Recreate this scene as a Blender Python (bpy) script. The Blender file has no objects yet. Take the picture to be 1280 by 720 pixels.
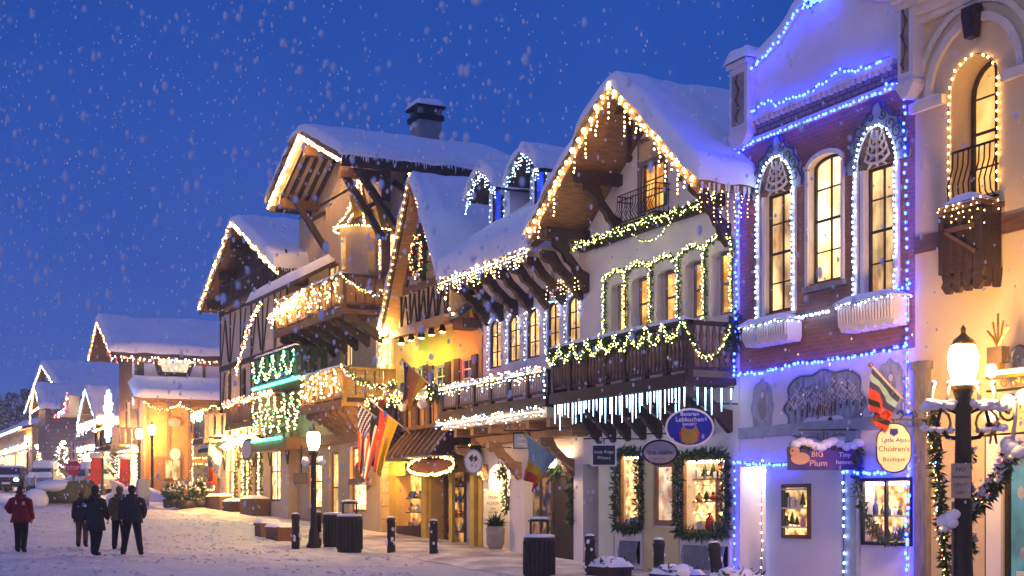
import bpy, bmesh, math, random
from mathutils import Vector, noise as mnoise
random.seed(7)
RND = random.Random(11)
SC = bpy.context.scene
COL = SC.collection
R = math.radians

# ------------------------------------------------------------------ camera, sky, sun, exposure
TH = R(26.0); ST, CT = math.sin(TH), math.cos(TH)     # the street runs along world X, facades stand on y = FY
FPX, HY, CZ, FY = 1785.0, 636.0, 1.6, 16.78
cam = bpy.data.cameras.new("camera"); camo = bpy.data.objects.new("camera", cam); COL.objects.link(camo)
camo.location = (0, 0, CZ); camo.rotation_euler = (R(90), 0, R(64))
cam.sensor_width = 36; cam.lens = FPX / 1280 * 36; cam.shift_y = (HY - 360) / 1280
cam.clip_start = 0.05; cam.clip_end = 3000
cam.dof.use_dof = True; cam.dof.focus_distance = 36; cam.dof.aperture_fstop = 2.4
SC.camera = camo
wd = bpy.data.worlds.new("World"); SC.world = wd; wd.use_nodes = True
nt = wd.node_tree; nt.nodes.clear()
sky = nt.nodes.new("ShaderNodeTexSky"); sky.sky_type = 'NISHITA'; sky.sun_disc = False
SUN_EL, SUN_AZ = R(-1.0), R(65)
sky.sun_elevation = SUN_EL; sky.sun_rotation = SUN_AZ; sky.altitude = 350; sky.air_density = 1.0; sky.dust_density = 0.6; sky.ozone_density = 4.0
# snow cloud over the dusk sky: a paler blue towards the horizon, deeper overhead
wtc = nt.nodes.new("ShaderNodeTexCoord"); wsx = nt.nodes.new("ShaderNodeSeparateXYZ"); nt.links.new(wtc.outputs["Generated"], wsx.inputs[0])
wr = nt.nodes.new("ShaderNodeValToRGB"); cr = wr.color_ramp; cr.elements[0].position = 0.0; cr.elements[0].color = (.036, .092, .37, 1)
cr.elements[1].position = 1.0; cr.elements[1].color = (.04, .085, .38, 1)
for p_, c_ in ((.10, (.026, .078, .345, 1)), (.20, (.014, .060, .31, 1)), (.34, (.005, .042, .245, 1)), (.5, (.022, .065, .31, 1))):
    e_ = cr.elements.new(p_); e_.color = c_
wn = nt.nodes.new("ShaderNodeTexNoise"); wn.inputs["Scale"].default_value = 5; wn.inputs["Detail"].default_value = 5; nt.links.new(wtc.outputs["Generated"], wn.inputs[0])
wm = nt.nodes.new("ShaderNodeMath"); wm.operation = 'MULTIPLY_ADD'; wm.inputs[1].default_value = .26; nt.links.new(wn.outputs[0], wm.inputs[0])
wa = nt.nodes.new("ShaderNodeMath"); wa.operation = 'SUBTRACT'; wa.inputs[1].default_value = .13; nt.links.new(wsx.outputs[2], wa.inputs[0]); nt.links.new(wa.outputs[0], wm.inputs[2])
nt.links.new(wm.outputs[0], wr.inputs[0])
tint = nt.nodes.new("ShaderNodeMix"); tint.data_type = 'RGBA'; tint.blend_type = 'MIX'; tint.inputs[0].default_value = .96
bg = nt.nodes.new("ShaderNodeBackground"); bg.inputs[1].default_value = 0.92
wo = nt.nodes.new("ShaderNodeOutputWorld")
nt.links.new(sky.outputs[0], tint.inputs[6]); nt.links.new(wr.outputs[0], tint.inputs[7]); nt.links.new(tint.outputs[2], bg.inputs[0]); nt.links.new(bg.outputs[0], wo.inputs[0])
sl = bpy.data.lights.new("sun", 'SUN'); sl.energy = 0.32; sl.angle = R(35); sl.color = (1.0, 0.74, 0.62)
so = bpy.data.objects.new("sun", sl); COL.objects.link(so); so.rotation_euler = Vector((-.28, .92, -.27)).to_track_quat('-Z', 'Y').to_euler()
SC.view_settings.view_transform = 'Standard'; SC.view_settings.look = 'None'
SC.view_settings.exposure = 0.78; SC.view_settings.gamma = 1.0; SC.view_settings.use_curve_mapping = False
SC.cycles.use_denoising = True
SC.cycles.max_bounces = 6; SC.cycles.sample_clamp_indirect = 4.0; SC.cycles.caustics_reflective = False; SC.cycles.caustics_refractive = False
SC.cycles.use_light_tree = True

# ------------------------------------------------------------------ measuring: photo pixels to points on real planes
def T(px, off=0): return (FY + off) / ((px - 640) / FPX * CT + ST)
def X(px, off=0): return T(px, off) * ((px - 640) / FPX * ST - CT)
def Z(px, py, off=0): return CZ + (HY - py) / FPX * T(px, off)
def W(px, py, off=0): return (X(px, off), FY + off, Z(px, py, off))
def GP(px, t): a = (px - 640) / FPX; return (a * t * ST - t * CT, a * t * CT + t * ST)
def WX(px, py, x):
    a = (px - 640) / FPX; t = x / (a * ST - CT)
    return (x, t * (a * CT + ST), CZ + (HY - py) / FPX * t)
def ground(x, y=0):
    d = -x
    def sp(v, k): return k * math.log1p(math.exp(min(v / k, 60)))
    return 0.045 * sp(d - 27, 2.5) - 0.015 * sp(d - 66, 6)

# ------------------------------------------------------------------ mesh builder
class MB:
    def __init__(s): s.v = []; s.f = []; s.m = []; s.mats = []; s.sm = []; s.mk = []
    def mi(s, mat):
        if mat not in s.mats: s.mats.append(mat)
        return s.mats.index(mat)
    def add(s, vs, fs, mat, smooth=False):
        s.mk.append((len(s.v), len(s.f))); b = len(s.v); s.v += [tuple(p) for p in vs]; i = s.mi(mat)
        for f in fs: s.f.append([b + k for k in f]); s.m.append(i); s.sm.append(smooth)
    def face(s, pts, mat): s.add(pts, [list(range(len(pts)))], mat)
    def box(s, x0, x1, y0, y1, z0, z1, mat):
        if x0 > x1: x0, x1 = x1, x0
        if y0 > y1: y0, y1 = y1, y0
        if z0 > z1: z0, z1 = z1, z0
        v = [(x0,y0,z0),(x1,y0,z0),(x1,y1,z0),(x0,y1,z0),(x0,y0,z1),(x1,y0,z1),(x1,y1,z1),(x0,y1,z1)]
        s.add(v, [(3,2,1,0),(4,5,6,7),(0,1,5,4),(1,2,6,5),(2,3,7,6),(3,0,4,7)], mat)
    def prism(s, poly, ax, a, b, mat):
        ar = sum(poly[i][0]*poly[(i+1) % len(poly)][1] - poly[(i+1) % len(poly)][0]*poly[i][1] for i in range(len(poly)))
        if ar < 0: poly = poly[::-1]
        if a > b: a, b = b, a
        def P(p, t): return (p[0], t, p[1]) if ax == 'y' else ((t, p[0], p[1]) if ax == 'x' else (p[0], p[1], t))
        n = len(poly); v = [P(p, a) for p in poly] + [P(p, b) for p in poly]
        if ax == 'y':
            fs = [list(range(n)), list(range(2*n-1, n-1, -1))] + [((i+1) % n, i, n+i, n+(i+1) % n) for i in range(n)]
        else:
            fs = [list(range(n-1, -1, -1)), list(range(n, 2*n))] + [(i, (i+1) % n, n+(i+1) % n, n+i) for i in range(n)]
        s.add(v, fs, mat)
    def bar(s, p, q, w, h, mat):
        p, q = Vector(p), Vector(q); d = (q - p)
        if d.length < 1e-6: return
        d.normalize(); up = Vector((0,0,1)) if abs(d.z) < 0.95 else Vector((0,1,0))
        a = d.cross(up).normalized() * (w/2); b = a.cross(d).normalized() * (h/2)
        v = [p-a-b, p+a-b, p+a+b, p-a+b, q-a-b, q+a-b, q+a+b, q-a+b]
        s.add(v, [(0,1,2,3),(7,6,5,4),(1,0,4,5),(2,1,5,6),(3,2,6,7),(0,3,7,4)], mat)
    def tube(s, pts, r, mat, n=6, cap=True, closed=False):
        pts = [Vector(p) for p in pts]; k = len(pts)
        if not hasattr(r, '__len__'): r = [r] * k
        vs = []; prev = None
        for i, p in enumerate(pts):
            d = (pts[(i+1) % k] - pts[i-1]) if closed else (pts[min(i+1, k-1)] - pts[max(i-1, 0)])
            if d.length < 1e-9: d = Vector((0,0,1))
            d.normalize()
            if prev is None:
                up = Vector((0,0,1)) if abs(d.z) < 0.9 else Vector((1,0,0)); a = d.cross(up).normalized()
            else:
                a = prev - d * prev.dot(d); a = a.normalized() if a.length > 1e-6 else d.orthogonal().normalized()
            prev = a; b = d.cross(a)
            for j in range(n):
                t = 2*math.pi*j/n; vs.append(p + (a*math.cos(t) + b*math.sin(t)) * r[i])
        fs = []
        for i in range(k if closed else k-1):
            i2 = (i+1) % k
            for j in range(n):
                j2 = (j+1) % n; fs.append((i*n+j, i*n+j2, i2*n+j2, i2*n+j))
        if cap and not closed: fs += [list(range(n-1, -1, -1)), list(range((k-1)*n, k*n))]
        s.add(vs, fs, mat, n > 5)
    def octa(s, p, r, mat, rz=1.0):
        x, y, z = p
        s.add([(x+r,y,z),(x-r,y,z),(x,y+r,z),(x,y-r,z),(x,y,z+r*rz),(x,y,z-r*rz)], [(0,2,4),(2,1,4),(1,3,4),(3,0,4),(2,0,5),(1,2,5),(3,1,5),(0,3,5)], mat, True)
    def ball(s, c, r, mat, n=10, m=7, sc=(1,1,1), jit=0.0):
        vs = [(c[0], c[1], c[2]-r*sc[2])]; fs = []
        for i in range(1, m):
            ph = -math.pi/2 + math.pi*i/m
            for j in range(n):
                t = 2*math.pi*j/n; q = 1 + jit*RND.uniform(-1,1)
                vs.append((c[0]+r*sc[0]*math.cos(ph)*math.cos(t)*q, c[1]+r*sc[1]*math.cos(ph)*math.sin(t)*q, c[2]+r*sc[2]*math.sin(ph)*q))
        vs.append((c[0], c[1], c[2]+r*sc[2])); L = len(vs)-1
        for j in range(n):
            fs.append((0, 1+(j+1) % n, 1+j)); fs.append((L, 1+(m-2)*n+j, 1+(m-2)*n+(j+1) % n))
            for i in range(m-2): a = 1+i*n; fs.append((a+j, a+(j+1) % n, a+n+(j+1) % n, a+n+j))
        s.add(vs, fs, mat, True)
    def rev(s, c, prof, mat, n=16, smooth=True):
        vs = []; fs = []
        for r, z in prof:
            for j in range(n):
                t = 2*math.pi*j/n; vs.append((c[0]+r*math.cos(t), c[1]+r*math.sin(t), c[2]+z))
        for i in range(len(prof)-1):
            for j in range(n): fs.append((i*n+j, i*n+(j+1) % n, (i+1)*n+(j+1) % n, (i+1)*n+j))
        fs += [list(range(n-1, -1, -1)), list(range((len(prof)-1)*n, len(prof)*n))]
        s.add(vs, fs, mat, smooth)
    def sheet(s, fn, nu, nv, mat, smooth=True):
        vs = [fn(i/nu, j/nv) for i in range(nu+1) for j in range(nv+1)]
        s.add(vs, [(i*(nv+1)+j, (i+1)*(nv+1)+j, (i+1)*(nv+1)+j+1, i*(nv+1)+j+1) for i in range(nu) for j in range(nv)], mat, smooth)
    def leaf(s, p, d, L, w, mat):
        d = Vector(d).normalized(); p = Vector(p); a = d.orthogonal().normalized()
        a = (a*math.cos(t) + d.cross(a)*math.sin(t)) if (t := RND.uniform(0, 6.28)) else a
        s.add([p, p + d*L*.5 + a*w*.5, p + d*L, p + d*L*.5 - a*w*.5], [(0,1,2,3)], mat)
    def each(s, name, parent):
        """every added piece becomes a part of its own"""
        for k, (v0, f0) in enumerate(s.mk):
            v1, f1 = s.mk[k+1] if k+1 < len(s.mk) else (len(s.v), len(s.f)); p = MB(); p.mats = s.mats; p.v = s.v[v0:v1]; p.f = [[i-v0 for i in f] for f in s.f[f0:f1]]; p.m = s.m[f0:f1]; p.sm = s.sm[f0:f1]; p.build(name, parent)
    def build(s, name, parent=None, label=None):
        org = Vector((0,0,0)); p = parent
        while p is not None: org += p.location; p = p.parent
        me = bpy.data.meshes.new(name)
        loc = Vector((0,0,0))
        if parent is None and s.v:
            xs = [v[0] for v in s.v]; ys = [v[1] for v in s.v]; zs = [v[2] for v in s.v]
            loc = Vector(((min(xs)+max(xs))/2, (min(ys)+max(ys))/2, min(zs)))
        o = loc + org
        me.from_pydata([(v[0]-o.x, v[1]-o.y, v[2]-o.z) for v in s.v], [], s.f)
        for m in s.mats: me.materials.append(m)
        me.polygons.foreach_set("material_index", s.m); me.polygons.foreach_set("use_smooth", s.sm)
        me.update()
        ob = bpy.data.objects.new(name, me); COL.objects.link(ob); ob.location = loc
        if parent is not None: ob.parent = parent
        if label: ob["label"] = label
        if name in ("snow_cap", "icicle_row"): ob["kind"] = "stuff"
        return ob

def tag(o, label=None, cat=None, group=None, kind=None):
    if label: o["label"] = label
    if cat: o["category"] = cat
    if group: o["group"] = group
    if kind: o["kind"] = kind
    return o
def thing(name, label, cat, loc, group=None):
    o = bpy.data.objects.new(name, None); COL.objects.link(o); o.location = loc; o.empty_display_size = .2
    return tag(o, label, cat, group)
def solo(mb, name, label, cat, group=None): return tag(mb.build(name), label, cat, group)
def copy_tree(o, parent=None):
    c = o.copy(); COL.objects.link(c)
    if parent is not None: c.parent = parent
    for ch in list(o.children): copy_tree(ch, c)
    return c

# ------------------------------------------------------------------ materials
MATS = {}
def mat(name, col, rough=.7, var=.25, scale=6, bump=.15, metal=0, spec=.3, col2=None, stretch=None, det=4):
    if name in MATS: return MATS[name]
    m = bpy.data.materials.new(name); m.use_nodes = True; n = m.node_tree.nodes; l = m.node_tree.links
    b = n["Principled BSDF"]; b.inputs["Roughness"].default_value = rough; b.inputs["Metallic"].default_value = metal
    b.inputs["Specular IOR Level"].default_value = spec
    tc = n.new("ShaderNodeTexCoord"); mp = n.new("ShaderNodeMapping"); l.new(tc.outputs["Object"], mp.inputs[0])
    if stretch: mp.inputs["Scale"].default_value = stretch
    nz = n.new("ShaderNodeTexNoise"); nz.inputs["Scale"].default_value = scale; nz.inputs["Detail"].default_value = det; l.new(mp.outputs[0], nz.inputs[0])
    mx = n.new("ShaderNodeMix"); mx.data_type = 'RGBA'
    c2 = col2 or tuple(c*(1-var) for c in col)
    c1 = tuple(min(1, c*(1+var*.4)) for c in col)
    mx.inputs[6].default_value = (*c2, 1); mx.inputs[7].default_value = (*c1, 1)
    rp = n.new("ShaderNodeMapRange"); rp.inputs[1].default_value = .3; rp.inputs[2].default_value = .7
    l.new(nz.outputs[0], rp.inputs[0]); l.new(rp.outputs[0], mx.inputs[0]); l.new(mx.outputs[2], b.inputs["Base Color"])
    if bump:
        bp = n.new("ShaderNodeBump"); bp.inputs["Strength"].default_value = bump; bp.inputs["Distance"].default_value = .02
        n2 = n.new("ShaderNodeTexNoise"); n2.inputs["Scale"].default_value = scale*4; n2.inputs["Detail"].default_value = 5; l.new(mp.outputs[0], n2.inputs[0])
        l.new(n2.outputs[0], bp.inputs["Height"]); l.new(bp.outputs[0], b.inputs["Normal"])
    MATS[name] = m; return m
def emit(name, col, st, tail=None):
    if name in MATS: return MATS[name]
    m = bpy.data.materials.new(name); m.use_nodes = True; n = m.node_tree.nodes; l = m.node_tree.links
    b = n["Principled BSDF"]; b.inputs["Base Color"].default_value = (*[c*.6 for c in col], 1)
    b.inputs["Emission Color"].default_value = (*col, 1); b.inputs["Emission Strength"].default_value = st
    MATS[name] = m; return m
def pane(name, c1, c2, st, scale=3, stretch=(1,1,1), rough=.08, base=(.03,.03,.03), lo=.35, hi=.65, voro=False):
    """a lit window pane: the room behind it, curtains and goods as a soft pattern of light"""
    if name in MATS: return MATS[name]
    m = bpy.data.materials.new(name); m.use_nodes = True; n = m.node_tree.nodes; l = m.node_tree.links
    b = n["Principled BSDF"]; b.inputs["Base Color"].default_value = (*base, 1); b.inputs["Roughness"].default_value = rough
    tc = n.new("ShaderNodeTexCoord"); mp = n.new("ShaderNodeMapping"); mp.inputs["Scale"].default_value = stretch; l.new(tc.outputs["Object"], mp.inputs[0])
    nz = n.new("ShaderNodeTexNoise"); nz.inputs["Scale"].default_value = scale; nz.inputs["Detail"].default_value = 3; l.new(mp.outputs[0], nz.inputs[0])
    src = nz.outputs[0]
    rp = n.new("ShaderNodeMapRange"); rp.inputs[1].default_value = lo; rp.inputs[2].default_value = hi; l.new(src, rp.inputs[0])
    mx = n.new("ShaderNodeMix"); mx.data_type = 'RGBA'; mx.inputs[6].default_value = (*c1, 1); mx.inputs[7].default_value = (*c2, 1); l.new(rp.outputs[0], mx.inputs[0])
    out = mx.outputs[2]
    if voro:
        vo = n.new("ShaderNodeTexVoronoi"); vo.inputs["Scale"].default_value = scale*2.4; l.new(mp.outputs[0], vo.inputs[0])
        hs = n.new("ShaderNodeMix"); hs.data_type = 'RGBA'; hs.blend_type = 'MULTIPLY'; hs.inputs[0].default_value = .75
        l.new(out, hs.inputs[6]); l.new(vo.outputs["Color"], hs.inputs[7]); out = hs.outputs[2]
    l.new(out, b.inputs["Emission Color"]); b.inputs["Emission Strength"].default_value = st
    n2 = n.new("ShaderNodeTexNoise"); n2.inputs["Scale"].default_value = 1.3; n2.inputs["Detail"].default_value = 2; l.new(tc.outputs["Object"], n2.inputs[0])
    r2 = n.new("ShaderNodeMapRange"); r2.inputs[1].default_value = .36; r2.inputs[2].default_value = .66; r2.inputs[3].default_value = st*.45; r2.inputs[4].default_value = st*1.25; l.new(n2.outputs[0], r2.inputs[0]); l.new(r2.outputs[0], b.inputs["Emission Strength"])
    MATS[name] = m; return m
def brick_mat(name, c1, c2, mort, bw=.23, rh=.078, ms=.012, bump=.5, plane='xz'):
    if name in MATS: return MATS[name]
    m = bpy.data.materials.new(name); m.use_nodes = True; n = m.node_tree.nodes; l = m.node_tree.links
    b = n["Principled BSDF"]; b.inputs["Roughness"].default_value = .85
    tc = n.new("ShaderNodeTexCoord"); sx = n.new("ShaderNodeSeparateXYZ"); cx = n.new("ShaderNodeCombineXYZ"); l.new(tc.outputs["Object"], sx.inputs[0])
    ad = n.new("ShaderNodeMath"); ad.operation = 'ADD'; l.new(sx.outputs[0], ad.inputs[0]); l.new(sx.outputs[1], ad.inputs[1])
    l.new(ad.outputs[0], cx.inputs[0]); l.new(sx.outputs[2], cx.inputs[1])
    br = n.new("ShaderNodeTexBrick"); br.inputs["Scale"].default_value = 1; br.inputs["Brick Width"].default_value = bw; br.inputs["Row Height"].default_value = rh
    br.inputs["Mortar Size"].default_value = ms; br.inputs["Color1"].default_value = (*c1,1); br.inputs["Color2"].default_value = (*c2,1); br.inputs["Mortar"].default_value = (*mort,1)
    l.new(cx.outputs[0], br.inputs[0])
    nz = n.new("ShaderNodeTexNoise"); nz.inputs["Scale"].default_value = 2.5; nz.inputs["Detail"].default_value = 6; l.new(tc.outputs["Object"], nz.inputs[0])
    rp = n.new("ShaderNodeMapRange"); rp.inputs[3].default_value = .6; rp.inputs[4].default_value = 1.25; l.new(nz.outputs[0], rp.inputs[0])
    mu = n.new("ShaderNodeMix"); mu.data_type = 'RGBA'; mu.blend_type = 'MULTIPLY'; mu.inputs[0].default_value = 1; l.new(br.outputs[0], mu.inputs[6]); l.new(rp.outputs[0], mu.inputs[7])
    l.new(mu.outputs[2], b.inputs["Base Color"])
    bp = n.new("ShaderNodeBump"); bp.inputs["Strength"].default_value = bump; bp.inputs["Distance"].default_value = .015; bp.invert = True
    l.new(br.outputs["Fac"], bp.inputs["Height"]); l.new(bp.outputs[0], b.inputs["Normal"])
    MATS[name] = m; return m

SNOW = mat("snow", (.86,.86,.88), .75, .06, 1.3, .35, spec=.2)
def snow_ground(name):
    m = bpy.data.materials.new(name); m.use_nodes = True; n = m.node_tree.nodes; l = m.node_tree.links; b = n["Principled BSDF"]; b.inputs["Roughness"].default_value = .8; b.inputs["Specular IOR Level"].default_value = .15
    tc = n.new("ShaderNodeTexCoord")
    def N(sc, det, rough=.6): q = n.new("ShaderNodeTexNoise"); q.inputs["Scale"].default_value = sc; q.inputs["Detail"].default_value = det; q.inputs["Roughness"].default_value = rough; l.new(tc.outputs["Object"], q.inputs[0]); return q
    big, mid, fine = N(.35, 6), N(2.2, 8, .7), N(9, 6, .7)
    vo = n.new("ShaderNodeTexVoronoi"); vo.feature = 'SMOOTH_F1'; vo.inputs["Scale"].default_value = 2.6; mp = n.new("ShaderNodeMix"); mp.data_type = 'RGBA'; mp.inputs[0].default_value = .12; l.new(tc.outputs["Object"], mp.inputs[6]); l.new(mid.outputs["Color"], mp.inputs[7]); l.new(mp.outputs[2], vo.inputs[0])
    def M(op, a, b_): q = n.new("ShaderNodeMath"); q.operation = op; (l.new(a, q.inputs[0]) if not isinstance(a, float) else setattr(q.inputs[0], 'default_value', a)); (l.new(b_, q.inputs[1]) if not isinstance(b_, float) else setattr(q.inputs[1], 'default_value', b_)); return q.outputs[0]
    h = M('ADD', M('ADD', M('MULTIPLY', mid.outputs[0], .9), M('MULTIPLY', fine.outputs[0], .45)), M('MULTIPLY', vo.outputs["Distance"], .8))
    bp = n.new("ShaderNodeBump"); bp.inputs["Strength"].default_value = .9; bp.inputs["Distance"].default_value = .26; l.new(h, bp.inputs["Height"]); l.new(bp.outputs[0], b.inputs["Normal"])
    r = n.new("ShaderNodeMapRange"); r.inputs[1].default_value = .35; r.inputs[2].default_value = .65; l.new(M('ADD', M('MULTIPLY', big.outputs[0], .5), M('MULTIPLY', mid.outputs[0], .5)), r.inputs[0])
    mx = n.new("ShaderNodeMix"); mx.data_type = 'RGBA'; mx.inputs[6].default_value = (.76, .75, .77, 1); mx.inputs[7].default_value = (.91, .905, .92, 1); l.new(r.outputs[0], mx.inputs[0]); l.new(mx.outputs[2], b.inputs["Base Color"]); return m
ICE = mat("icicle", (.70,.76,.84), .15, .1, 6, 0, spec=.6)
SNOWG = snow_ground("trodden snow")
CREAM = mat("cream stucco", (.62,.48,.28), .9, .12, 1.2, .25)
CREAMT = mat("cream trim", (.70,.62,.50), .8, .15, 3, .1)
WHITE = mat("white stucco", (.74,.69,.66), .9, .10, 1.0, .25)
WHITE2 = mat("lilac stucco", (.66,.62,.68), .9, .10, 1.0, .25)
PARA = mat("parapet stucco", (.74,.68,.64), .9, .12, .9, .25)
YELLOW = mat("yellow stucco", (.55,.42,.14), .9, .2, 1.2, .25)
YWOOD = mat("yellow painted wood", (.50,.36,.07), .6, .2, 3, .1)
TAN = mat("tan stucco", (.56,.42,.25), .9, .2, 1.2, .25)
OCHRE = mat("ochre plaster", (.50,.34,.15), .9, .2, 1.2, .2)
DWOOD = mat("dark stained wood", (.055,.034,.026), .65, .4, 3, .3, stretch=(1,6,6))
MWOOD = mat("brown wood", (.16,.085,.045), .65, .4, 3, .3, stretch=(1,6,6))
LWOOD = mat("honey wood boards", (.36,.20,.09), .6, .35, 3, .3, stretch=(6,1,6))
OWOOD = mat("orange wood", (.34,.17,.06), .7, .3, 2.5, .2, stretch=(5,5,1))
GWOOD = mat("weathered grey wood", (.22,.19,.18), .8, .4, 3, .3, stretch=(6,6,1))
NAVY = mat("navy paint", (.05,.07,.16), .6, .3, 4, .1)
GREYP = mat("grey blue paint", (.30,.34,.42), .7, .2, 5, .1)
IRON = mat("black iron", (.015,.015,.018), .45, .3, 8, .05, metal=.6)
POST = mat("black painted post", (.026,.022,.02), .5, .3, 8, .1)
GOLD = mat("gilded metal", (.45,.28,.06), .35, .3, 8, .1, metal=.9)
STONE = mat("grey stone", (.30,.28,.27), .9, .3, 5, .4)
SHING = brick_mat("slate shingles", (.07,.07,.09), (.10,.10,.13), (.02,.02,.03), .3, .16, .012)
TILES = brick_mat("lilac tile band", (.26,.20,.30), (.34,.25,.34), (.10,.08,.14), .22, .10, .014)
BRICK = brick_mat("red brick", (.38,.12,.065), (.28,.085,.05), (.24,.17,.14))
FIR = mat("fir needles", (.035,.075,.028), .7, .5, 9, 0)
FIR2 = mat("light fir needles", (.075,.12,.04), .7, .5, 9, 0)
CORD = mat("dark cord", (.02,.03,.02), .6, .1, 5, 0)
WARM = emit("warm bulb", (1,.53,.13), 17)
WARM2 = emit("warm bright bulb", (1,.58,.18), 28)
BLAZE = emit("blazing warm bulb", (1,.55,.17), 240)
COOL = emit("cool white bulb", (.62,.78,1), 18)
COOL2 = emit("cool soft bulb", (.55,.74,1), 12)
BLUE = emit("blue bulb", (.010,.026,1), 30)
BLUEW = emit("ice blue bulb", (.28,.5,1), 16)
LEDT = emit("ice white tube", (.5,.75,1), 6)
TEAL = emit("teal tube light", (.05,1,.62), 7)
GRN = emit("green bulb", (.1,.9,.3), 14)
LIME = emit("lime white bulb", (.85,.85,.22), 10)
REDB = emit("red bulb", (1,.08,.05), 12)
LAMPG = emit("lamp glass lit", (1,.54,.17), 230)
LAMPF = emit("far lamp glass lit", (1,.50,.14), 700)
P_AMB = pane("amber lit pane", (.62,.20,.02), (1,.56,.13), 1.0, 2.6)
P_AMB2 = pane("golden curtain pane", (.55,.22,.04), (1,.66,.26), 1.1, 5, (6,1,.6))
P_SHOP = pane("shop display light", (.45,.15,.03), (1,.66,.28), 3.0, 4.5, lo=.36, hi=.58)
P_NEAR = pane("near shop display", (.30,.10,.02), (1,.66,.26), 1.45, 6, lo=.38, hi=.6)
P_GOODS = pane("shelves of lit goods", (.10,.03,.01), (1,.62,.25), 1.7, 5, voro=True)
P_DIM = pane("dim interior", (.02,.012,.008), (.30,.16,.07), .8, 4)
P_BLUE = pane("blue lit pane", (.0,.02,.5), (.02,.08,.9), .9, 3)
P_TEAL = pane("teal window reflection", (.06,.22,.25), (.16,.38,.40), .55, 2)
GLASSD = mat("dark window glass", (.02,.022,.03), .08, .2, 3, 0, spec=.6)

# ------------------------------------------------------------------ shared builders
def wall(mb, x0, x1, z0, z1, y, holes, depth, m, rm=None):
    rm = rm or m; xs = sorted({x0, x1, *[h[0] for h in holes], *[h[1] for h in holes]}); zs = sorted({z0, z1, *[h[2] for h in holes], *[h[3] for h in holes]})
    xs = [v for v in xs if x0 <= v <= x1]; zs = [v for v in zs if z0 <= v <= z1]
    for i in range(len(xs)-1):
        for j in range(len(zs)-1):
            cx, cz = (xs[i]+xs[i+1])/2, (zs[j]+zs[j+1])/2
            if any(h[0] < cx < h[1] and h[2] < cz < h[3] for h in holes): continue
            mb.face([(xs[i],y,zs[j]),(xs[i+1],y,zs[j]),(xs[i+1],y,zs[j+1]),(xs[i],y,zs[j+1])], m)
    for h in holes:
        a, b, c, d = h[:4]; ar = h[4] if len(h) > 4 else 0; dp = h[5] if len(h) > 5 else depth; zs_ = d - ar
        mb.face([(a,y,c),(a,y+dp,c),(a,y+dp,zs_),(a,y,zs_)], rm); mb.face([(b,y+dp,c),(b,y,c),(b,y,zs_),(b,y+dp,zs_)], rm)
        mb.face([(a,y,c),(b,y,c),(b,y+dp,c),(a,y+dp,c)], rm)
        if ar <= 0: mb.face([(a,y+dp,d),(b,y+dp,d),(b,y,d),(a,y,d)], rm)
        else:
            arc = [((a+b)/2 - (b-a)/2*math.cos(t*math.pi/12), zs_ + ar*math.sin(t*math.pi/12)) for t in range(13)]
            for k in range(12):
                p, q = arc[k], arc[k+1]
                mb.face([(p[0],y+dp,p[1]),(q[0],y+dp,q[1]),(q[0],y,q[1]),(p[0],y,p[1])], rm)
                mb.face([(p[0],y,p[1]),(q[0],y,q[1]),(q[0],y,d),(p[0],y,d)], m)
def shell(mb, x0, x1, z0, z1, y, D, m, top=True):
    mb.face([(x0,y+D,z0),(x0,y,z0),(x0,y,z1),(x0,y+D,z1)], m); mb.face([(x1,y,z0),(x1,y+D,z0),(x1,y+D,z1),(x1,y,z1)], m)
    mb.face([(x1,y+D,z0),(x0,y+D,z0),(x0,y+D,z1),(x1,y+D,z1)], m)
    if top: mb.face([(x0,y,z1),(x1,y,z1),(x1,y+D,z1),(x0,y+D,z1)], m)
def window(par, x0, x1, z0, z1, y, fm, pm, cols=1, rows=2, fw=.05, arch=0, label=None, bw=.022, mid=True):
    mb = MB(); zs = z1 - arch
    mb.box(x0, x0+fw, y-.07, y, z0, zs, fm); mb.box(x1-fw, x1, y-.07, y, z0, zs, fm); mb.box(x0+fw, x1-fw, y-.07, y, z0, z0+fw, fm)
    N = 10
    def arc(k, i): return ((x0+x1)/2 - ((x1-x0)/2-i)*math.cos(k*math.pi/N), zs + (arch-i)*math.sin(k*math.pi/N))
    if arch:
        for k in range(N): mb.prism([arc(k,0), arc(k+1,0), arc(k+1,fw), arc(k,fw)], 'y', y-.07, y, fm)
    else: mb.box(x0+fw, x1-fw, y-.07, y, z1-fw, z1, fm)
    for i in range(1, cols): xc = x0 + (x1-x0)*i/cols; mb.box(xc-bw/2, xc+bw/2, y-.06, y-.005, z0+fw, z1-fw*.7, fm)
    for j in range(1, rows):
        zc = z0 + (z1-z0)*j/rows; w = bw*(2 if (mid and j*2 == rows) else 1); mb.box(x0+fw, x1-fw, y-.057, y-.006, zc-w/2, zc+w/2, fm)
    fr = mb.build("window", par, label)
    pb = MB(); yy = y-.02
    if arch: pb.face([(x0+.01,yy,z0+.01),(x1-.01,yy,z0+.01)] + [(p[0],yy,p[1]) for p in [arc(k,.01) for k in range(N,-1,-1)]], pm)
    else: pb.face([(x0+.01,yy,z0+.01),(x1-.01,yy,z0+.01),(x1-.01,yy,z1-.01),(x0+.01,yy,z1-.01)], pm)
    pb.build("pane", fr); return fr
def snow_strip(mb, x0, x1, y0, y1, z, th, nx=None, ny=5, wob=.25):
    nx = nx or max(3, int(abs(x1-x0)/.25)); sd = RND.uniform(0, 99)
    def f(u, v):
        x = x0+(x1-x0)*u; y = y0+(y1-y0)*v
        e = min(u*abs(x1-x0), (1-u)*abs(x1-x0), v*abs(y1-y0), (1-v)*abs(y1-y0)); k = min(1, e/(th*.8+1e-6)); h = math.sqrt(max(0, 1-(1-k)**2))
        return (x, y, z + th*h*(1+wob*mnoise.noise((x*1.7+sd, y*2.1, 0))) if e > 0 else z)
    mb.sheet(f, nx, ny, SNOW)
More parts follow.
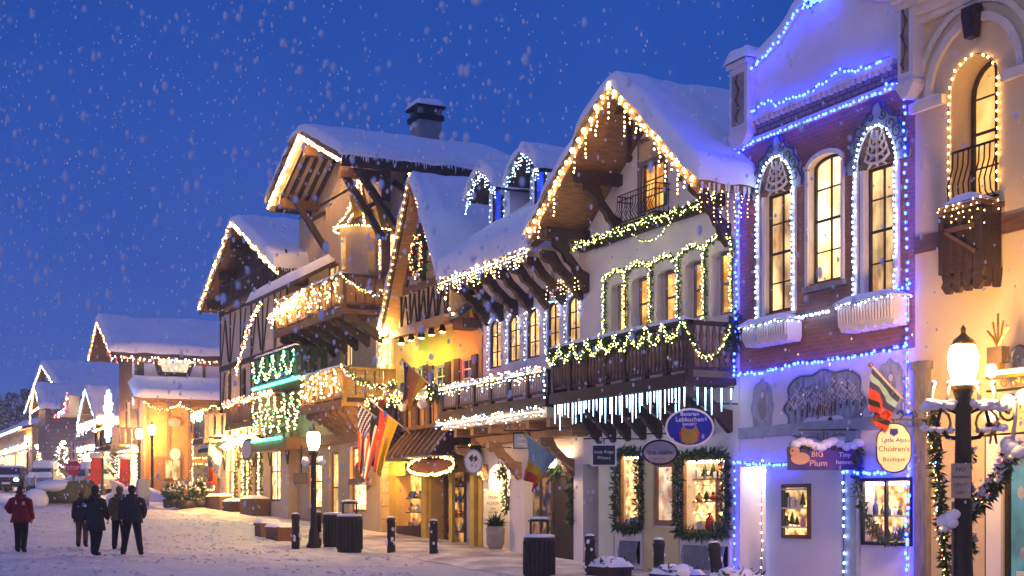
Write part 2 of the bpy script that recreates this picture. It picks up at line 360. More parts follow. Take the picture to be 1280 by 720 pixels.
def snow_sheet(mb, base, Lu, Lv, th, nu, nv, wob=.12, lip=.0):
    """thick rounded snow over any roof surface base(u,v)->(x,y,z)"""
    sd = RND.uniform(0, 99)
    def f(u, v):
        p = base(u, v); e = min(u*Lu, (1-u)*Lu, v*Lv, (1-v)*Lv); k = min(1, e/(th*.5)); h = math.sqrt(max(0, 1-(1-k)**2))
        w = 1 + wob*mnoise.noise((p[0]*.9+sd, p[1]*.9, p[2]*.5)) + wob*.5*mnoise.noise((p[0]*3+sd, p[1]*3, p[2]*2))
        return (p[0], p[1], p[2] + th*h*w + (0 if e > 0 else -.03))
    mb.sheet(f, nu, nv, SNOW)
def rounded_par(u, n):  # denser samples near both ends so the rounded rim resolves
    return .5 - .5*math.cos(math.pi*u)
def gable_roof(par, xl, zl, xp, zp, xr, zr, y0, y1, th, m, snow=.4, soffit=None, name="roof"):
    mb = MB(); t = th
    mb.prism([(xl,zl),(xp,zp),(xr,zr),(xr,zr-t),(xp,zp-t*1.25),(xl,zl-t)], 'y', y0, y1, m)
    ro = mb.build(name, par)
    if snow:
        sb = MB(); LL = math.hypot(xp-xl, zp-zl); LR = math.hypot(xr-xp, zr-zp); Lt = LL+LR
        def base(u, v):
            uu = rounded_par(u, 0); d = uu*Lt; y = y0-.14+(y1-y0+.28)*rounded_par(v, 0)
            if d < LL: k = d/LL; x, z = xl+(xp-xl)*k, zl+(zp-zl)*k
            else: k = (d-LL)/LR; x, z = xp+(xr-xp)*k, zp+(zr-zp)*k
            z -= .22*math.exp(-((d-LL)/.45)**2); y += .10*mnoise.noise((d*1.6, y0, 3.0))*(1 if v < .5 else -1)
            e_ = min(d, Lt-d); k_ = max(0, 1-e_/.35); x += (-1 if d < LL else 1)*.13*k_; z -= .10*k_*k_*(1+.8*mnoise.noise((y*2.2, x, 1.0)))
            return (x, y, z+.01)
        def bs(u, v):
            return base(u, v)
        sd = RND.uniform(0, 99)
        def f(u, v):
            p = base(u, v); e = min(rounded_par(u,0)*Lt, (1-rounded_par(u,0))*Lt, rounded_par(v,0)*(y1-y0), (1-rounded_par(v,0))*(y1-y0))
            k = min(1, e/(snow*.42)); h = math.sqrt(max(0, 1-(1-k)**2))
            w = 1+.30*mnoise.noise((p[0]*.6+sd, p[1]*.55, 0))+.13*mnoise.noise((p[0]*2.6+sd, p[1]*2.6, 0))
            return (p[0], p[1], p[2]+snow*h*w)
        sb.sheet(f, 64, 44, SNOW)
        sb.build("roof_snow", ro)
    return ro
def icicles(par, p, q, lo, hi, sp, name="icicle_row"):
    p, q = Vector(p), Vector(q); n = int((q-p).length/sp); m = MB(); sd = RND.uniform(0, 50)
    for i in range(n):
        a = p.lerp(q, (i+RND.random())/n); L = lo+(hi-lo)*RND.random()**2*(.5+mnoise.noise((i*.11+sd,0,0))+.3); L = max(.04, L); m.tube([a+Vector((0,0,.06)), a-Vector((0,0,L*.5)), a-Vector((0,0,L))], [.032,.018,.004], ICE, 5)
    return m.build(name, par)
def resample(pts, sp):
    pts = [Vector(p) for p in pts]; out = []; acc = 0; out.append(pts[0].copy())
    for a, b in zip(pts, pts[1:]):
        L = (b-a).length
        if L < 1e-6: continue
        d = sp-acc
        while d <= L: out.append(a+(b-a)*(d/L)); d += sp
        acc = (acc+L) % sp
    return out
def sag(p, q, s, n=8):
    p, q = Vector(p), Vector(q)
    return [p.lerp(q, i/n) - Vector((0,0,s*4*(i/n)*(1-i/n))) for i in range(n+1)]
_bulbmesh = {}
def bulb_mesh(m, r):
    k = (m.name, r)
    if k not in _bulbmesh:
        b = MB(); b.ball((0,0,0), r, m, 6, 4, (1,1,1.25)); me = bpy.data.meshes.new("bulb"); me.from_pydata(b.v, [], b.f); me.materials.append(m)
        me.polygons.foreach_set("use_smooth", [True]*len(me.polygons)); _bulbmesh[k] = me
    return _bulbmesh[k]
BK = .66      # real bulb size against the sizes given below
def lights(label, pts, mats_, sp=.14, r=.022, jit=.02, drop=None, each=False, group=None, name="light_string", cat="string lights", dsp=.085, cord=True):
    if not isinstance(mats_, (list, tuple)): mats_ = [mats_]
    r *= BK; sp *= 1.08; pts = [Vector(p) for p in pts]; c = MB(); dr = r*(.42 if r > .03 and drop else .8)
    if cord: c.tube(resample(pts, .25) + [pts[-1]], .007, CORD, 4)
    bl = []
    for p in resample(pts, sp):
        if RND.random() < .03: continue
        q = p + Vector((RND.uniform(-jit,jit), RND.uniform(-jit,jit), RND.uniform(-jit,jit)-r)); bl.append((q, r*RND.uniform(.7,1.2)))
    if drop:
        for p in resample(pts, drop[2]):
            L = RND.uniform(drop[0], drop[1]); c.tube([p, p-Vector((0,0,L))], .004, CORD, 3)
            k = dsp
            while k < L: bl.append((p + Vector((RND.uniform(-.02,.02), RND.uniform(-.02,.02), -k)), dr*RND.uniform(.75,1.2))); k += dsp*RND.uniform(.75,1.4)
    root = c.build(name); tag(root, label, cat, group); org = root.location
    if each and len(bl) <= 100:
        for q, rq in bl:
            m = RND.choice(mats_); o = bpy.data.objects.new("bulb", bulb_mesh(m, r)); COL.objects.link(o); o.parent = root; o.location = q-org
    else:
        b = MB()
        for q, rq in bl: b.octa(q, rq, RND.choice(mats_), 1.3)
        o = b.build("bulbs", root); o["kind"] = "stuff"
    return root
def garland(label, pts, mats_, r=.08, dens=90, L=.11, sp=.1, br=.02, name="garland", cat="garland", group=None, extra=None, snowy=False, two=True):
    pts = [Vector(p) for p in pts]; g = MB(); rs = resample(pts, 1/dens)
    g.tube(resample(pts, .15)+[pts[-1]], .018, FIR, 5)
    for i, p in enumerate(rs):
        for k in range(2):
            d = Vector((RND.gauss(0,1), RND.gauss(0,1), RND.gauss(0,1)-.25)).normalized()
            g.leaf(p + d*r*.2, d, L*RND.uniform(.6,1.3), L*.28, FIR if RND.random() < .7 else FIR2)
            if snowy and RND.random() < .35: g.leaf(p + Vector((0,0,r*.6)), Vector((RND.gauss(0,1),RND.gauss(0,1),.3)), L*.9, L*.6, SNOW)
    root = g.build(name); tag(root, label, cat, group)
    if mats_:
        if not isinstance(mats_, (list, tuple)): mats_ = [mats_]
        b = MB()
        for p in resample(pts, sp):
            for k in range(2 if two else 1):
                d = Vector((RND.gauss(0,1)*.6, -1.2, RND.gauss(0,1)*.6)).normalized(); b.octa(p + d*(r*1.0) + Vector((RND.uniform(-.5,.5)*r, 0, RND.uniform(-.5,.5)*r)), br*.52*RND.uniform(.75,1.2), RND.choice(mats_), 1.3)
        o = b.build("bulbs", root); o["kind"] = "stuff"
    return root
def text(par, s, c, h, m, rz=0, ext=.004, align='CENTER', shear=0, name="lettering", maxw=None):
    cu = bpy.data.curves.new(name, 'FONT'); cu.body = s; cu.size = h; cu.align_x = align; cu.align_y = 'CENTER'; cu.extrude = ext; cu.shear = shear; cu.resolution_u = 3
    cu.materials.append(m); o = bpy.data.objects.new(name, cu); COL.objects.link(o)
    org = Vector((0,0,0)); p = par
    while p is not None: org += p.location; p = p.parent
    o.location = Vector(c)-org; o.rotation_euler = (R(90), 0, rz); o.parent = par
    if maxw:
        bpy.context.view_layer.update()
        if o.dimensions.x > maxw: cu.size = h*maxw/o.dimensions.x
    bpy.context.view_layer.update()
    me = bpy.data.meshes.new_from_object(o.evaluated_get(bpy.context.evaluated_depsgraph_get())); q = bpy.data.objects.new(name, me); COL.objects.link(q)
    q.location = o.location; q.rotation_euler = o.rotation_euler; q.parent = par; bpy.data.objects.remove(o)
    if not me.materials: me.materials.append(m)
    return q
def ellipse(cx, cz, rx, rz, n=28): return [(cx+rx*math.cos(2*math.pi*i/n), cz+rz*math.sin(2*math.pi*i/n)) for i in range(n)]
def ring(mb, cx, cz, rx, rz, y, r, m, n=24): mb.tube([(cx+rx*math.cos(2*math.pi*i/n), y, cz+rz*math.sin(2*math.pi*i/n)) for i in range(n)], r, m, 5, closed=True)
def scroll(mb, c, r, y, m, turns=1.6, a0=0, sgn=1, th=.012, n=22):
    pts = []
    for i in range(n+1):
        k = i/n; t = a0 + sgn*turns*2*math.pi*k; rr = r*(1-.8*k); pts.append((c[0]+rr*math.cos(t), y, c[1]+rr*math.sin(t)))
    mb.tube(pts, th, m, 5)
def bracket(mb, x, yw, yo, zt, zb, w, m):
    """shaped timber bracket standing off the wall at yw out to yo (yo < yw)"""
    def at(k, o): return (yo+(yw-yo)*k, zt+(zb-zt)*k+o)
    poly = [(yo, zt), (yo+.34, zt), at(.5,.20), at(.8,.22), (yw, zb+.36), (yw, zb-.06), (yw-.05, zb-.10), (yw-.14, zb+.0), (yw-.2, zb+.04), at(.7,-.06), at(.64,-.10), at(.55,-.02), at(.42,-.06), at(.36,-.11), at(.26,-.03), (yo+.12, zt-.26), (yo+.04, zt-.20), (yo, zt-.17)]
    mb.prism(poly, 'x', x-w/2, x+w/2, m)
def balcony(par, x0, x1, yf, yw, z0, z1, m, mb_rail=None, bal=.16, posts=6, floor=.14, ends=True, style='bar', label=None, snow=True, bm=None):
    bm = bm or m
    b = MB(); b.box(x0, x1, yf, yw, z0-floor, z0, m); b.box(x0-.04, x1+.04, yf-.05, yf-.002, z0-floor-.05, z0+.06, m)
    ba = b.build("balcony", par, label)
    r = MB(); h = z1
    for k in range(posts+1): xx = x0+(x1-x0)*k/posts; r.box(xx-.06, xx+.06, yf, yf+.12, z0, h-.02, m)
    r.box(x0-.06, x1+.06, yf-.03, yf+.13, h-.09, h, m); r.box(x0, x1, yf+.03, yf+.09, z0+.14, z0+.2, m)
    n = int((x1-x0)/bal)
    def baluster(x, y):
        if style == 'bar': r.box(x-.022, x+.022, y-.022, y+.022, z0+.2, h-.09, bm)
        elif style == 'vase': r.rev((x,y,z0+.2), [(.025,0),(.055,(h-z0)*.22),(.03,(h-z0)*.42),(.05,(h-z0)*.55),(.022,h-z0-.29)], bm, 7)
        else: r.box(x-bal*.44, x+bal*.44, y-.012, y+.012, z0+.16, h-.07, bm)
    for k in range(n): baluster(x0+(k+.5)*(x1-x0)/n, yf+.06)
    if ends:
        for xe in (x0, x1):
            r.box(xe-.05, xe+.05, yf+.13, yw, h-.088, h-.004, m); r.box(xe-.03, xe+.03, yf+.12, yw, z0+.14, z0+.2, m)
            ne = max(2, int((yw-yf-.12)/bal))
            for k in range(ne):
                yy = yf+.12+(k+.5)*(yw-yf-.12)/ne
                if style == 'bar': r.box(xe-.022, xe+.022, yy-.022, yy+.022, z0+.2, h-.09, bm)
                elif style == 'vase': r.rev((xe,yy,z0+.2), [(.03,0),(.06,(h-z0)*.22),(.03,(h-z0)*.42),(.055,(h-z0)*.55),(.025,h-z0-.29)], bm, 7)
                else: r.box(xe-.012, xe+.012, yy-bal*.44, yy+bal*.44, z0+.16, h-.07, bm)
    r.build("balustrade", ba)
    if snow:
        s = MB(); snow_strip(s, x0-.08, x1+.08, yf-.05, yf+.15, h, .09); s.build("rail_snow", ba)
    return ba

# ================================================================== the setting
def build_ground():
    g = MB()
    xs = [14-.28*i for i in range(190)]; xs += [xs[-1]-.6*(i+1) for i in range(80)]; xs += [xs[-1]-14*(i+1) for i in range(16)] 
    ys = [-190,-120,-70,-45,-30] + [-20+.28*i for i in range(133)] + [20,24,30,45,70,120,190]
    vs = []; 
    for x in xs:
        for y in ys:
            z = ground(x, y)
            if -75 < x < 14 and -21 < y < 17.5:
                k = 1 if y < 13 else max(.15, 1-(y-13)/2.5)
                z += k*(.05*mnoise.noise((x*.55, y*.9, 0)) + .022*mnoise.noise((x*2.1, y*2.4, 3)) + .012*mnoise.noise((x*5, y*5, 7)))
            vs.append((x, y, z))
    n = len(ys)
    g.add(vs, [(i*n+j, i*n+j+1, (i+1)*n+j+1, (i+1)*n+j) for i in range(len(xs)-1) for j in range(n-1)], SNOWG, True)
    tag(g.build("snowy_street"), kind="structure")
    p = MB()
    PAVE = mat("slushy pavement", (.72,.70,.70), .7, .45, 1.1, .5, col2=(.30,.25,.22), det=8)
    m = [(x, x-.5) for x in [-15-.5*i for i in range(102)]]
    def f2(u, v):
        x = -14-52*u; e = 13.9+.45*mnoise.noise((x*.5,0,2))+.2*mnoise.noise((x*1.7,0,4)); y = e+(FY+.3-e)*v
        return (x, y, ground(x)+.11*min(1, v*5)+.003)
    p.sheet(f2, 160, 8, PAVE)
    tag(p.build("pavement"), kind="structure")
    h = MB()
    HILL = mat("snowy hillside", (.16,.18,.22), .95, .5, .05, 0, col2=(.06,.08,.10))
    def f3(u, v):
        a = -160+320*u; d = 230+70*v; x = -d; y = a*1.15
        return (x, y, ground(x)-1 + 26*math.sin(math.pi*v*.5)*(.7+.3*mnoise.noise((a*.02+5, v*1.3, 0))))
    h.sheet(f3, 60, 16, HILL); tag(h.build("hills"), kind="structure")
build_ground()

def goods(label, group, x0, x1, shelves, y, n, seed):
    rr = random.Random(seed); cs = (CREAMT, mat("red glaze", (.45,.04,.03), .4, .2, 4, 0), FIR2, mat("blue toy paint", (.05,.10,.35), .5, .2, 4, 0), GOLD, OWOOD, WHITE, mat("pink toy paint", (.55,.22,.26), .5, .2, 4, 0))
    for z in shelves:
        for i in range(n):
            g = MB(); x = x0+(x1-x0)*(i+.5+rr.uniform(-.2,.2))/n; c = rr.choice(cs); h = rr.uniform(.14,.3); k = rr.randrange(5); w = min(.11, (x1-x0)/n*.42)
            if k == 0: g.box(x-w, x+w, y-.05, y+.05, z, z+h*.8, c); g.box(x-w*.2, x+w*.2, y-.054, y+.054, z, z+h*.81, rr.choice(cs))
            elif k == 1: g.rev((x,y,z), [(w*.6,0),(w*.8,h*.2),(w*.7,h*.55),(w*.25,h*.75),(w*.3,h)], c, 9)
            elif k == 2: g.rev((x,y,z), [(w*.7,0),(w*.6,h*.5),(w*.3,h*.6)], c, 9); g.ball((x,y,z+h*.78), w*.45, rr.choice(cs), 8, 6)
            elif k == 3: g.rev((x,y,z), [(w*.15,0),(w*.15,h*.15),(w*.9,h*.2),(w*.45,h*.6),(w*.55,h*.6),(.005,h*1.2)], FIR2, 8)
            else: g.ball((x,y,z+h*.35), h*.35, c, 9, 7); g.ball((x,y,z+h*.8), h*.22, c, 8, 6); [g.ball((x+q*h*.17,y,z+h*.98), h*.08, c, 6, 5) for q in (-1,1)]
            solo(g, "gift", label, "gift", group)

# ================================================================== cream stucco building at the right edge
def cream_building():
    xl = X(1144); xr = xl+11; zt = 10.35
    root = thing("stucco_building", "cream stucco building with arched niche window at the right edge", "building", (xl+4, FY+3, 0))
    nx0, nx1 = X(1189), X(1249); ar = (nx1-nx0)/2; nzb = Z(1218, 246); nzt = Z(1218, 68)
    wx0, wx1 = X(1254), X(1254)+2.1; wzb, wzt = .35, Z(1262, 566)
    mb = MB(); wall(mb, xl, xr, -.3, zt, FY, [(nx0, nx1, nzb, nzt, ar, .5), (wx0, wx1, wzb, wzt, 0, .12)], .5, CREAM)
    shell(mb, xl, xr, -.3, zt, FY, 9, CREAM); mb.build("wall", root)
    window(root, nx0, nx1, nzb, nzt, FY+.5, DWOOD, pane("warm stair window", (.8,.32,.05), (1,.6,.2), .8, 2), 2, 4, .07, ar)
    t = MB()   # mouldings
    t.box(xl-.05, nx0-.12, FY-.1, FY-.002, nzt-ar-.10, nzt-ar+.06, CREAMT); t.box(nx1+.12, xr, FY-.1, FY-.002, nzt-ar-.10, nzt-ar+.06, CREAMT)
    xc = (nx0+nx1)/2; zs = nzt-ar
    for rr, w, d in ((ar+.42, .14, .07), (ar+.72, .1, .05)):
        for k in range(16):
            a0, a1 = math.pi*k/16, math.pi*(k+1)/16
            t.prism([(xc-rr*math.cos(a0), zs+.08+rr*math.sin(a0)), (xc-rr*math.cos(a1), zs+.08+rr*math.sin(a1)), (xc-(rr+w)*math.cos(a1), zs+.08+(rr+w)*math.sin(a1)), (xc-(rr+w)*math.cos(a0), zs+.08+(rr+w)*math.sin(a0))], 'y', FY-d, FY-.001, CREAMT)
    zc = Z(1150, 32)
    for i, (h, d) in enumerate(((.12,.1),(.14,.2),(.12,.32),(.2,.42))):
        z0 = zc+sum((.12,.14,.12,.2)[:i]); t.box(xl-.02-d*.4, xr, FY-d, FY-.001+i*.0005, z0, z0+h, CREAMT)
    t.build("moulding", root)
    s = MB(); snow_strip(s, xl-.2, xr, FY-.45, FY+.2, zc+.58, .16); snow_strip(s, xl-.05, nx0-.12, FY-.1, FY, nzt-ar+.06, .05); s.build("ledge_snow", root)
    k = MB(); kx = X(1213, -.15); kz = Z(1213, 47, -.15)
    k.prism([(kx-.09,kz),(kx+.09,kz),(kx+.16,kz+.36),(kx+.16,kz+.5),(kx-.16,kz+.5),(kx-.16,kz+.36)], 'y', FY-.2, FY-.05, DWOOD); k.ball((kx, FY-.2, kz+.28), .1, DWOOD, 8, 6, (1,.7,1.2)); k.build("keystone", root)
    b = MB(); b.box(xl, xr, FY-.04, FY-.001, Z(1149, 317), Z(1149, 296), MWOOD); b.build("timber_band", root)
    # hanging timber box under the niche
    h = MB(); y0 = FY-.45; hx0, hx1 = X(1178,-.45), X(1227,-.45); hz0, hz1 = Z(1200,338,-.45), Z(1200,262,-.45)
    h.box(hx0, hx1, y0, FY-.05, hz0, hz1, DWOOD)
    for i in range(5): xx = hx0+(hx1-hx0)*i/4; h.box(xx-.05, xx+.05, y0-.04, y0-.001, hz0-.02, hz1-.05, DWOOD)
    h.box(hx0-.04, hx1+.04, y0-.05, FY-.001, hz1, hz1+.08, MWOOD); h.bar((hx0+.1,y0-.05,hz0+.65),(hx1-.1,y0-.05,hz0+.25),.03,.06,MWOOD); h.box(hx0+.1,hx1-.1,y0-.06,y0-.041,hz0+.62,hz0+.7,MWOOD)
    for i in range(4):
        xx = hx0+(hx1-hx0)*(i+.5)/4; h.prism([(xx-.14,hz0),(xx+.14,hz0),(xx+.1,hz0-.14),(xx+.14,hz0-.22),(xx+.04,hz0-.34),(xx-.04,hz0-.34),(xx-.14,hz0-.22),(xx-.1,hz0-.14)], 'y', y0, y0+.08, DWOOD)
    for i in range(2):
        yy = y0+.15+.2*i; h.prism([(yy-.09,hz0),(yy+.09,hz0),(yy+.05,hz0-.3),(yy-.05,hz0-.3)], 'x', hx1-.08, hx1, DWOOD)
    fb = h.build("flower_box", root); s = MB(); snow_strip(s, hx0-.05, hx1+.05, y0-.06, FY-.03, hz1+.08, .17); s.build("snow_cap", fb)
    r = MB(); rz0, rz1 = hz1+.2, Z(1230,180); 
    for i in range(9):
        xx = nx0+.06+(nx1-nx0-.12)*i/8; r.tube([(xx,FY-.02,rz1),(xx,FY-.03,rz1-.25),(xx,FY-.14,rz0+.3),(xx,FY-.12,rz0+.1),(xx,FY-.03,rz0)], .014, IRON, 5)
    r.bar((nx0,FY-.02,rz1),(nx1,FY-.02,rz1),.04,.03,IRON); r.bar((nx0,FY-.03,rz0),(nx1,FY-.03,rz0),.04,.03,IRON); r.build("railing", root)
    # shop window and timber pilaster
    w = MB(); w.box(wx0-.32, wx0-.002, FY-.05, FY-.001, .2, wzt+.28, WHITE); w.box(wx0-.002, wx1+.3, FY-.05, FY-.001, wzt+.002, wzt+.28, WHITE)
    w.box(wx0-.34, wx0-.32, FY-.055, FY-.001, .2, wzt+.3, IRON); w.box(wx0-.34, wx1+.3, FY-.055, FY-.001, wzt+.28, wzt+.31, IRON); w.build("window_surround", root)
    wn = window(root, wx0, wx1, wzb, wzt, FY+.1, POST, P_TEAL, 1, 1, .09)
    st = MB()
    for (ox, oz, c) in ((.35,.55,GREYP),(.55,1.0,OWOOD),(.3,1.5,GREYP),(.62,1.72,STONE),(.25,2.0,GREYP)):
        st.prism(ellipse(wx0+ox, wzb+oz, .07+.03*ox, .09+.05*ox, 10), 'y', FY+.072, FY+.078, c)
    st.box(wx0+.2, wx0+.6, FY+.072, FY+.078, wzb+.2, wzb+.28, WHITE); st.each("sticker", wn)
    p = MB(); px0, px1 = X(1149), X(1164); p.box(px0, px1, FY-.12, FY-.001, .0, Z(1156,462), GWOOD); p.box(px0-.03, px1+.05, FY-.15, FY-.001, Z(1156,462), Z(1156,452), GWOOD); p.build("pilaster", root)
    lights("warm bulb string tracing the arched niche window of the cream building", [(nx0,FY-.05,nzb+.15),(nx0,FY-.05,zs)] + [(xc-ar*math.cos(math.pi*i/14),FY-.05,zs+ar*math.sin(math.pi*i/14)) for i in range(1,14)] + [(nx1,FY-.05,zs),(nx1,FY-.05,nzb+.1)], WARM, .125, .028, .01, each=True)
    lights("warm icicle lights hanging over the dark timber box on the cream building", [(hx0,y0-.08,hz1+.1),(hx1,y0-.08,hz1+.1),(hx1+.05,FY-.1,hz1+.1)], WARM, .14, .02, .02, drop=(.12,.5,.14))
    # ornate iron sign bracket with snow
    ix, iy, iz = WX(1252, 470, X(1230,-.6)); ix = X(1226,-.9); iz = Z(1226,472,-.9)
    g = MB(); yb = FY-.75
    g.box(ix, ix+1.5, yb-.05, yb+.05, iz-.03, iz+.02, GOLD); g.box(ix, ix+1.5, yb-.045, yb+.045, iz-.22, iz-.19, IRON)
    g.box(ix+1.2, ix+1.26, yb+.05, FY-.001, iz-.1, iz-.02, IRON)
    for i in range(6): scroll(g, (ix+.14+i*.22, iz-.105), .085, yb-.03, GOLD, 1.3, i, 1 if i % 2 else -1, .012)
    g.box(ix+.05, ix+.35, yb-.08, yb+.08, iz+.2, iz+.45, DWOOD); g.box(ix+.12, ix+.28, yb-.05, yb+.05, iz+.02, iz+.2, GOLD)
    for i in range(5): g.tube([(ix+.2,yb,iz+.45),(ix+.2+(i-2)*.05,yb,iz+.6),(ix+.2+(i-2)*.11,yb,iz+.72+.12*(2-abs(i-2)))], .018, GOLD, 5)
    scroll(g, (ix+.65, iz+.28), .26, yb, IRON, 1.7, 1.2, -1, .022); scroll(g, (ix+.42, iz-.5), .25, yb, IRON, 1.8, 0, 1, .022); scroll(g, (ix+.8, iz-.42), .22, yb, GOLD, 1.6, 2, -1, .022)
    sb = solo(g, "sign_bracket", "gilded iron scrollwork sign bracket with snow on the cream wall", "sign bracket")
    s = MB(); snow_strip(s, ix-.03, ix+1.5, yb-.08, yb+.08, iz+.02, .08)
    for c, q in (((ix+.12,yb,iz+.1),.13),((ix+.42,yb,iz-.4),.13),((ix+.75,yb,iz-.35),.15),((ix+.1,yb-.02,iz-.6),.12)): s.ball(c, q, SNOW, 9, 7, jit=.06)
    s.build("snow_cap", sb)
cream_building()

# ================================================================== brick building with blue lights
BX0, BX1 = X(925), X(1144)-.01
def ogee_plate(mb, xc, zb, w, h, y, aw, az):
    """lobed onion-shaped plate around an arch of half width aw springing at zb, crown az"""
    out = [(-1,0),(-1.03,.12),(-.86,.30),(-.93,.42),(-.72,.58),(-.70,.68),(-.42,.76),(-.30,.88),(-.17,.90),(-.12,1.0),(0,1.04)]
    L = [(xc+p[0]*w/2, zb+p[1]*h) for p in out]; Rr = [(2*xc-p[0], p[1]) for p in reversed(L[:-1])]
    outer = L+Rr; N = len(outer)-1
    inner = [(xc-aw*math.cos(math.pi*i/N), zb+az*math.sin(math.pi*i/N)) for i in range(N+1)]
    for i in range(N):
        mb.prism([outer[i], outer[i+1], inner[i+1], inner[i]], 'y', y-.06, y-.002, GREYP)
    mb.tube([(p[0], y-.07, p[1]) for p in outer], .022, NAVY, 5); mb.tube([(p[0], y-.07, p[1]) for p in inner], .016, WHITE, 5)
    for sgn in (-1, 1):
        for (a, b, r, t) in ((.72,.22,.13,0),(.66,.46,.11,1.5),(.45,.62,.10,2.5),(.2,.8,.08,3.5)):
            scroll(mb, (xc+sgn*a*w/2, zb+b*h), r*w/1.3, y-.068, NAVY, 1.3, t, sgn, .012, 14)
    return outer, inner
def fret(mb, xc, zb, aw, az, y):
    mb.prism([(xc-aw*math.cos(math.pi*i/12), zb+az*math.sin(math.pi*i/12)) for i in range(13)], 'y', y+.1, y+.13, MWOOD)
    mb.tube([(xc,y+.09,zb),(xc,y+.085,zb+az*.9)], .03, CREAMT, 5)
    for sgn in (-1,1):
        for i in range(4):
            zz = zb+az*(.08+.2*i); k = aw*(.8-.15*i)
            mb.tube([(xc,y+.085,zz),(xc+sgn*k*.45,y+.085,zz+.02),(xc+sgn*k*.8,y+.085,zz+.1),(xc+sgn*k*.7,y+.085,zz+.2)], [.025,.035,.03,.015], CREAMT, 5)
            mb.tube([(xc+sgn*k*.4,y+.085,zz),(xc+sgn*k*.62,y+.085,zz-.06)], [.03,.015], CREAMT, 5)
def brick_building():
    root = thing("brick_building", "red brick building with scrolled gable outlined in blue lights", "building", ((BX0+BX1)/2, FY+3, 0))
    zbr = Z(1030, 451); zct = Z(1030,139); zpar = Z(1030, 90)
    # windows
    def hole(pl, pr, pt, pb, ar=0, d=.16): pc = (pl+pr)/2; return [X(pl), X(pr), Z(pc,pb), Z(pc,pt), ar, d]
    h1 = hole(958, 991, 240, 389); h3 = hole(1082, 1119, 206, 367); h2 = hole(1012, 1053, 193, 351, .18, .2)
    mb = MB(); wall(mb, BX0, BX1, zbr, zct, FY, [h1,h2,h3], .16, BRICK, CREAMT); shell(mb, BX0, BX1, zbr, zct, FY, 9, BRICK); mb.build("brick_wall", root)
    pl = P_AMB2
    for i, h in enumerate((h1,h3)):
        dimtop = pane("half lit sash pane", (.35,.16,.05), (1,.66,.28), .9, 2.2, (1.5,1,.8))
        window(root, h[0], h[1], h[2], h[3], FY+.14, DWOOD, dimtop, 2, 4, .05)
    window(root, h2[0], h2[1], h2[2], h2[3], FY+.18, DWOOD, pane("bright room pane", (1,.55,.16), (1,.86,.55), 1.35, 1.6), 2, 4, .045, .18)
    t = MB()
    for h in (h1,h3):   # white pilasters
        for (a, b) in ((h[0]-.30, h[0]-.17), (h[0]-.09, h[0]-.002), (h[1]+.002, h[1]+.13)):
            t.box(a, b, FY-.05, FY-.001, h[2]-.05, h[3]-.02, WHITE2)
        t.box(h[0]-.1, h[1]+.1, FY-.08, FY-.001, h[2]-.10, h[2]-.051, WHITE2)
    t.box(h2[0]-.09, h2[0]-.002, FY-.05, FY-.001, h2[2]-.05, h2[3]-.2, WHITE); t.box(h2[1]+.002, h2[1]+.07, FY-.05, FY-.001, h2[2]-.05, h2[3]-.2, WHITE)
    xc = (h2[0]+h2[1])/2; a = (h2[1]-h2[0])/2
    for k in range(10):
        a0, a1 = math.pi*k/10, math.pi*(k+1)/10
        P = lambda q, e: (xc-(a+e)*math.cos(q), h2[3]-.18+(.18+e)*math.sin(q))
        t.prism([P(a0,.0),P(a1,.0),P(a1,.09),P(a0,.09)], 'y', FY-.05, FY-.001, WHITE)
    t.box(h2[0]-.12, h2[1]+.12, FY-.1, FY-.001, h2[2]-.14, h2[2]-.051, STONE); t.build("window_trim", root)
    arcs = []
    for (h, pl_, pr_, ptop) in ((h1,941,1003,170),(h3,1059,1135,128)):
        o = MB(); xc = (h[0]+h[1])/2-.02; zb = h[3]-.02; w = (X(pr_)-X(pl_)); hh = Z((pl_+pr_)/2, ptop)-zb; aw = (h[1]-h[0])/2+.12; az = hh*.62
        outer, inner = ogee_plate(o, xc, zb, w, hh*.96, FY, aw, az); fret(o, xc, zb, aw-.02, az-.02, FY-.14); o.build("window_crest", root); arcs.append((xc, zb, aw, az, h))
    # planter sills
    for (pl_, pr_, pt, pb) in ((929,984,405,424),(1048,1117,377,404)):
        p = MB(); x0, x1 = X(pl_,-.4), X(pr_,-.4); pc = (pl_+pr_)/2; z0, z1 = Z(pc,pb,-.4), Z(pc,pt,-.4)
        p.box(x0, x1, FY-.4, FY-.06, z0, z1, WHITE2); n = int((x1-x0)/.075)
        for i in range(n): xx = x0+(i+.5)*(x1-x0)/n; p.tube([(xx,FY-.41,z0+.02),(xx,FY-.425,z1-.1),(xx,FY-.41,z1-.02)], .026, WHITE2, 6)
        p.box(x0-.05, x1+.05, FY-.46, FY-.06, z1, z1+.05, WHITE2)
        for i in range(6): xx = x0+(x1-x0)*(i+.5)/6; p.prism([(xx-.12,z0),(xx+.12,z0),(xx+.07,z0-.09),(xx-.07,z0-.09)], 'y', FY-.38, FY-.06, WHITE2)
        pb_ = p.build("window_box", root); s = MB(); snow_strip(s, x0-.07, x1+.07, FY-.48, FY-.06, z1+.05, .1); s.build("snow_cap", pb_)
        lights("cool white light string along the %s snowy window box of the brick building" % ("left" if pl_ < 1000 else "wider right"), [(x0,FY-.5,z1-.02),(x1,FY-.5,z1+.02),(x1+.08,FY-.1,z1)], COOL2, .1, .024, .03)
    # cornice band of tiles and dentils
    c = MB(); zd = Z(1030,118); 
    c.box(BX0, BX1-.4, FY-.05, FY-.001, zct-.02, zd, TILES)
    c.box(BX0-.02, BX1-.4, FY-.12, FY-.001, zct-.12, zct-.021, WHITE2); c.box(BX0, BX1-.4, FY-.14, FY-.001, zd+.001, zd+.08, WHITE2)
    n = int((BX1-BX0)/.16)
